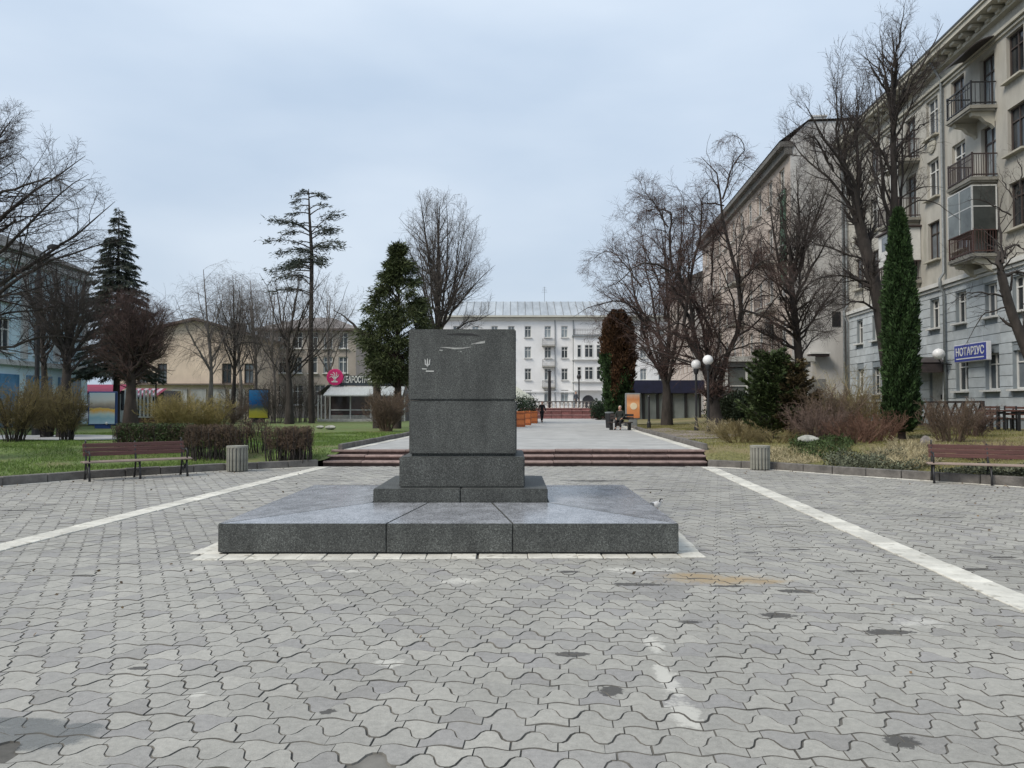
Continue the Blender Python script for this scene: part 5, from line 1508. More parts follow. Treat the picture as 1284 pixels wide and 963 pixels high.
# ---- lattice fence, tables and chairs by the ochre house
def lat(a, l): v = AX * a + RT * l; return v.x, v.y
fx0_, fy0_ = xat(1232, 29.5), 29.5
fx1_, fy1_ = xat(1070, 40.5), 40.5
L = math.hypot(fx1_ - fx0_, fy1_ - fy0_); a = math.atan2(fy1_ - fy0_, fx1_ - fx0_)
o = thing('lattice_fence', 'dark wooden lattice fence along the terrace of the ochre house', 'fence', (fx0_, fy0_, .8), a)
n = 9; st = L / n
M_fence = mat('fence_dark', (.035, .025, .022), .8, .3, 6)
for k in range(n + 1): MB().box(k * st, 0, .52, .1, .1, 1.2).build('post', M_fence, o)
for k in range(n):
    MB().box((k + .5) * st, 0, 1.08, st - .1, .09, .08).build('rail', M_fence, o); MB().box((k + .5) * st, 0, .1, st - .1, .09, .08).build('rail', M_fence, o)
    x0, x1 = k * st + .06, (k + 1) * st - .06; mxx = (x0 + x1) / 2
    for j, (p0, p1) in enumerate((((x0, .14), (mxx, 1.04)), ((mxx, 1.04), (x1, .14)), ((x0, 1.04), (mxx, .14)), ((mxx, .14), (x1, 1.04)), ((x0, .6), (x1, .6)))):
        yy = (-.02, -.021, .02, .021, 0)[j]
        MB().bar((p0[0], yy, p0[1]), (p1[0], yy, p1[1]), .06, .03).build('slat', M_fence, o)
M_tbl = mat('table_brown', (.10, .045, .035), .6, .3, 5)
def table(label, px, Y, rz):
    p = gp(px, Y); o = thing('cafe_table', label, 'table', p, rz, 'cafe tables on the terrace')
    for k in range(6): MB().box(0, -.35 + .14 * k, .74, 1.3, .125, .04).build('top_slat', M_tbl, o)
    for sx in (-.55, .55):
        for sy in (-.3, .3): MB().box(sx, sy, .36, .07, .07, .72).build('leg', M_iron, o)
    MB().box(0, 0, .66, 1.1, .05, .09).build('stretcher', M_iron, o)
def chair(label, px, Y, rz):
    p = gp(px, Y); o = thing('cafe_chair', label, 'chair', p, rz, 'cafe chairs on the terrace')
    MB().box(0, 0, .45, .44, .42, .04).build('seat', M_tbl, o)
    for z in (.62, .74, .86): MB().box(0, .2, z, .44, .03, .085).build('back_slat', M_tbl, o)
    for sx in (-.2, .2):
        MB().box(sx, -.18, .21, .045, .045, .44).build('leg', M_iron, o); MB().box(sx, .2, .45, .045, .045, .92).build('leg', M_iron, o)
table('brown slatted cafe table right of the lattice fence', 1247, 28.6, R_(20))
table('brown slatted cafe table at the right edge of the photo', 1283, 27.6, R_(15))
chair('brown slatted chair between the two cafe tables', 1263, 28.2, R_(-60))
chair('brown slatted chair in front of the table by the fence', 1239, 28.0, R_(170))
chair('brown slatted chair behind the table by the fence', 1252, 29.6, R_(10))
chair('brown slatted chair behind the table at the right edge', 1280, 29.0, R_(-15))

# ---- white stone on the right bed
b = bmesh.new(); bmesh.ops.create_icosphere(b, subdivisions=3, radius=.27)
rr = np.random.default_rng(5)
for v in b.verts:
    k = 1 + .22 * math.sin(3 * v.co.x * 4 + 1) * math.sin(v.co.y * 9) + rr.normal(0, .03)
    v.co = Vector((v.co.x * 1.25 * k, v.co.y * .9 * k, v.co.z * .55 * k))
me = bpy.data.meshes.new('garden_stone'); b.to_mesh(me); b.free(); me.materials.append(mat('stone_pale', (.33, .33, .29), .9, .35, 5, .5, 20)); 
o = link(me, 'garden_stone', None, gp(1012, 23.6, .14)); tag(o, 'pale rounded stone lying in the right garden bed', 'stone')
for lab, px, Y, s in (('grey flat boulder on the left lawn near the kiosk', 415, 40, .8), ('small grey boulder left of the flat boulder on the lawn', 402, 41, .6), ('brown tree stump in the right bed beside the green cypress', 1160, 22.5, .75)):
    o = link(me.copy(), 'garden_stone' if 'boulder' in lab else 'tree_stump', None, gp(px, Y, .12)); o.scale = (s, s, s) if 'boulder' in lab else (s * .75, s * .75, s * 1.8)
    if 'stump' in lab: o.data.materials[0] = M_barkpale
    tag(o, lab, 'stone' if 'boulder' in lab else 'stump')

# ================================================================== people and the pigeon
def skin_mesh(name, verts, edges, m, parent, sub=2, loc=(0, 0, 0)):
    """verts: (x, y, z, rx, ry)"""
    me = bpy.data.meshes.new(name); me.from_pydata([v[:3] for v in verts], edges, [])
    o = link(me, name, parent, loc)
    mo = o.modifiers.new('skin', 'SKIN'); mo.use_smooth_shade = True
    if not me.skin_vertices: me.skin_vertices.new()
    for k, v in enumerate(verts):
        sv = me.skin_vertices[0].data[k]; sv.radius = (v[3], v[4] if len(v) > 4 else v[3]); sv.use_root = (k == 0)
    if sub: o.modifiers.new('sub', 'SUBSURF').levels = 1; o.modifiers['sub'].render_levels = sub
    me.materials.append(m)
    return o
M_skin = flat('skin', (.5, .3, .22))
def person(label, loc, rz, H, coat, legs, hairc, pose='walk', coat_len=.45):
    """H standing height; facing -Y before rz"""
    o = thing('person', label, 'person', loc, rz)
    k = H / 1.75
    J = {}
    if pose == 'walk':
        hip, sho, head = (0, 0, .93), (0, -.02, 1.42), (0, -.04, 1.62)
        kn = [(-.09, -.12, .50), (.09, .08, .50)]; an = [(-.09, -.16, .08), (.09, .24, .12)]; toe = [(-.10, -.34, .03), (.10, .08, .03)]
        el = [(-.25, .06, 1.13), (.25, -.08, 1.13)]; wr = [(-.26, -.04, .90), (.26, -.20, .92)]
    elif pose == 'stand':
        hip, sho, head = (0, 0, .93), (0, 0, 1.42), (0, -.02, 1.62)
        kn = [(-.10, -.01, .50), (.10, -.01, .50)]; an = [(-.11, .02, .08), (.11, .02, .08)]; toe = [(-.13, -.16, .03), (.13, -.16, .03)]
        el = [(-.24, .03, 1.13), (.24, .03, 1.13)]; wr = [(-.22, -.10, .92), (.22, -.10, .92)]
    else:
        hip, sho, head = (0, .12, .52), (0, .10, 1.0), (0, .04, 1.21)
        kn = [(-.13, -.32, .50), (.13, -.32, .50)]; an = [(-.14, -.30, .09), (.14, -.34, .09)]; toe = [(-.16, -.48, .03), (.17, -.52, .03)]
        el = [(-.27, .06, .76), (.27, .06, .76)]; wr = [(-.16, -.16, .62), (.16, -.16, .62)]
    V, E = [], []
    def add(p, rx, ry=None, par=None):
        V.append((p[0] * k, p[1] * k, p[2] * k, rx * k, (ry or rx) * k)); i = len(V) - 1
        if par is not None: E.append((par, i))
        return i
    def mid(a, b, t): return tuple(a[j] + (b[j] - a[j]) * t for j in range(3))
    pelvis = add(hip, .14, .10); waist = add(mid(hip, sho, .45), .125, .09, pelvis); chest = add(mid(hip, sho, .85), .15, .1, waist)
    neck = add((sho[0], sho[1] - .01, sho[2] + .07), .055, None, chest); jaw = add((head[0], head[1] - .015, head[2] - .06), .068, .075, neck)
    skull = add((head[0], head[1], head[2] + .03), .082, .095, jaw); add((head[0], head[1] + .005, head[2] + .10), .055, .06, skull)
    add((head[0], head[1] - .105, head[2] - .005), .014, None, skull)
    for s in (-1, 1): add((head[0] + s * .085, head[1] + .01, head[2]), .014, None, skull)
    for j, s in enumerate((-1, 1)):
        sh = add((sho[0] + s * .17, sho[1], sho[2] - .02), .055, None, chest)
        e = add(el[j], .042, None, sh); w_ = add(wr[j], .028, None, e)
        d = Vector(wr[j]) - Vector(el[j]); d.normalize()
        pm = Vector(wr[j]) + d * .07; pa = add(tuple(pm), .03, .018, w_)
        for f in range(4):
            off = Vector((s * .004, -.026 + .017 * f, 0))
            ln = (.055, .068, .064, .05)[f]
            a1 = add(tuple(pm + off + d * .035), .009, None, pa); add(tuple(pm + off + d * (.035 + ln) + Vector((-s * .015, -.01, 0))), .007, None, a1)
        add(tuple(pm + Vector((-s * .02, -.04, 0)) + d * .02), .010, None, pa)
        hp = add((hip[0] + s * .09, hip[1], hip[2] - .05), .085, None, pelvis)
        kk = add(kn[j], .055, None, hp); aa = add(an[j], .036, None, kk); add(toe[j], .03, .028, aa)
    skin_mesh('body', V, E, M_skin, o, 2)
    # coat
    V, E = [], []
    a0 = add(mid(hip, sho, .1), .165, .125); a1 = add(mid(hip, sho, .5), .155, .115, a0); a2 = add(mid(hip, sho, .88), .18, .125, a1); a3 = add((sho[0], sho[1], sho[2] + .04), .085, .08, a2)
    if pose != 'sit':
        add((hip[0], hip[1], hip[2] - coat_len * .5), .185, .14, a0); add((hip[0], hip[1] + .01, hip[2] - coat_len), .18, .15, len(V) - 1)
    else:
        add((0, -.05, .55), .19, .1, a0); add((0, -.26, .56), .18, .09, len(V) - 1)
    for j, s in enumerate((-1, 1)):
        q = add((sho[0] + s * .18, sho[1], sho[2] - .02), .075, None, a2); q = add(el[j], .062, None, q); add(mid(el[j], wr[j], .92), .048, None, q)
    skin_mesh('coat', V, E, coat, o, 2)
    V, E = [], []
    c0 = add((hip[0], hip[1], hip[2] + .02), .15, .11)
    for j, s in enumerate((-1, 1)):
        q = add((hip[0] + s * .09, hip[1], hip[2] - .06), .098, None, c0); q = add(kn[j], .07, None, q); add(mid(kn[j], an[j], .92), .055, None, q)
    skin_mesh('trousers', V, E, legs, o, 2)
    for j in range(2):
        V, E = [], []
        q = add((an[j][0], an[j][1] + .03, an[j][2] - .03), .045); q = add(mid(an[j], toe[j], .5), .046, .04, q); add(toe[j], .042, .032, q)
        skin_mesh('shoe', V, E, M_iron, o, 1)
    V, E = [], []
    q = add((head[0], head[1] + .03, head[2] + .0), .085, .08); q = add((head[0], head[1] + .02, head[2] + .07), .088, .085, q); add((head[0], head[1] + .01, head[2] + .115), .06, .06, q)
    skin_mesh('hair', V, E, hairc, o, 2)
    em_ = MB()
    for s in (-1, 1): em_.box((head[0] + s * .03) * k, (head[1] - .088) * k, (head[2] + .015) * k, .02 * k, .01 * k, .01 * k)
    em_.build('eyes', M_iron, o)
    MB().box(head[0] * k, (head[1] - .087) * k, (head[2] - .06) * k, .045 * k, .012 * k, .01 * k).build('mouth', flat('lips', (.3, .1, .09)), o)
    return o
M_black = mat('cloth_black', (.010, .010, .012), .9, .3, 6)
M_darkg = mat('cloth_dark_green', (.018, .022, .019), .9, .3, 6)
M_greyc = mat('cloth_grey', (.10, .11, .13), .9, .3, 6)
M_hair = mat('hair_dark', (.02, .016, .014), .7)
Yp = 57.5
person('person in black coat walking on the upper walk right of the plinth', (xat(679.5, Yp), Yp, .44), R_(15), 1.62, M_black, M_black, M_hair, 'walk', .35)
person('person in grey coat standing on the red terrace', (xat(722, 75.6), 75.6, 1.47), R_(30), 1.66, M_greyc, M_greyc, M_hair, 'stand', .3)
Yb = 40.2
ps = (xat(777, Yb), Yb, .44)
person('person in dark green coat sitting on a dark bench beside the orange lightbox', ps, R_(-25), 1.7, M_darkg, M_black, mat('hair_grey', (.35, .32, .3), .8), 'sit')
o = thing('dark_bench', 'dark bench under the seated person by the orange lightbox', 'bench', (ps[0] + .0, ps[1] + .05, .435), R_(-25))
for k in range(3): MB().box(0, -.16 + .17 * k, .40, 1.3, .15, .05).build('seat_slat', M_fence, o)
for k in range(2): MB().box(0, .38, .62 + .16 * k, 1.3, .04, .13).build('back_slat', M_fence, o)
for x in (-.5, .5): MB().box(x, .1, .19, .06, .5, .38).build('leg', M_iron, o); 
# bags / litter bin next to them
o = thing('litter_bin', 'small dark litter bin at the edge of the walk by the bench', 'litter bin', (xat(764, 44), 44, .44))
MB().lathe([(.2, 0), (.24, .6), (.24, .85), (.2, .86)], 14).build('drum', M_iron, o); MB().lathe([(.26, .84), (.27, .9), (.2, .92)], 14).build('rim', M_zinc, o)
# pigeon
pg = thing('pigeon', 'grey and white pigeon with black head beside the plinth slab', 'bird', (2.27, 12.0, .005), R_(25))
b = [(0, .02, .165, .06, .06), (0, -.055, .185, .05, .052), (0, -.10, .225, .03, .03), (0, -.125, .262, .026, .028), (0, -.155, .262, .009, .009), (0, -.175, .256, .004, .004), (0, .10, .145, .042, .038), (0, .17, .128, .024, .016), (0, .25, .11, .022, .008)]
bb = skin_mesh('body', b, [(0, 1), (1, 2), (2, 3), (3, 4), (4, 5), (0, 6), (6, 7), (7, 8)], mat('feather_white', (.62, .62, .63), .8, .15, 20), pg, 2)
skin_mesh('head_cap', [(0, -.118, .268, .029, .030), (0, -.13, .262, .028, .028), (0, -.105, .235, .029, .029)], [(0, 1), (0, 2)], mat('feather_black', (.012, .012, .015), .6), pg, 2)
for s in (-1, 1):
    skin_mesh('wing', [(s * .052, -.03, .185, .018, .035), (s * .058, .06, .165, .016, .04), (s * .035, .17, .14, .010, .022), (s * .02, .22, .13, .006, .01)], [(0, 1), (1, 2), (2, 3)], mat('feather_grey', (.13, .14, .15), .7, .3, 20), pg, 2)
    l = MB().tube([(s * .028, .0, .12), (s * .03, .01, .06), (s * .03, .0, .008)], .007, 6)
    for t in (-.5, 0, .5): l.tube([(s * .03, 0, .008), (s * .03 + .03 * math.sin(t), -.035 * math.cos(t), .004)], .004, 5)
    l.tube([(s * .03, 0, .008), (s * .03, .02, .004)], .004, 5)
    l.build('leg', mat('bird_leg', (.35, .12, .1), .7), pg)
# ================================================================== bare trees
LV = lambda k2, k3, k4, lr=(.55, .5, .5), trop=(.10, .06, .03), ang=((.5, .95), (.5, 1.0), (.4, 1.0)), wob=(.13, .2, .25), lmin=(.5, .25, .15): [
    dict(k=k2, lr=lr[0], ang=ang[0], n=7, trop=trop[0], wob=wob[0], rf=.55, lmin=lmin[0], shape=.55, t0=.12),
    dict(k=k3, lr=lr[1], ang=ang[1], n=5, trop=trop[1], wob=wob[1], rf=.55, lmin=lmin[1], shape=.45, t0=.12),
    dict(k=k4, lr=lr[2], ang=ang[2], n=4, trop=trop[2], wob=wob[2], rf=.6, lmin=lmin[2], shape=.35, t0=.1)]
def env_ell(px, py, rx, ry, Y, pw=2.0):
    c = at(px, py, Y); a = rx / F_PX * Y; b = ry / F_PX * Y
    def f(P):
        return (np.hypot(P[:, 0] - c.x, P[:, 1] - c.y) / a) ** pw + (np.abs(P[:, 2] - c.z) / b) ** pw < 1.0
    return f
G1 = 'bare trees on the left lawn'; G2 = 'bare trees in the right garden'
# far left, crown arching in from outside the frame
Y = 21.0
bare_tree('bare_tree', 'large dark bare tree arching in from the left edge', (xat(-62, Y), Y, gz(xat(-62, Y), Y)), Y,
  [(-62, 555), (-60, 480), (-57, 420), (-54, 360), (-45, 300), (-30, 230)],
  [([(-57, 400), (-20, 365), (20, 332), (60, 300), (95, 268), (120, 240)], .11), ([(-58, 420), (-10, 372), (30, 340), (75, 318), (115, 305), (138, 300)], .09),
   ([(-50, 340), (-15, 285), (20, 245), (60, 210), (90, 185)], .10), ([(-45, 300), (-10, 235), (15, 195), (40, 165)], .09), ([(-40, 270), (-25, 205), (-5, 165), (10, 140)], .08),
   ([(-58, 440), (0, 432), (40, 418), (80, 425), (100, 440)], .06), ([(-55, 370), (-10, 330), (40, 285), (80, 245), (118, 222)], .085),
   ([(-40, 280), (0, 250), (50, 240), (90, 235), (125, 255)], .07), ([(-57, 410), (-20, 395), (25, 385), (70, 380), (100, 395)], .06), ([(-45, 300), (-70, 240), (-90, 190)], .09), ([(-55, 360), (-100, 300), (-140, 260)], .09)],
  LV(20, 13, 8, lr=(.42, .48, .5), trop=(.02, -.01, -.03)), M_bark, M_twig, 21, lsc=.72, rt=(.34, .10), clones=7, fill=1.15, dspread=.35, env=env_ell(5, 300, 140, 180, Y), group=G1)
Y = 31.0
bare_tree('bare_tree', 'dark bare tree with many crooked limbs behind the left shrubs', gp(82, Y), Y,
  [(82, 540), (82, 500), (84, 460), (83, 430)],
  [([(84, 455), (70, 420), (52, 395), (35, 370), (20, 365)], .09), ([(84, 440), (90, 400), (86, 365), (92, 330)], .1), ([(84, 450), (105, 420), (118, 395), (128, 370)], .08), ([(83, 445), (65, 400), (60, 360), (50, 325)], .09), ([(86, 420), (104, 385), (110, 350), (122, 330)], .07)],
  LV(14, 9, 6, trop=(.05, .0, .0)), M_bark, M_twig, 22, rt=(.26, .10), clones=8, env=env_ell(76, 385, 62, 80, Y), fill=1.15, group=G1)
Y = 34.0
bare_tree('bare_tree', 'thin dark bare tree nearest the street pole on the left', gp(57, Y), Y,
  [(57, 535), (56, 480), (54, 440), (50, 400)],
  [([(54, 440), (35, 405), (22, 380)], .07), ([(53, 430), (62, 390), (70, 355)], .07), ([(50, 405), (44, 360), (40, 330)], .07), ([(55, 450), (75, 430), (92, 400)], .06)],
  LV(13, 9, 6, trop=(.05, .0, .0)), M_bark, M_twig, 23, rt=(.18, .05), clones=6, env=env_ell(52, 390, 50, 72, Y), fill=1.1, group=G1)
# brown bushy round tree
Y = 40.0
bare_tree('bare_tree', 'reddish brown round bare tree with dense twigs beside the pale lightbox', gp(164, Y), Y,
  [(164, 540), (164, 500), (165, 470), (163, 450)],
  [([(165, 470), (182, 445), (195, 420), (212, 405)], .1), ([(164, 468), (150, 440), (135, 415), (122, 400)], .1), ([(164, 462), (165, 425), (160, 395), (155, 372)], .1), ([(164, 462), (176, 430), (182, 400), (185, 380)], .09), ([(165, 475), (190, 450), (205, 440), (222, 402)], .07), ([(164, 465), (140, 450), (120, 440), (108, 435)], .07), ([(164, 465), (145, 420), (140, 390), (138, 370)], .08)],
  LV(17, 12, 7, trop=(.06, .03, .02), lr=(.65, .55, .5), wob=(.16,.22,.25), lmin=(.9, .5, .3)), M_barkbrown, M_twigred, 24, rt=(.34, .10), clones=14, env=env_ell(156, 424, 66, 66, Y, 2.6), fill=1.1, group=G1, rmin=.008)
# birches with hanging twigs
BLV = [dict(hang=1, k=11, lr=.5, ang=(.5, .95), n=8, trop=-.12, wob=.1, rf=.5, lmin=.8, shape=.4, t0=.1), dict(hang=1, k=9, lr=.62, ang=(.4, 1.0), n=5, trop=-.28, wob=.12, rf=.55, lmin=.8, shape=.3, t0=.05), dict(k=5, lr=.5, ang=(.3, .8), n=4, trop=-.3, wob=.15, rf=.7, lmin=.3, shape=.3)]
for i, (px, Y, tops, sd, lab) in enumerate(((262, 55, (255, 338), 31, 'slender weeping birch, leftmost of the pale birches by the beige house'), (291, 57, (292, 345), 32, 'slender weeping birch with crooked trunk behind the yellow bush'), (318, 60, (314, 352), 33, 'slender weeping birch just left of the blue and yellow lightbox'))):
    tx_, ty_ = tops
    bare_tree('birch_tree', lab, gp(px, Y), Y, [(px, 535), (px + 3, 470), ((px + tx_) / 2 + 2, 410), (tx_, ty_)],
      [([(px + 2, 455), (px + 16, 410), (px + 25, 372)], .06), ([(px + 2, 465), (px - 14, 420), (px - 22, 378)], .06), ([(px + 1, 430), (px + 10, 385), (px + 14, 352)], .05), ([(px, 425), (px - 10, 385), (px - 14, 356)], .05), ([(px + 2, 475), (px + 20, 440), (px + 32, 420)], .045)],
      BLV, M_barkpale if i != 1 else M_bark, M_twiggrey, sd, rt=(.17, .02), clones=7, group=G1, rmin=.007, fill=1.15, dspread=.6)
for px, Y, k_, sd, lab in ((342, 66, .9, 43, 'thin grey bare tree between the blue and yellow lightbox and the tall conifer'), (412, 70, 1.0, 44, 'pale grey bare tree left of the flower kiosk'), (300, 68, 1.0, 46, 'grey bare tree far behind the birches')):
    bare_tree('bare_tree', lab, gp(px, Y), Y, [(px, 530), (px + 2, 480), (px - 1, 440), (px + 2, 372)],
      [([(px + 1, 470), (px - 16, 430), (px - 25, 385)], .07), ([(px + 1, 465), (px + 18, 425), (px + 27, 380)], .07), ([(px, 445), (px + 8, 400), (px + 10, 360)], .06), ([(px, 450), (px - 8, 405), (px - 10, 362)], .06)],
      LV(10, 8, 6, trop=(.1, .05, .02), lr=(.5, .5, .5), lmin=(.9, .5, .3)), M_barkpale, M_twiggrey, sd, rt=(.2, .03), clones=4, group=G1, rmin=.010, fill=k_)
# pale open tree
Y = 53.0
bare_tree('bare_tree', 'pale open bare tree with rising limbs left of the tall conifer', gp(363, Y), Y,
  [(363, 535), (363, 490), (361, 450), (362, 420)],
  [([(362, 450), (345, 400), (334, 360), (326, 335)], .09), ([(362, 430), (364, 390), (368, 355), (366, 335)], .08), ([(361, 460), (380, 410), (400, 375), (425, 350)], .08), ([(362, 470), (395, 430), (415, 390), (428, 345)], .08), ([(362, 440), (350, 400), (352, 360), (340, 340)], .07), ([(362, 480), (340, 450), (325, 420)], .06), ([(363, 475), (400, 440), (430, 410), (445, 385)], .06)],
  LV(12, 8, 6, trop=(.1, .05, .03), lr=(.45, .5, .5), lmin=(.9, .5, .3)), M_bark, M_twiggrey, 41, rt=(.26, .09), clones=6, fill=1.15, group=G1, rmin=.009, env=env_ell(382, 410, 70, 85, Y))
# tall bare tree behind the plinth
Y = 52.0
bare_tree('bare_tree', 'tall bare tree with upright stems rising behind the plinth', gp(550, Y), Y,
  [(550, 535), (551, 470), (550, 410), (549, 340), (551, 260)],
  [([(550, 400), (549, 330), (546, 280), (544, 242)], .12), ([(551, 410), (560, 350), (562, 300), (560, 245)], .1), ([(550, 420), (535, 375), (524, 320), (515, 270)], .1), ([(551, 420), (567, 370), (572, 320), (574, 265)], .1), ([(551, 415), (575, 385), (598, 360), (622, 340)], .085), ([(551, 430), (580, 405), (605, 395), (620, 385)], .07), ([(550, 430), (533, 390), (527, 345), (505, 300)], .08), ([(551, 400), (575, 360), (585, 330), (592, 290)], .08), ([(551, 425), (560, 395), (585, 370), (612, 355)], .06), ([(550, 380), (540, 330), (533, 290), (530, 250)], .08)],
  LV(18, 10, 7, trop=(.12, .08, .05), lr=(.36, .5, .5), ang=((.4, .85), (.4, .9), (.4, .9)), lmin=(1.2, .6, .35)), M_bark, M_twiggrey, 42, rt=(.36, .03), clones=8, fill=1.15, group=G1, rmin=.009, env=env_ell(556, 345, 70, 112, Y, 2.4))

# right garden
Y = 47.0
bare_tree('bare_tree', 'bare tree with upright forked trunk in front of the dark kiosk', gp(836, Y), Y,
  [(838, 535), (836, 490), (834, 470), (835, 440)],
  [([(835, 485), (822, 450), (812, 405), (805, 360), (800, 310), (796, 270)], .13), ([(835, 470), (838, 420), (832, 370), (828, 310), (820, 260)], .13), ([(835, 480), (850, 440), (862, 400), (868, 350)], .10), ([(815, 415), (790, 385), (765, 380), (735, 390), (715, 402)], .08), ([(836, 440), (815, 400), (785, 350), (755, 345)], .08), ([(833, 400), (845, 340), (850, 290), (846, 250)], .08), ([(805, 360), (785, 330), (765, 310), (740, 325)], .06), ([(836, 480), (800, 425), (770, 412), (745, 408)], .06)],
  LV(18, 11, 7, trop=(.02, -.03, -.05), lr=(.45, .5, .5), lmin=(.9, .5, .3)), M_bark, M_twigred, 51, rt=(.30, .12), clones=7, fill=1.35, group=G2, rmin=.009, env=env_ell(800, 360, 88, 130, Y))
Y = 36.5
bare_tree('bare_tree', 'crooked forked bare tree beside the globe lamps', gp(899, Y), Y,
  [(902, 545), (897, 520), (895, 500), (894, 490)],
  [([(896, 510), (888, 470), (878, 440), (868, 402), (852, 370), (840, 340), (835, 300), (833, 278)], .15), ([(898, 505), (908, 460), (925, 420), (931, 385), (926, 340), (915, 290), (906, 255), (908, 225), (898, 200), (884, 190)], .15), ([(895, 495), (893, 455), (886, 420), (885, 380)], .1),
   ([(870, 408), (850, 352), (835, 344), (805, 338), (785, 345), (765, 365), (748, 372)], .08), ([(843, 345), (840, 295), (842, 265), (822, 262), (800, 265)], .07), ([(838, 285), (822, 250), (808, 228)], .05), ([(906, 250), (920, 205), (932, 190), (925, 175), (908, 172)], .05), ([(928, 355), (950, 330), (965, 335), (975, 350)], .06), ([(931, 390), (960, 400), (985, 420), (1000, 440)], .06), ([(880, 445), (860, 420), (845, 415), (825, 430)], .05), ([(930, 400), (945, 360), (960, 300)], .05), ([(908, 258), (885, 255), (865, 262)], .04), ([(845, 350), (858, 320), (868, 290)], .05), ([(915, 440), (950, 430), (975, 445)], .05)],
  LV(20, 11, 7, trop=(-.03, -.09, -.10), lr=(.34, .5, .5), wob=(.2, .26, .3), lmin=(.9, .5, .3)), M_bark, M_twigred, 52, rt=(.36, .16), clones=5, group=G2, rmin=.008, fill=1.3, dspread=.4, env=env_ell(880, 330, 115, 165, Y, 2.6))
Y = 39.0
bare_tree('bare_tree', 'dark multi limbed bare tree in front of the blind end wall', gp(1004, Y), Y,
  [(1006, 545), (1004, 480), (1000, 430), (994, 370), (990, 330)],
  [([(1000, 430), (975, 385), (955, 350), (940, 325)], .08), ([(994, 360), (978, 320), (975, 270), (972, 235)], .10), ([(994, 350), (998, 300), (994, 250), (990, 215)], .10), ([(996, 380), (1015, 330), (1030, 295), (1045, 270)], .08), ([(992, 340), (1010, 290), (1020, 250), (1022, 215)], .07), ([(1000, 425), (1025, 395), (1050, 372), (1075, 368)], .07), ([(1001, 440), (960, 415), (930, 400), (915, 405)], .07), ([(995, 370), (970, 350), (945, 310), (940, 280)], .07), ([(1002, 450), (1030, 420), (1060, 410)], .05), ([(1002, 470), (985, 445), (972, 420)], .06)],
  LV(17, 10, 7, trop=(.08, .0, -.03), lr=(.42, .5, .5), lmin=(.8, .5, .3)), M_bark, M_twig, 53, rt=(.30, .08), clones=7, fill=1.35, group=G2, rmin=.008, env=env_ell(992, 325, 88, 130, Y, 2.4))
Y = 29.0
bare_tree('bare_tree', 'big leaning bare tree just left of the tall green cypress', gp(1118, Y), Y,
  [(1120, 552), (1116, 480), (1108, 420), (1100, 370), (1085, 310), (1075, 270)],
  [([(1085, 310), (1068, 250), (1045, 215), (1020, 190), (1000, 165), (988, 150)], .12), ([(1078, 280), (1062, 220), (1060, 170), (1056, 130), (1058, 110)], .11), ([(1065, 245), (1040, 190), (1030, 150), (1025, 110)], .08), ([(1060, 200), (1075, 165), (1090, 140), (1095, 115)], .07), ([(1045, 215), (1015, 180), (995, 185)], .06), ([(1095, 355), (1050, 345), (1020, 352), (1000, 370)], .06), ([(1090, 330), (1050, 310), (1020, 300), (1005, 290)], .06), ([(1103, 390), (1070, 380), (1040, 392), (1015, 420)], .06), ([(1085, 315), (1100, 280), (1108, 240)], .06)],
  LV(19, 10, 7, trop=(.14, .08, .04), lr=(.36, .5, .5), ang=((.4, .85), (.4, .9), (.4, .9)), lmin=(.7, .4, .25)), M_bark, M_twig, 54, lsc=.8, fill=1.15, rt=(.30, .19), clones=2, group=G2, rmin=.007, dspread=.5)
Y = 30.5
bare_tree('bare_tree', 'tallest bare tree with two straight stems behind the green cypress', gp(1130, Y), Y,
  [(1132, 552), (1128, 480), (1124, 400), (1122, 300), (1121, 220), (1120, 130), (1124, 90)],
  [([(1120, 135), (1118, 100), (1105, 70), (1090, 50)], .08), ([(1122, 110), (1128, 75), (1133, 45), (1135, 18)], .09), ([(1121, 160), (1105, 120), (1085, 95), (1070, 75)], .08), ([(1120, 150), (1140, 100), (1155, 70), (1165, 45)], .08), ([(1123, 330), (1112, 270), (1104, 210), (1100, 150), (1095, 100)], .12), ([(1121, 190), (1145, 165), (1165, 150), (1180, 145)], .06), ([(1122, 215), (1140, 195), (1170, 175), (1188, 165)], .06), ([(1103, 190), (1085, 150), (1075, 130), (1060, 110)], .07), ([(1122, 270), (1145, 255), (1165, 262), (1185, 285)], .05), ([(1121, 230), (1105, 190), (1090, 170), (1075, 165)], .06), ([(1122, 250), (1145, 240), (1160, 235), (1178, 238)], .05), ([(1120, 140), (1112, 90), (1110, 55), (1108, 30)], .07), ([(1121, 180), (1135, 130), (1148, 105), (1160, 95)], .06)],
  LV(18, 10, 7, trop=(.12, .07, .04), lr=(.40, .5, .5), ang=((.4, .9), (.4, .9), (.4, .9)), lmin=(.7, .4, .25)), M_bark, M_twig, 55, lsc=.85, fill=.85, rt=(.27, .05), clones=5, group=G2, rmin=.007, dspread=.5, env=env_ell(1120, 130, 74, 135, Y, 2.4))
Y = 22.0
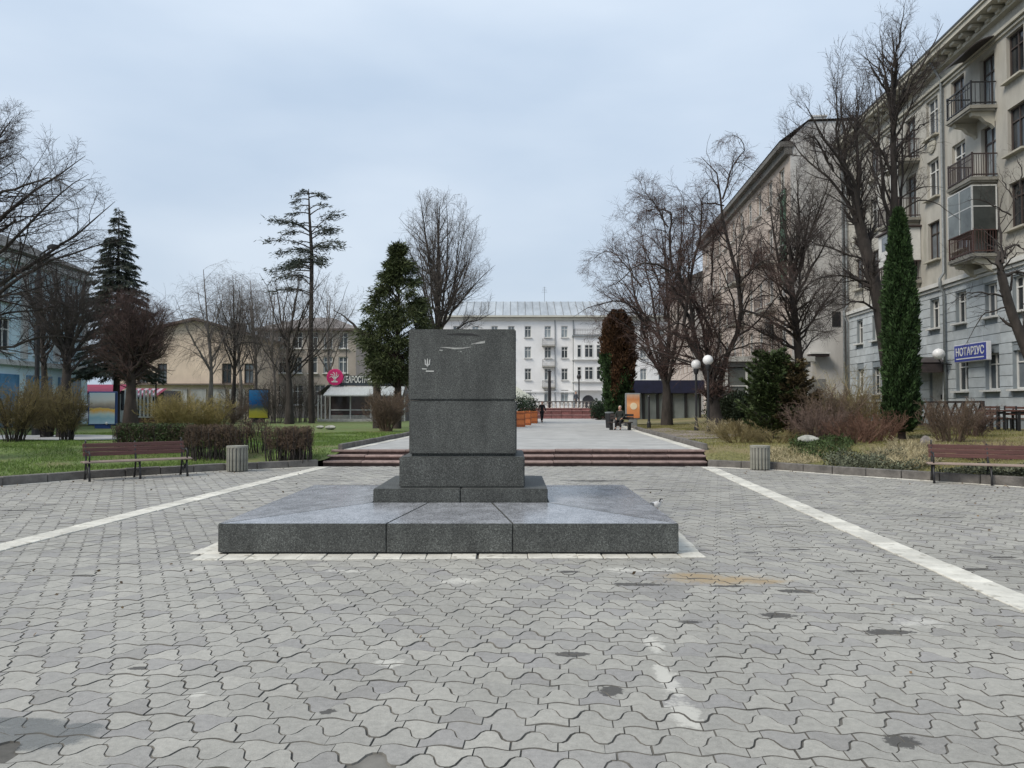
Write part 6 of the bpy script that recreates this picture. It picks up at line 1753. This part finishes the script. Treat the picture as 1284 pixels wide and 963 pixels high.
bare_tree('bare_tree', 'gnarled bare tree with pruned limbs at the right edge', (xat(1312, Y), Y, gz(xat(1312, Y), Y)), Y,
  [(1316, 560), (1306, 490), (1284, 432), (1266, 385), (1256, 345)],
  [([(1256, 348), (1262, 318), (1276, 305), (1296, 310)], .09), ([(1257, 345), (1248, 335), (1225, 325), (1195, 330), (1172, 340)], .035), ([(1258, 330), (1266, 280), (1274, 250), (1290, 225)], .045), ([(1272, 252), (1264, 232), (1258, 215)], .025), ([(1275, 250), (1282, 215), (1276, 195)], .025), ([(1258, 372), (1225, 368), (1200, 372), (1180, 385)], .03), ([(1262, 385), (1235, 395), (1215, 430)], .03), ([(1290, 445), (1310, 380), (1330, 320)], .1), ([(1268, 270), (1245, 255), (1225, 250), (1205, 255)], .025), ([(1258, 345), (1275, 342), (1290, 350)], .06)],
  LV(7, 4, 3, trop=(.08, .05, .03), lr=(.4, .45, .5)), M_bark, M_twig, 56, rt=(.17, .12), clones=2, group=G2, rmin=.005, dspread=.4)

# ================================================================== conifers
def conifer(name, label, base, top, r_bot, z0, seed, m, whorls=26, per=7, droop=.25, nleaf=26000, ln=.16, wd=.05, up=0.0, gaps=.15, pw=1.0, rt=.16, bark=None, cat='tree', lean=0.0):
    """base (x,y,z), top height above base; branch whorls carrying needle sprigs"""
    rng = np.random.default_rng(seed); o = thing(name, label, cat, base)
    tp = np.array([[[0, 0, -.15], [0, 0, top * .3], [lean * .5, 0, top * .65], [lean, 0, top]]]); tr = np.array([[rt, rt * .75, rt * .45, .02]])
    link(join_tubes('trunk', [(tp, tr, 8)], bark or M_bark), 'trunk', o)
    BP, BR = [], []
    for k in range(whorls):
        t = (k + rng.random() * .6) / whorls; z = z0 + (top - z0) * t
        R0 = r_bot * (1 - t) ** pw + .05
        for j in range(per):
            if rng.random() < gaps: continue
            a = 2 * PI * (j + rng.random()) / per + k
            R1 = R0 * rng.uniform(.65, 1.12)
            s = np.linspace(0, 1, 6); zj = z + rng.normal(0, .5) * (top - z0) / whorls
            x = R1 * s; zz = zj + R1 * (up * s - droop * s * s + .25 * droop * s ** 3)
            BP.append(np.stack([x * math.cos(a) + lean * t, x * math.sin(a), zz], 1)); BR.append(.035 * (1 - t * .6) * (1 - .75 * s) + .004)
    BP, BR = np.array(BP), np.array(BR)
    link(join_tubes('branches', [(BP, BR, 4)], bark or M_bark), 'branches', o)
    n = nleaf
    bi = rng.integers(0, len(BP), n)
    L = np.linalg.norm(BP[:, -1] - BP[:, 0], axis=1); pr = L ** 1.3; bi = rng.choice(len(BP), n, p=pr / pr.sum())
    s = .12 + .9 * rng.random(n) ** .8; x = np.clip(s * 5, 0, 4.999); i = x.astype(int); f = (x - i)[:, None]
    P = BP[bi, i] * (1 - f) + BP[bi, i + 1] * f
    D = unit(BP[bi, np.minimum(i + 1, 5)] - BP[bi, i])
    side = unit(np.cross(D, [0, 0, 1.])) * rng.normal(0, 1, (n, 1))
    wv_ = (L[bi] * .16 * (1.15 - s))[:, None]
    P = P + side * wv_ + np.array([0, 0, -1]) * np.abs(rng.normal(0, .3, (n, 1))) * wv_
    V, F = leaves(P, D + side * .5 + np.array([0, 0, -droop * .8]), ln, wd, rng, .35)
    link(fastmesh('needles', V, [F], m), 'needles', o)
    return o
M_spruce = leafmat('needle_spruce', (.055, .066, .05), .5)
M_yew = leafmat('needle_yew', (.060, .074, .029), .65)
M_thuja = leafmat('needle_thuja', (.032, .06, .02), .75)
M_thujab = leafmat('needle_rusty', (.075, .038, .018), .5)
Y = 50.0; p = gp(146, Y)
conifer('spruce_tree', 'dark spruce behind the brown round tree on the left', p, at(0, 262, Y).z - p[2], 54 / F_PX * Y, 3.4, 61, M_spruce, 42, 10, .4, 46000, .3, .055, up=.1, gaps=.25, pw=.7, rt=.25)
# tall conifer with bare trunk
Y = 56.0; p = gp(391, Y); rng = np.random.default_rng(62)
o = thing('conifer_tree', 'tall thin conifer with bare trunk and ragged top', 'tree', p)
H_ = at(0, 236, Y).z - p[2]
def rel(px, py): q = at(px, py, Y); return np.array([q.x - p[0], 0, q.z - p[2]])
tk = np.array([[rel(391, 540), rel(390, 480), rel(390, 400), rel(391, 320), rel(388, 270), rel(387, 237)]]); 
link(join_tubes('trunk', [(tk, np.array([[.24, .2, .17, .14, .09, .03]]), 8)], M_bark), 'trunk', o)
BP = []; PAD = []
for (px, py, ex, ey, pad) in ((387, 243, 372, 245, 1), (387, 243, 400, 243, 1), (387, 248, 405, 245, 1), (387, 250, 366, 252, .9), (388, 258, 372, 262, .5), (388, 262, 408, 260, .8), (388, 268, 366, 272, .9), (388, 270, 412, 258, .4), (389, 280, 362, 284, .6), (389, 285, 405, 285, .4), (390, 292, 350, 282, 1.2), (390, 296, 356, 292, 1), (390, 292, 425, 272, 1.2), (390, 294, 415, 286, 1.3), (390, 300, 410, 290, 1), (390, 305, 372, 306, .5), (391, 312, 425, 309, .9), (391, 312, 340, 308, .9), (391, 315, 350, 322, 1), (391, 312, 405, 310, 1.4), (391, 318, 380, 316, 1.4), (391, 322, 400, 325, 1.5), (391, 325, 375, 328, 1.3), (391, 330, 362, 335, 1.2), (391, 330, 405, 332, 1.1), (391, 335, 370, 336, 1.2), (391, 338, 345, 342, 1.2), (391, 340, 338, 350, 1), (391, 350, 362, 348, 1.2), (391, 360, 375, 347, .7), (391, 368, 345, 368, .8), (391, 372, 362, 364, .8)):
    a = rel(px, py); e = rel(ex, ey); r_ = abs(e[0] - a[0]); dy = rng.uniform(-.55, .55) * r_
    for rep in range(2 if rng.random() < .35 else 1):
        if rep: an = rng.uniform(0, 6.28); d = np.array([math.cos(an) * r_ * .8, math.sin(an) * r_ * .8, e[2] - a[2]])
        else: d = np.array([e[0] - a[0], dy, e[2] - a[2]])
        s = np.linspace(0, 1, 6)[:, None]
        c = a + d * s + np.array([0, 0, .12 * r_]) * np.sin(s * PI); BP.append(c); PAD.append(pad * (1 if not rep else .8))
BP = np.array(BP); PAD = np.array(PAD); PAD[BP[:, 0, 2] > H_ * .84] *= .62
link(join_tubes('branches', [(BP, np.tile(np.linspace(.05, .015, 6), (len(BP), 1)), 4)], M_bark), 'branches', o)
n = 4800; bi = rng.choice(len(BP), n, p=PAD ** 1.5 / (PAD ** 1.5).sum()); s = .35 + .68 * rng.random(n) ** .7; x = np.clip(s * 5, 0, 4.999); i = x.astype(int); f = (x - i)[:, None]
P = BP[bi, i] * (1 - f) + BP[bi, i + 1] * f
P = P + rng.normal(0, 1, (n, 3)) * np.array([.26, .26, .10]) * PAD[bi][:, None]
D = unit(BP[bi, -1] - BP[bi, 0])
V, F = leaves(P, D + np.array([0, 0, -.25]), .34, .06, rng, .5)
link(fastmesh('needles', V, [F], M_spruce), 'needles', o)
# yew left of the plinth
Y = 41.0; p = gp(498, Y); rng = np.random.default_rng(63)
o = thing('yew_tree', 'broad olive green conifer just left of the plinth', 'tree', p)
H_ = at(0, 308, Y).z - p[2]; RB = 44 / F_PX * Y
link(join_tubes('trunk', [(np.array([[[0, 0, -.15], [.05, 0, 1.6], [0, .05, 4], [.1, 0, H_ * .92]]]), np.array([[.24, .2, .13, .03]]), 8)], M_barkbrown), 'trunk', o)
nc = 170; t = rng.random(nc) ** 1.15; zc_ = 2.75 + (H_ - 2.8) * t
rad_ = RB * np.interp(t, [0, .12, .3, .55, .8, 1], [.62, .98, 1.0, .70, .36, .05]) * np.sqrt(rng.uniform(.3, 1.15, nc)); an_ = rng.random(nc) * 6.283
C_ = np.stack([rad_ * np.cos(an_), rad_ * np.sin(an_), zc_], 1)
S0 = np.stack([np.zeros(nc), np.zeros(nc), np.maximum(zc_ - .35 - .3 * rad_, 1.2)], 1)
link(join_tubes('branches', [(np.stack([S0, S0 * .5 + C_ * .5 + np.array([0, 0, .06]), C_], 1), np.tile([[.05, .03, .012]], (nc, 1)), 4)], M_barkbrown), 'branches', o)
n = 46000; ci = rng.integers(0, nc, n); q = rng.normal(size=(n, 3)); sz = ((.17 + .22 * rng.random(nc)) * (1.05 - .55 * t))[ci][:, None]
P = C_[ci] + q * sz * np.array([1, 1, .62])
out_ = unit(C_[ci] * np.array([1, 1, 0]) + 1e-6)
V, F = leaves(P, out_ * .7 + unit(q) * .6 + np.array([0, 0, -.25]), .25, .048, rng, .5)
link(fastmesh('needles', V, [F], M_yew), 'needles', o)
# broken dead limb beside it
Y = 43.0
bare_tree('dead_tree', 'dead leaning trunk with a snapped limb left of the olive conifer', gp(474, Y), Y, [(474, 530), (472, 480), (466, 440), (458, 424)], [([(464, 436), (448, 412), (432, 398), (416, 387)], .13), ([(468, 450), (452, 430), (440, 425)], .06)], [], M_bark, M_twig, 64, rt=(.22, .15), clones=0, dspread=.1)

def column(name, label, base, h, r, seed, m, n=30000, ln=.12, wd=.045, prof=None, m2=None, z0=.05, split=None, cat='tree'):
    """dense upright column of scale-leaf sprays around a stem"""
    rng = np.random.default_rng(seed); o = thing(name, label, cat, base)
    link(join_tubes('trunk', [(np.array([[[0, 0, -.1], [0, 0, h * .4], [0, 0, h * .92]]]), np.array([[.13, .09, .02]]), 7)], M_barkbrown), 'trunk', o)
    t = rng.random(n); z = z0 * h + (1 - z0) * h * t
    rr_ = r * np.interp(t, *prof) if prof else r * (1 - t ** 3) ** .6
    a = rng.random(n) * 2 * PI
    lump = 1 + .17 * np.sin(3 * a + z * 2.1) * np.sin(z * 3.3 + a) + .13 * np.sin(7 * a - z * 5) + .08 * np.sin(13 * a + z * 11)
    d = rr_ * lump * (1 - .45 * rng.random(n) ** 2.2)
    P = np.stack([d * np.cos(a), d * np.sin(a), z], 1)
    D = np.stack([np.cos(a) * .55, np.sin(a) * .55, np.full(n, 1.)], 1)
    def put(mask, mm, nm):
        if mask.any():
            V, F = leaves(P[mask], D[mask], ln, wd, rng, .4); link(fastmesh(nm, V, [F], mm), nm, o)
    if m2 is not None:
        msk = split(P / np.array([r, r, h]), rng); put(~msk, m, 'foliage'); put(msk, m2, 'rusty_foliage')
    else: put(np.ones(n, bool), m, 'foliage')
    # a dark core of older twigs so no light leaks through the middle
    k = 900; t = rng.random(k); 
    S = np.zeros((k, 3, 3)); a = rng.random(k) * 6.283; S[:, 0, 2] = z0 * h + t * h * .85
    for j in (1, 2):
        S[:, j, 0] = np.cos(a) * r * .42 * j * (np.interp(t * .85, *prof) if prof else (1 - (t * .85) ** 3) ** .6); S[:, j, 1] = np.sin(a) * r * .42 * j * (np.interp(t * .85, *prof) if prof else (1 - (t * .85) ** 3) ** .6); S[:, j, 2] = S[:, 0, 2] + .25 * j
    link(join_tubes('branches', [(S, np.tile([[.02, .014, .006]], (k, 1)), 3)], M_barkbrown), 'branches', o)
    return o
Y = 25.0; p = gp(1130, Y)
column('cypress_tree', 'tall narrow green columnar cypress on the right lawn', p, at(0, 264, Y).z - p[2], .49, 65, M_thuja, 46000, .15, .05, ([0, .04, .12, .3, .6, .85, .95, 1], [.45, .95, 1, .98, .86, .55, .35, .1]), z0=.03)
Y = 48.0; p = gp(775, Y)
column('thuja_tree', 'rust brown columnar thuja with dark green skirt in front of the white house', p, at(0, 391, Y).z - p[2], .98, 66, M_thuja, 26000, .22, .085, ([0, .1, .3, .5, .8, .93, 1], [.45, .75, .9, 1, .88, .7, .3]), M_thujab, split=lambda q, r: (q[:, 2] > .36 + .10 * np.sin(q[:, 0] * 5) + .05 * r.normal(size=len(q))) & ~((q[:, 0] < -.55) & (q[:, 2] < .62)))
def leaf_shrub(name, label, base, rx, rz_, seed, m, n, ln, wd, cat='shrub', flat_=False, ry=None):
    rng = np.random.default_rng(seed); o = thing(name, label, cat, base)
    k = 60; S = np.zeros((k, 5, 3)); a = rng.random(k) * 6.283; e = rng.random(k) ** .6
    for j in range(1, 5):
        q = j / 4; S[:, j, 0] = np.cos(a) * rx * e * q ** 1.3 * .85; S[:, j, 1] = np.sin(a) * (ry or rx) * e * q ** 1.3 * .85; S[:, j, 2] = rz_ * 1.8 * q * (1 - .5 * e * q)
    S[:, :, :2] += rng.normal(0, .03, (k, 5, 2))
    link(join_tubes('stems', [(S, np.tile([[.02, .017, .013, .009, .004]], (k, 1)), 4)], M_barkbrown), 'stems', o)
    P = rng.normal(size=(n, 3)); P = unit(P) * (rng.random((n, 1)) ** .45)
    lump = 1 + .25 * np.sin(P[:, :1] * 5 + seed) * np.sin(P[:, 1:2] * 4 + P[:, 2:] * 5)
    P = P * lump * np.array([rx, ry or rx, rz_]) + np.array([0, 0, rz_ * .95]); P[:, 2] = np.abs(P[:, 2])
    V, F = leaves(P, P - np.array([0, 0, rz_ * .5]), ln, wd, rng, .7)
    link(fastmesh('foliage', V, [F], m), 'foliage', o)
    return o
Y = 27.5; p = gp(968, Y)
conifer('young_conifer', 'bushy young green conifer left of the dark bare trunk', p, at(0, 446, Y).z - p[2], 1.15, .15, 67, leafmat('needle_mid', (.045, .065, .022), .6), 16, 9, .1, 16000, .16, .05, up=.75, gaps=.1, pw=.35, rt=.06, cat='shrub')
Y = 27.0; p = gp(998, Y)
conifer('young_conifer', 'brownish young conifer in front of the dark bare trunk', p, at(0, 455, Y).z - p[2], .85, .15, 68, leafmat('needle_brownish', (.085, .065, .032), .6), 15, 8, .1, 11000, .16, .045, up=.7, gaps=.12, pw=.4, rt=.05, cat='shrub')
for i, (px, Y, rx, rz_, lab) in enumerate(((920, 42, 1.1, 1.0, 'dark evergreen shrub right of the globe lamps'), (942, 40, 1.0, .95, 'dark evergreen shrub between the globe lamps and young conifer'), (905, 46, 1.0, 1.1, 'dark evergreen shrub close behind the forked tree'))):
    leaf_shrub('evergreen_shrub', lab, gp(px, Y), rx, rz_, 70 + i, leafmat('leaf_dark', (.028, .04, .02), .5), 5000, .16, .07)
leaf_shrub('garden_tree', 'small dark shrub on the walk edge left of the rusty thuja', (xat(752, 68), 68, .43), .9, .9, 76, M_conifer, 3500, .16, .07)

# ================================================================== bare shrubs and hedges
def twig_shrub(name, label, base, rx, h, seed, m, stems=60, k=7, k2=5, spread=1.0, rmin=.006, group=None, cat='shrub', curve=.5, base_r=.25, tmat=None, k3=0):
    rng = np.random.default_rng(seed); o = thing(name, label, cat, base, 0, group)
    stems = int(stems * .62)
    S = np.zeros((stems, 8, 3)); a = rng.random(stems) * 6.283; e = rng.random(stems) ** .5
    br = base_r * rng.random(stems) ** .5
    s = np.linspace(0, 1, 8)[None, :]
    hh = h * (1 - .35 * e ** 2 * rng.random(stems)) * rng.uniform(.75, 1.03, stems)
    R_out = (rx * e * spread)[:, None] * (s ** (1 + curve))
    S[:, :, 0] = np.cos(a)[:, None] * (br[:, None] + R_out); S[:, :, 1] = np.sin(a)[:, None] * (br[:, None] + R_out); S[:, :, 2] = hh[:, None] * s - .05
    S += rng.normal(0, .02 * h, S.shape) * s[..., None]
    SR = (rng.uniform(.007, .016, (stems, 1)) * (1 - .75 * s)) + rmin * .5
    link(join_tubes('stems', [(S, SR, 4)], tmat or m), 'stems', o)
    P1, R1 = sprout(rng, S, SR, k, .2, .38, (.3, .9), 5, .08, .2, .6, rmin, shape=.5)
    g = [(P1, R1, 3)]
    if k2:
        P2, R2 = sprout(rng, P1, R1, k2, .1, .5, (.3, 1.0), 3, .06, .25, .7, rmin, shape=.4); g.append((P2, R2, 3 if k3 == 0 else 3))
    if k3:
        P3, R3 = sprout(rng, P2, R2, k3, .1, .6, (.3, 1.0), 3, .04, .25, .8, rmin, shape=.4); g.append((P3, R3, 1))
    link(join_tubes('twigs', g, m), 'twigs', o)
    return o
M_olive = mat('twig_olive', (.17, .135, .06), .9, .3, 2, coords='World'); M_oliveb = mat('twig_yellow', (.25, .20, .075), .9, .3, 2, coords='World')
M_redt2 = mat('twig_red', (.135, .072, .048), .9, .3, 2, coords='World'); M_brownt = mat('twig_brown', (.13, .092, .064), .9, .3, 2, coords='World'); M_hedge = mat('twig_hedge', (.12, .082, .056), .9, .35, 3, coords='World')
M_straw = leafmat('straw', (.36, .31, .19), .35)
Y = 27.5
twig_shrub('bare_shrub', 'olive brown bare shrub at the far left edge', gp(18, Y), 1.25, 2.1, 81, M_olive, 100, 9, 6, k3=1, tmat=M_bark, base_r=.35)
twig_shrub('bare_shrub', 'olive bare shrub with thin legs left of the pale lightbox', gp(84, 28), .5, 2.1, 82, M_olive, 70, 9, 6, k3=1, tmat=M_bark, base_r=.25)
twig_shrub('bare_shrub', 'olive bare shrub filling the gap between the two far left shrubs', gp(60, 31), .9, 2.1, 83, M_olive, 80, 9, 6, k3=1, tmat=M_bark, curve=.8)
twig_shrub('forsythia_shrub', 'yellow tinged bare shrub behind the left clipped hedge', gp(222, 30), 1.15, 1.75, 84, M_oliveb, 110, 9, 6, k3=1, base_r=.3)
twig_shrub('forsythia_shrub', 'smaller yellow tinged shrub right of the larger yellow one', gp(258, 31), .9, 1.6, 85, M_oliveb, 80, 8, 6, k3=2, base_r=.25)
twig_shrub('bare_shrub', 'reddish brown bare shrub under the olive conifer by the kiosk', gp(485, 37), 1.0, 1.9, 86, M_brownt, 110, 9, 6, k3=1, base_r=.3)
twig_shrub('bare_shrub', 'low dark brown shrub behind the hedge under the birches', gp(284, 44), 1.3, 1.6, 87, M_brownt, 70, 8, 6, base_r=.4)
twig_shrub('bare_shrub', 'reddish brown bare shrub beside the brownish young conifer', gp(1045, 26), 1.0, 1.8, 88, M_brownt, 90, 8, 5, base_r=.5)
twig_shrub('dogwood_shrub', 'red stemmed bare shrub left of the green cypress', gp(1094, 24.5), .7, 1.0, 89, M_redt2, 100, 6, 4, base_r=.55, curve=.2)
twig_shrub('dogwood_shrub', 'orange red low shrub close to the cypress foot', gp(1070, 23.6), .8, .8, 90, M_redt2, 90, 6, 4, base_r=.5, curve=.2)
twig_shrub('bare_shrub', 'upright brown bare shrub right of the green cypress', gp(1192, 23.2), .65, 1.3, 91, M_brownt, 80, 7, 5, base_r=.35, curve=.2)
twig_shrub('bare_shrub', 'thin brown shrub in front of the lattice fence', gp(1040, 31), 1.1, 1.7, 92, M_olive, 60, 8, 5, base_r=.5)
twig_shrub('bare_shrub', 'pale dry shrub in the bed left of the ivy', gp(1062, 30), 1.0, 2.6, 93, M_straw, 40, 6, 4, base_r=.5)
twig_shrub('bare_shrub', 'low purplish shrub under the young conifer', gp(975, 25), .9, .5, 94, M_olive, 60, 6, 4, base_r=.5, curve=.1)
for i, (px, Y, h_, lab) in enumerate(((346, 56, 3.4, 'tall pale thicket right of the blue and yellow lightbox'), (376, 58, 3.8, 'tall pale thicket at the foot of the tall conifer'), (300, 60, 3.2, 'tall pale thicket left of the blue and yellow lightbox'), (404, 64, 3.0, 'tall pale thicket just left of the flower kiosk'))):
    twig_shrub('bare_shrub', lab, gp(px, Y), 1.3, h_, 130 + i, M_twiggrey, 60, 8, 4, base_r=.6, curve=.2, rmin=.009)
M_mauve = mat('twig_mauve', (.14, .095, .075), .9, .3, 2, coords='World')
for i, (px, Y, r_, h_, lab, mm) in enumerate(((1020, 24.5, .8, 1.25, 'dry brown shrub behind the pale garden stone', M_mauve), (1078, 27.5, 1.0, 1.7, 'straw brown bare shrub in front of the blue stone wall corner', M_olive), (1215, 25, .6, 1.0, 'small brown shrub in front of the lattice fence end', M_mauve), (935, 30, 1.0, .7, 'low olive shrub on the grass right of the globe lamps', M_olive))):
    twig_shrub('bare_shrub', lab, gp(px, Y), r_, h_, 140 + i, mm, 80, 7, 5, base_r=.4, curve=.3)
for i, (px, Y, r_, h_, lab, mm) in enumerate(((925, 25.5, .8, .6, 'low olive brown scrub on the right lawn behind the litter bin', M_olive), (905, 32, .9, .7, 'low straw scrub on the grass beside the dirt path', M_straw), (1150, 21.5, .5, .6, 'dry straw tuft left of the tree stump', M_straw), (1128, 20.6, .5, .45, 'pale dry stems over the ivy near the kerb', M_straw), (1235, 20.5, .6, .5, 'low brown stems behind the right bench', M_mauve))):
    twig_shrub('bare_shrub', lab, gp(px, Y), r_, h_, 150 + i, mm, 70, 7, 4, base_r=.5, curve=.1)
# clipped hedges: upright stems cut to a flat top
def hedge(label, c, L, wd, h, rz, seed, m, stems, leaf=None, legs=.35):
    rng = np.random.default_rng(seed); o = thing('clipped_hedge', label, 'hedge', c, rz, 'clipped hedges on the left lawn')
    S = np.zeros((stems, 6, 3)); x = (rng.random(stems) - .5) * L; y = (rng.random(stems) - .5) * wd; s = np.linspace(0, 1, 6)[None]
    S[:, :, 0] = x[:, None] + rng.normal(0, .09, (stems, 1)) * s; S[:, :, 1] = y[:, None] + rng.normal(0, .09, (stems, 1)) * s; S[:, :, 2] = -.05 + h * s * rng.uniform(.9, 1.0, (stems, 1))
    S += rng.normal(0, .012, S.shape); SR = rng.uniform(.009, .018, (stems, 1)) * (1 - .6 * s)
    link(join_tubes('stems', [(S, SR, 4)], M_bark), 'stems', o)
    hw_, wy = L / 2 + .06, wd / 2 + .06
    env = lambda P: (np.abs(P[:, 0]) < hw_) & (np.abs(P[:, 1]) < wy) & (P[:, 2] < h) & (P[:, 2] > legs * h * .5)
    P1, R1 = sprout(rng, S, SR, 7, legs, .35, (.5, 1.1), 4, .05, .2, .6, .005, env=env); P2, R2 = sprout(rng, P1, R1, 5, .1, .6, (.4, 1.2), 3, .04, .3, .7, .005, env=env)
    P3, R3 = sprout(rng, P2, R2, 3, .1, .7, (.4, 1.2), 3, .04, .3, .8, .005, env=env)
    link(join_tubes('twigs', [(P1, R1, 3), (P2, R2, 3), (P3, R3, 1)], m), 'twigs', o)
    if leaf:
        n = 9000; P = (rng.random((n, 3)) - .5) * np.array([L, wd, h * .7]) + np.array([0, 0, h * .62]); V, F = leaves(P, rng.normal(size=(n, 3)), .05, .03, rng); link(fastmesh('foliage', V, [F], leaf), 'foliage', o)
for i, (px, Y, L, h, lab, st, lf) in enumerate(((363, 21.6, 1.25, 1.02, 'clipped brown hedge nearest the steps', 190, None), (275, 21.8, 1.35, 1.0, 'clipped brown hedge behind the left litter bin', 170, None), (318, 22.6, .8, .98, 'thin see through stretch of clipped brown hedge', 40, None), (196, 22.6, 2.2, .85, 'low clipped green hedge behind the left bench', 200, M_box), (241, 21.9, .5, .98, 'narrow brown hedge clump right of the left bench', 50, None))):
    p = gp(px, Y, 0.0); hedge(lab, p, L, .6, h, 0.05, 100 + i, M_hedge, int(st * .55), lf)

# ground ivy and dry grass on the right bed
rng = np.random.default_rng(120)
def cover(name, label, px0, px1, Y0, Y1, n, hgt, ln, wd, m, up, cat='ground cover'):
    px = rng.uniform(px0, px1, n); Yv = rng.uniform(Y0, Y1, n); X_ = (px - CX) / F_PX * Yv
    e = ((px - (px0 + px1) / 2) / ((px1 - px0) / 2)) ** 2 + ((Yv - (Y0 + Y1) / 2) / ((Y1 - Y0) / 2)) ** 2
    ok = (e < 1.0 - .5 * rng.random(n)) & (dseg(X_, Yv, RIGHTB) > .15) & (X_ > bx(1, Yv)); X_, Yv = X_[ok], Yv[ok]
    lm = .6 + .4 * np.sin(X_ * 4.3) * np.sin(Yv * 3.7)
    P = np.stack([X_, Yv, terrain(X_, Yv) + hgt * rng.random(len(X_)) * lm], 1)
    D = np.stack([rng.normal(0, .6, len(P)), rng.normal(0, .6, len(P)), np.full(len(P), up)], 1)
    V, F = leaves(P, D, ln, wd, rng, .4); o = link(fastmesh(name, V, [F], m), name); tag(o, label, cat, kind='stuff')
cover('ivy', 'grey green trailing ivy on the right bed by the kerb', 1025, 1165, 17.6, 21.5, 17000, .40, .075, .035, leafmat('leaf_ivy', (.105, .115, .075), .6), .4)
cover('ivy', 'dark green low plants around the pale stone', 985, 1075, 21.5, 25, 9000, .3, .075, .035, leafmat('leaf_low', (.05, .075, .025), .5), .5)
cover('dry_grass', 'pale straw grass clump in front of the cypress', 1090, 1180, 18.6, 22.4, 15000, .30, .22, .018, M_straw, .8, 'dry grass')
cover('dry_grass', 'straw coloured dead grass near the right litter bin', 935, 1035, 20.4, 23, 6000, .06, .12, .016, M_straw, .7, 'dry grass')
cover('ivy', 'grey green trailing ivy behind the right bench', 1150, 1330, 15.4, 18.8, 13000, .22, .07, .035, leafmat('leaf_ivy', (.105, .115, .075), .6), .4)

# fallen leaves blown against the kerbs and over the paving
n = 520; Yv = rng.uniform(4.5, 21.4, n); sd = np.where(rng.random(n) < .5, -1, 1); u_ = rng.exponential(1.1, n) + .12
X_ = np.where(sd < 0, bx(-1, Yv) + u_, bx(1, Yv) - u_); k_ = rng.random(n) < .25; X_ = np.where(k_, rng.uniform(-9, 9, n), X_)
k_ = ~((X_ > SLAB['x0'] - .5) & (X_ < SLAB['x1'] + .5) & (Yv > 8.4) & (Yv < 13.8)); X_, Yv = X_[k_], Yv[k_]
P = np.stack([X_, Yv, np.full(len(X_), .011)], 1); D = np.stack([rng.normal(size=len(X_)), rng.normal(size=len(X_)), rng.random(len(X_)) * .25], 1)
V, F = leaves(P, D, .05, .03, rng, .1); o = link(fastmesh('fallen_leaves', V, [F], leafmat('leaf_dry', (.13, .085, .045), .6)), 'fallen_leaves'); tag(o, 'scattered dry brown leaves on the paving', 'leaves', kind='stuff')
import os
if os.environ.get('TRIS'):
    tot = {m_.name: sum(len(p_.vertices) - 2 for p_ in m_.polygons) for m_ in bpy.data.meshes if m_.users}
    print('TRIS', sum(tot.values())); print(sorted(((v_, k_) for k_, v_ in tot.items()), reverse=True)[:25])
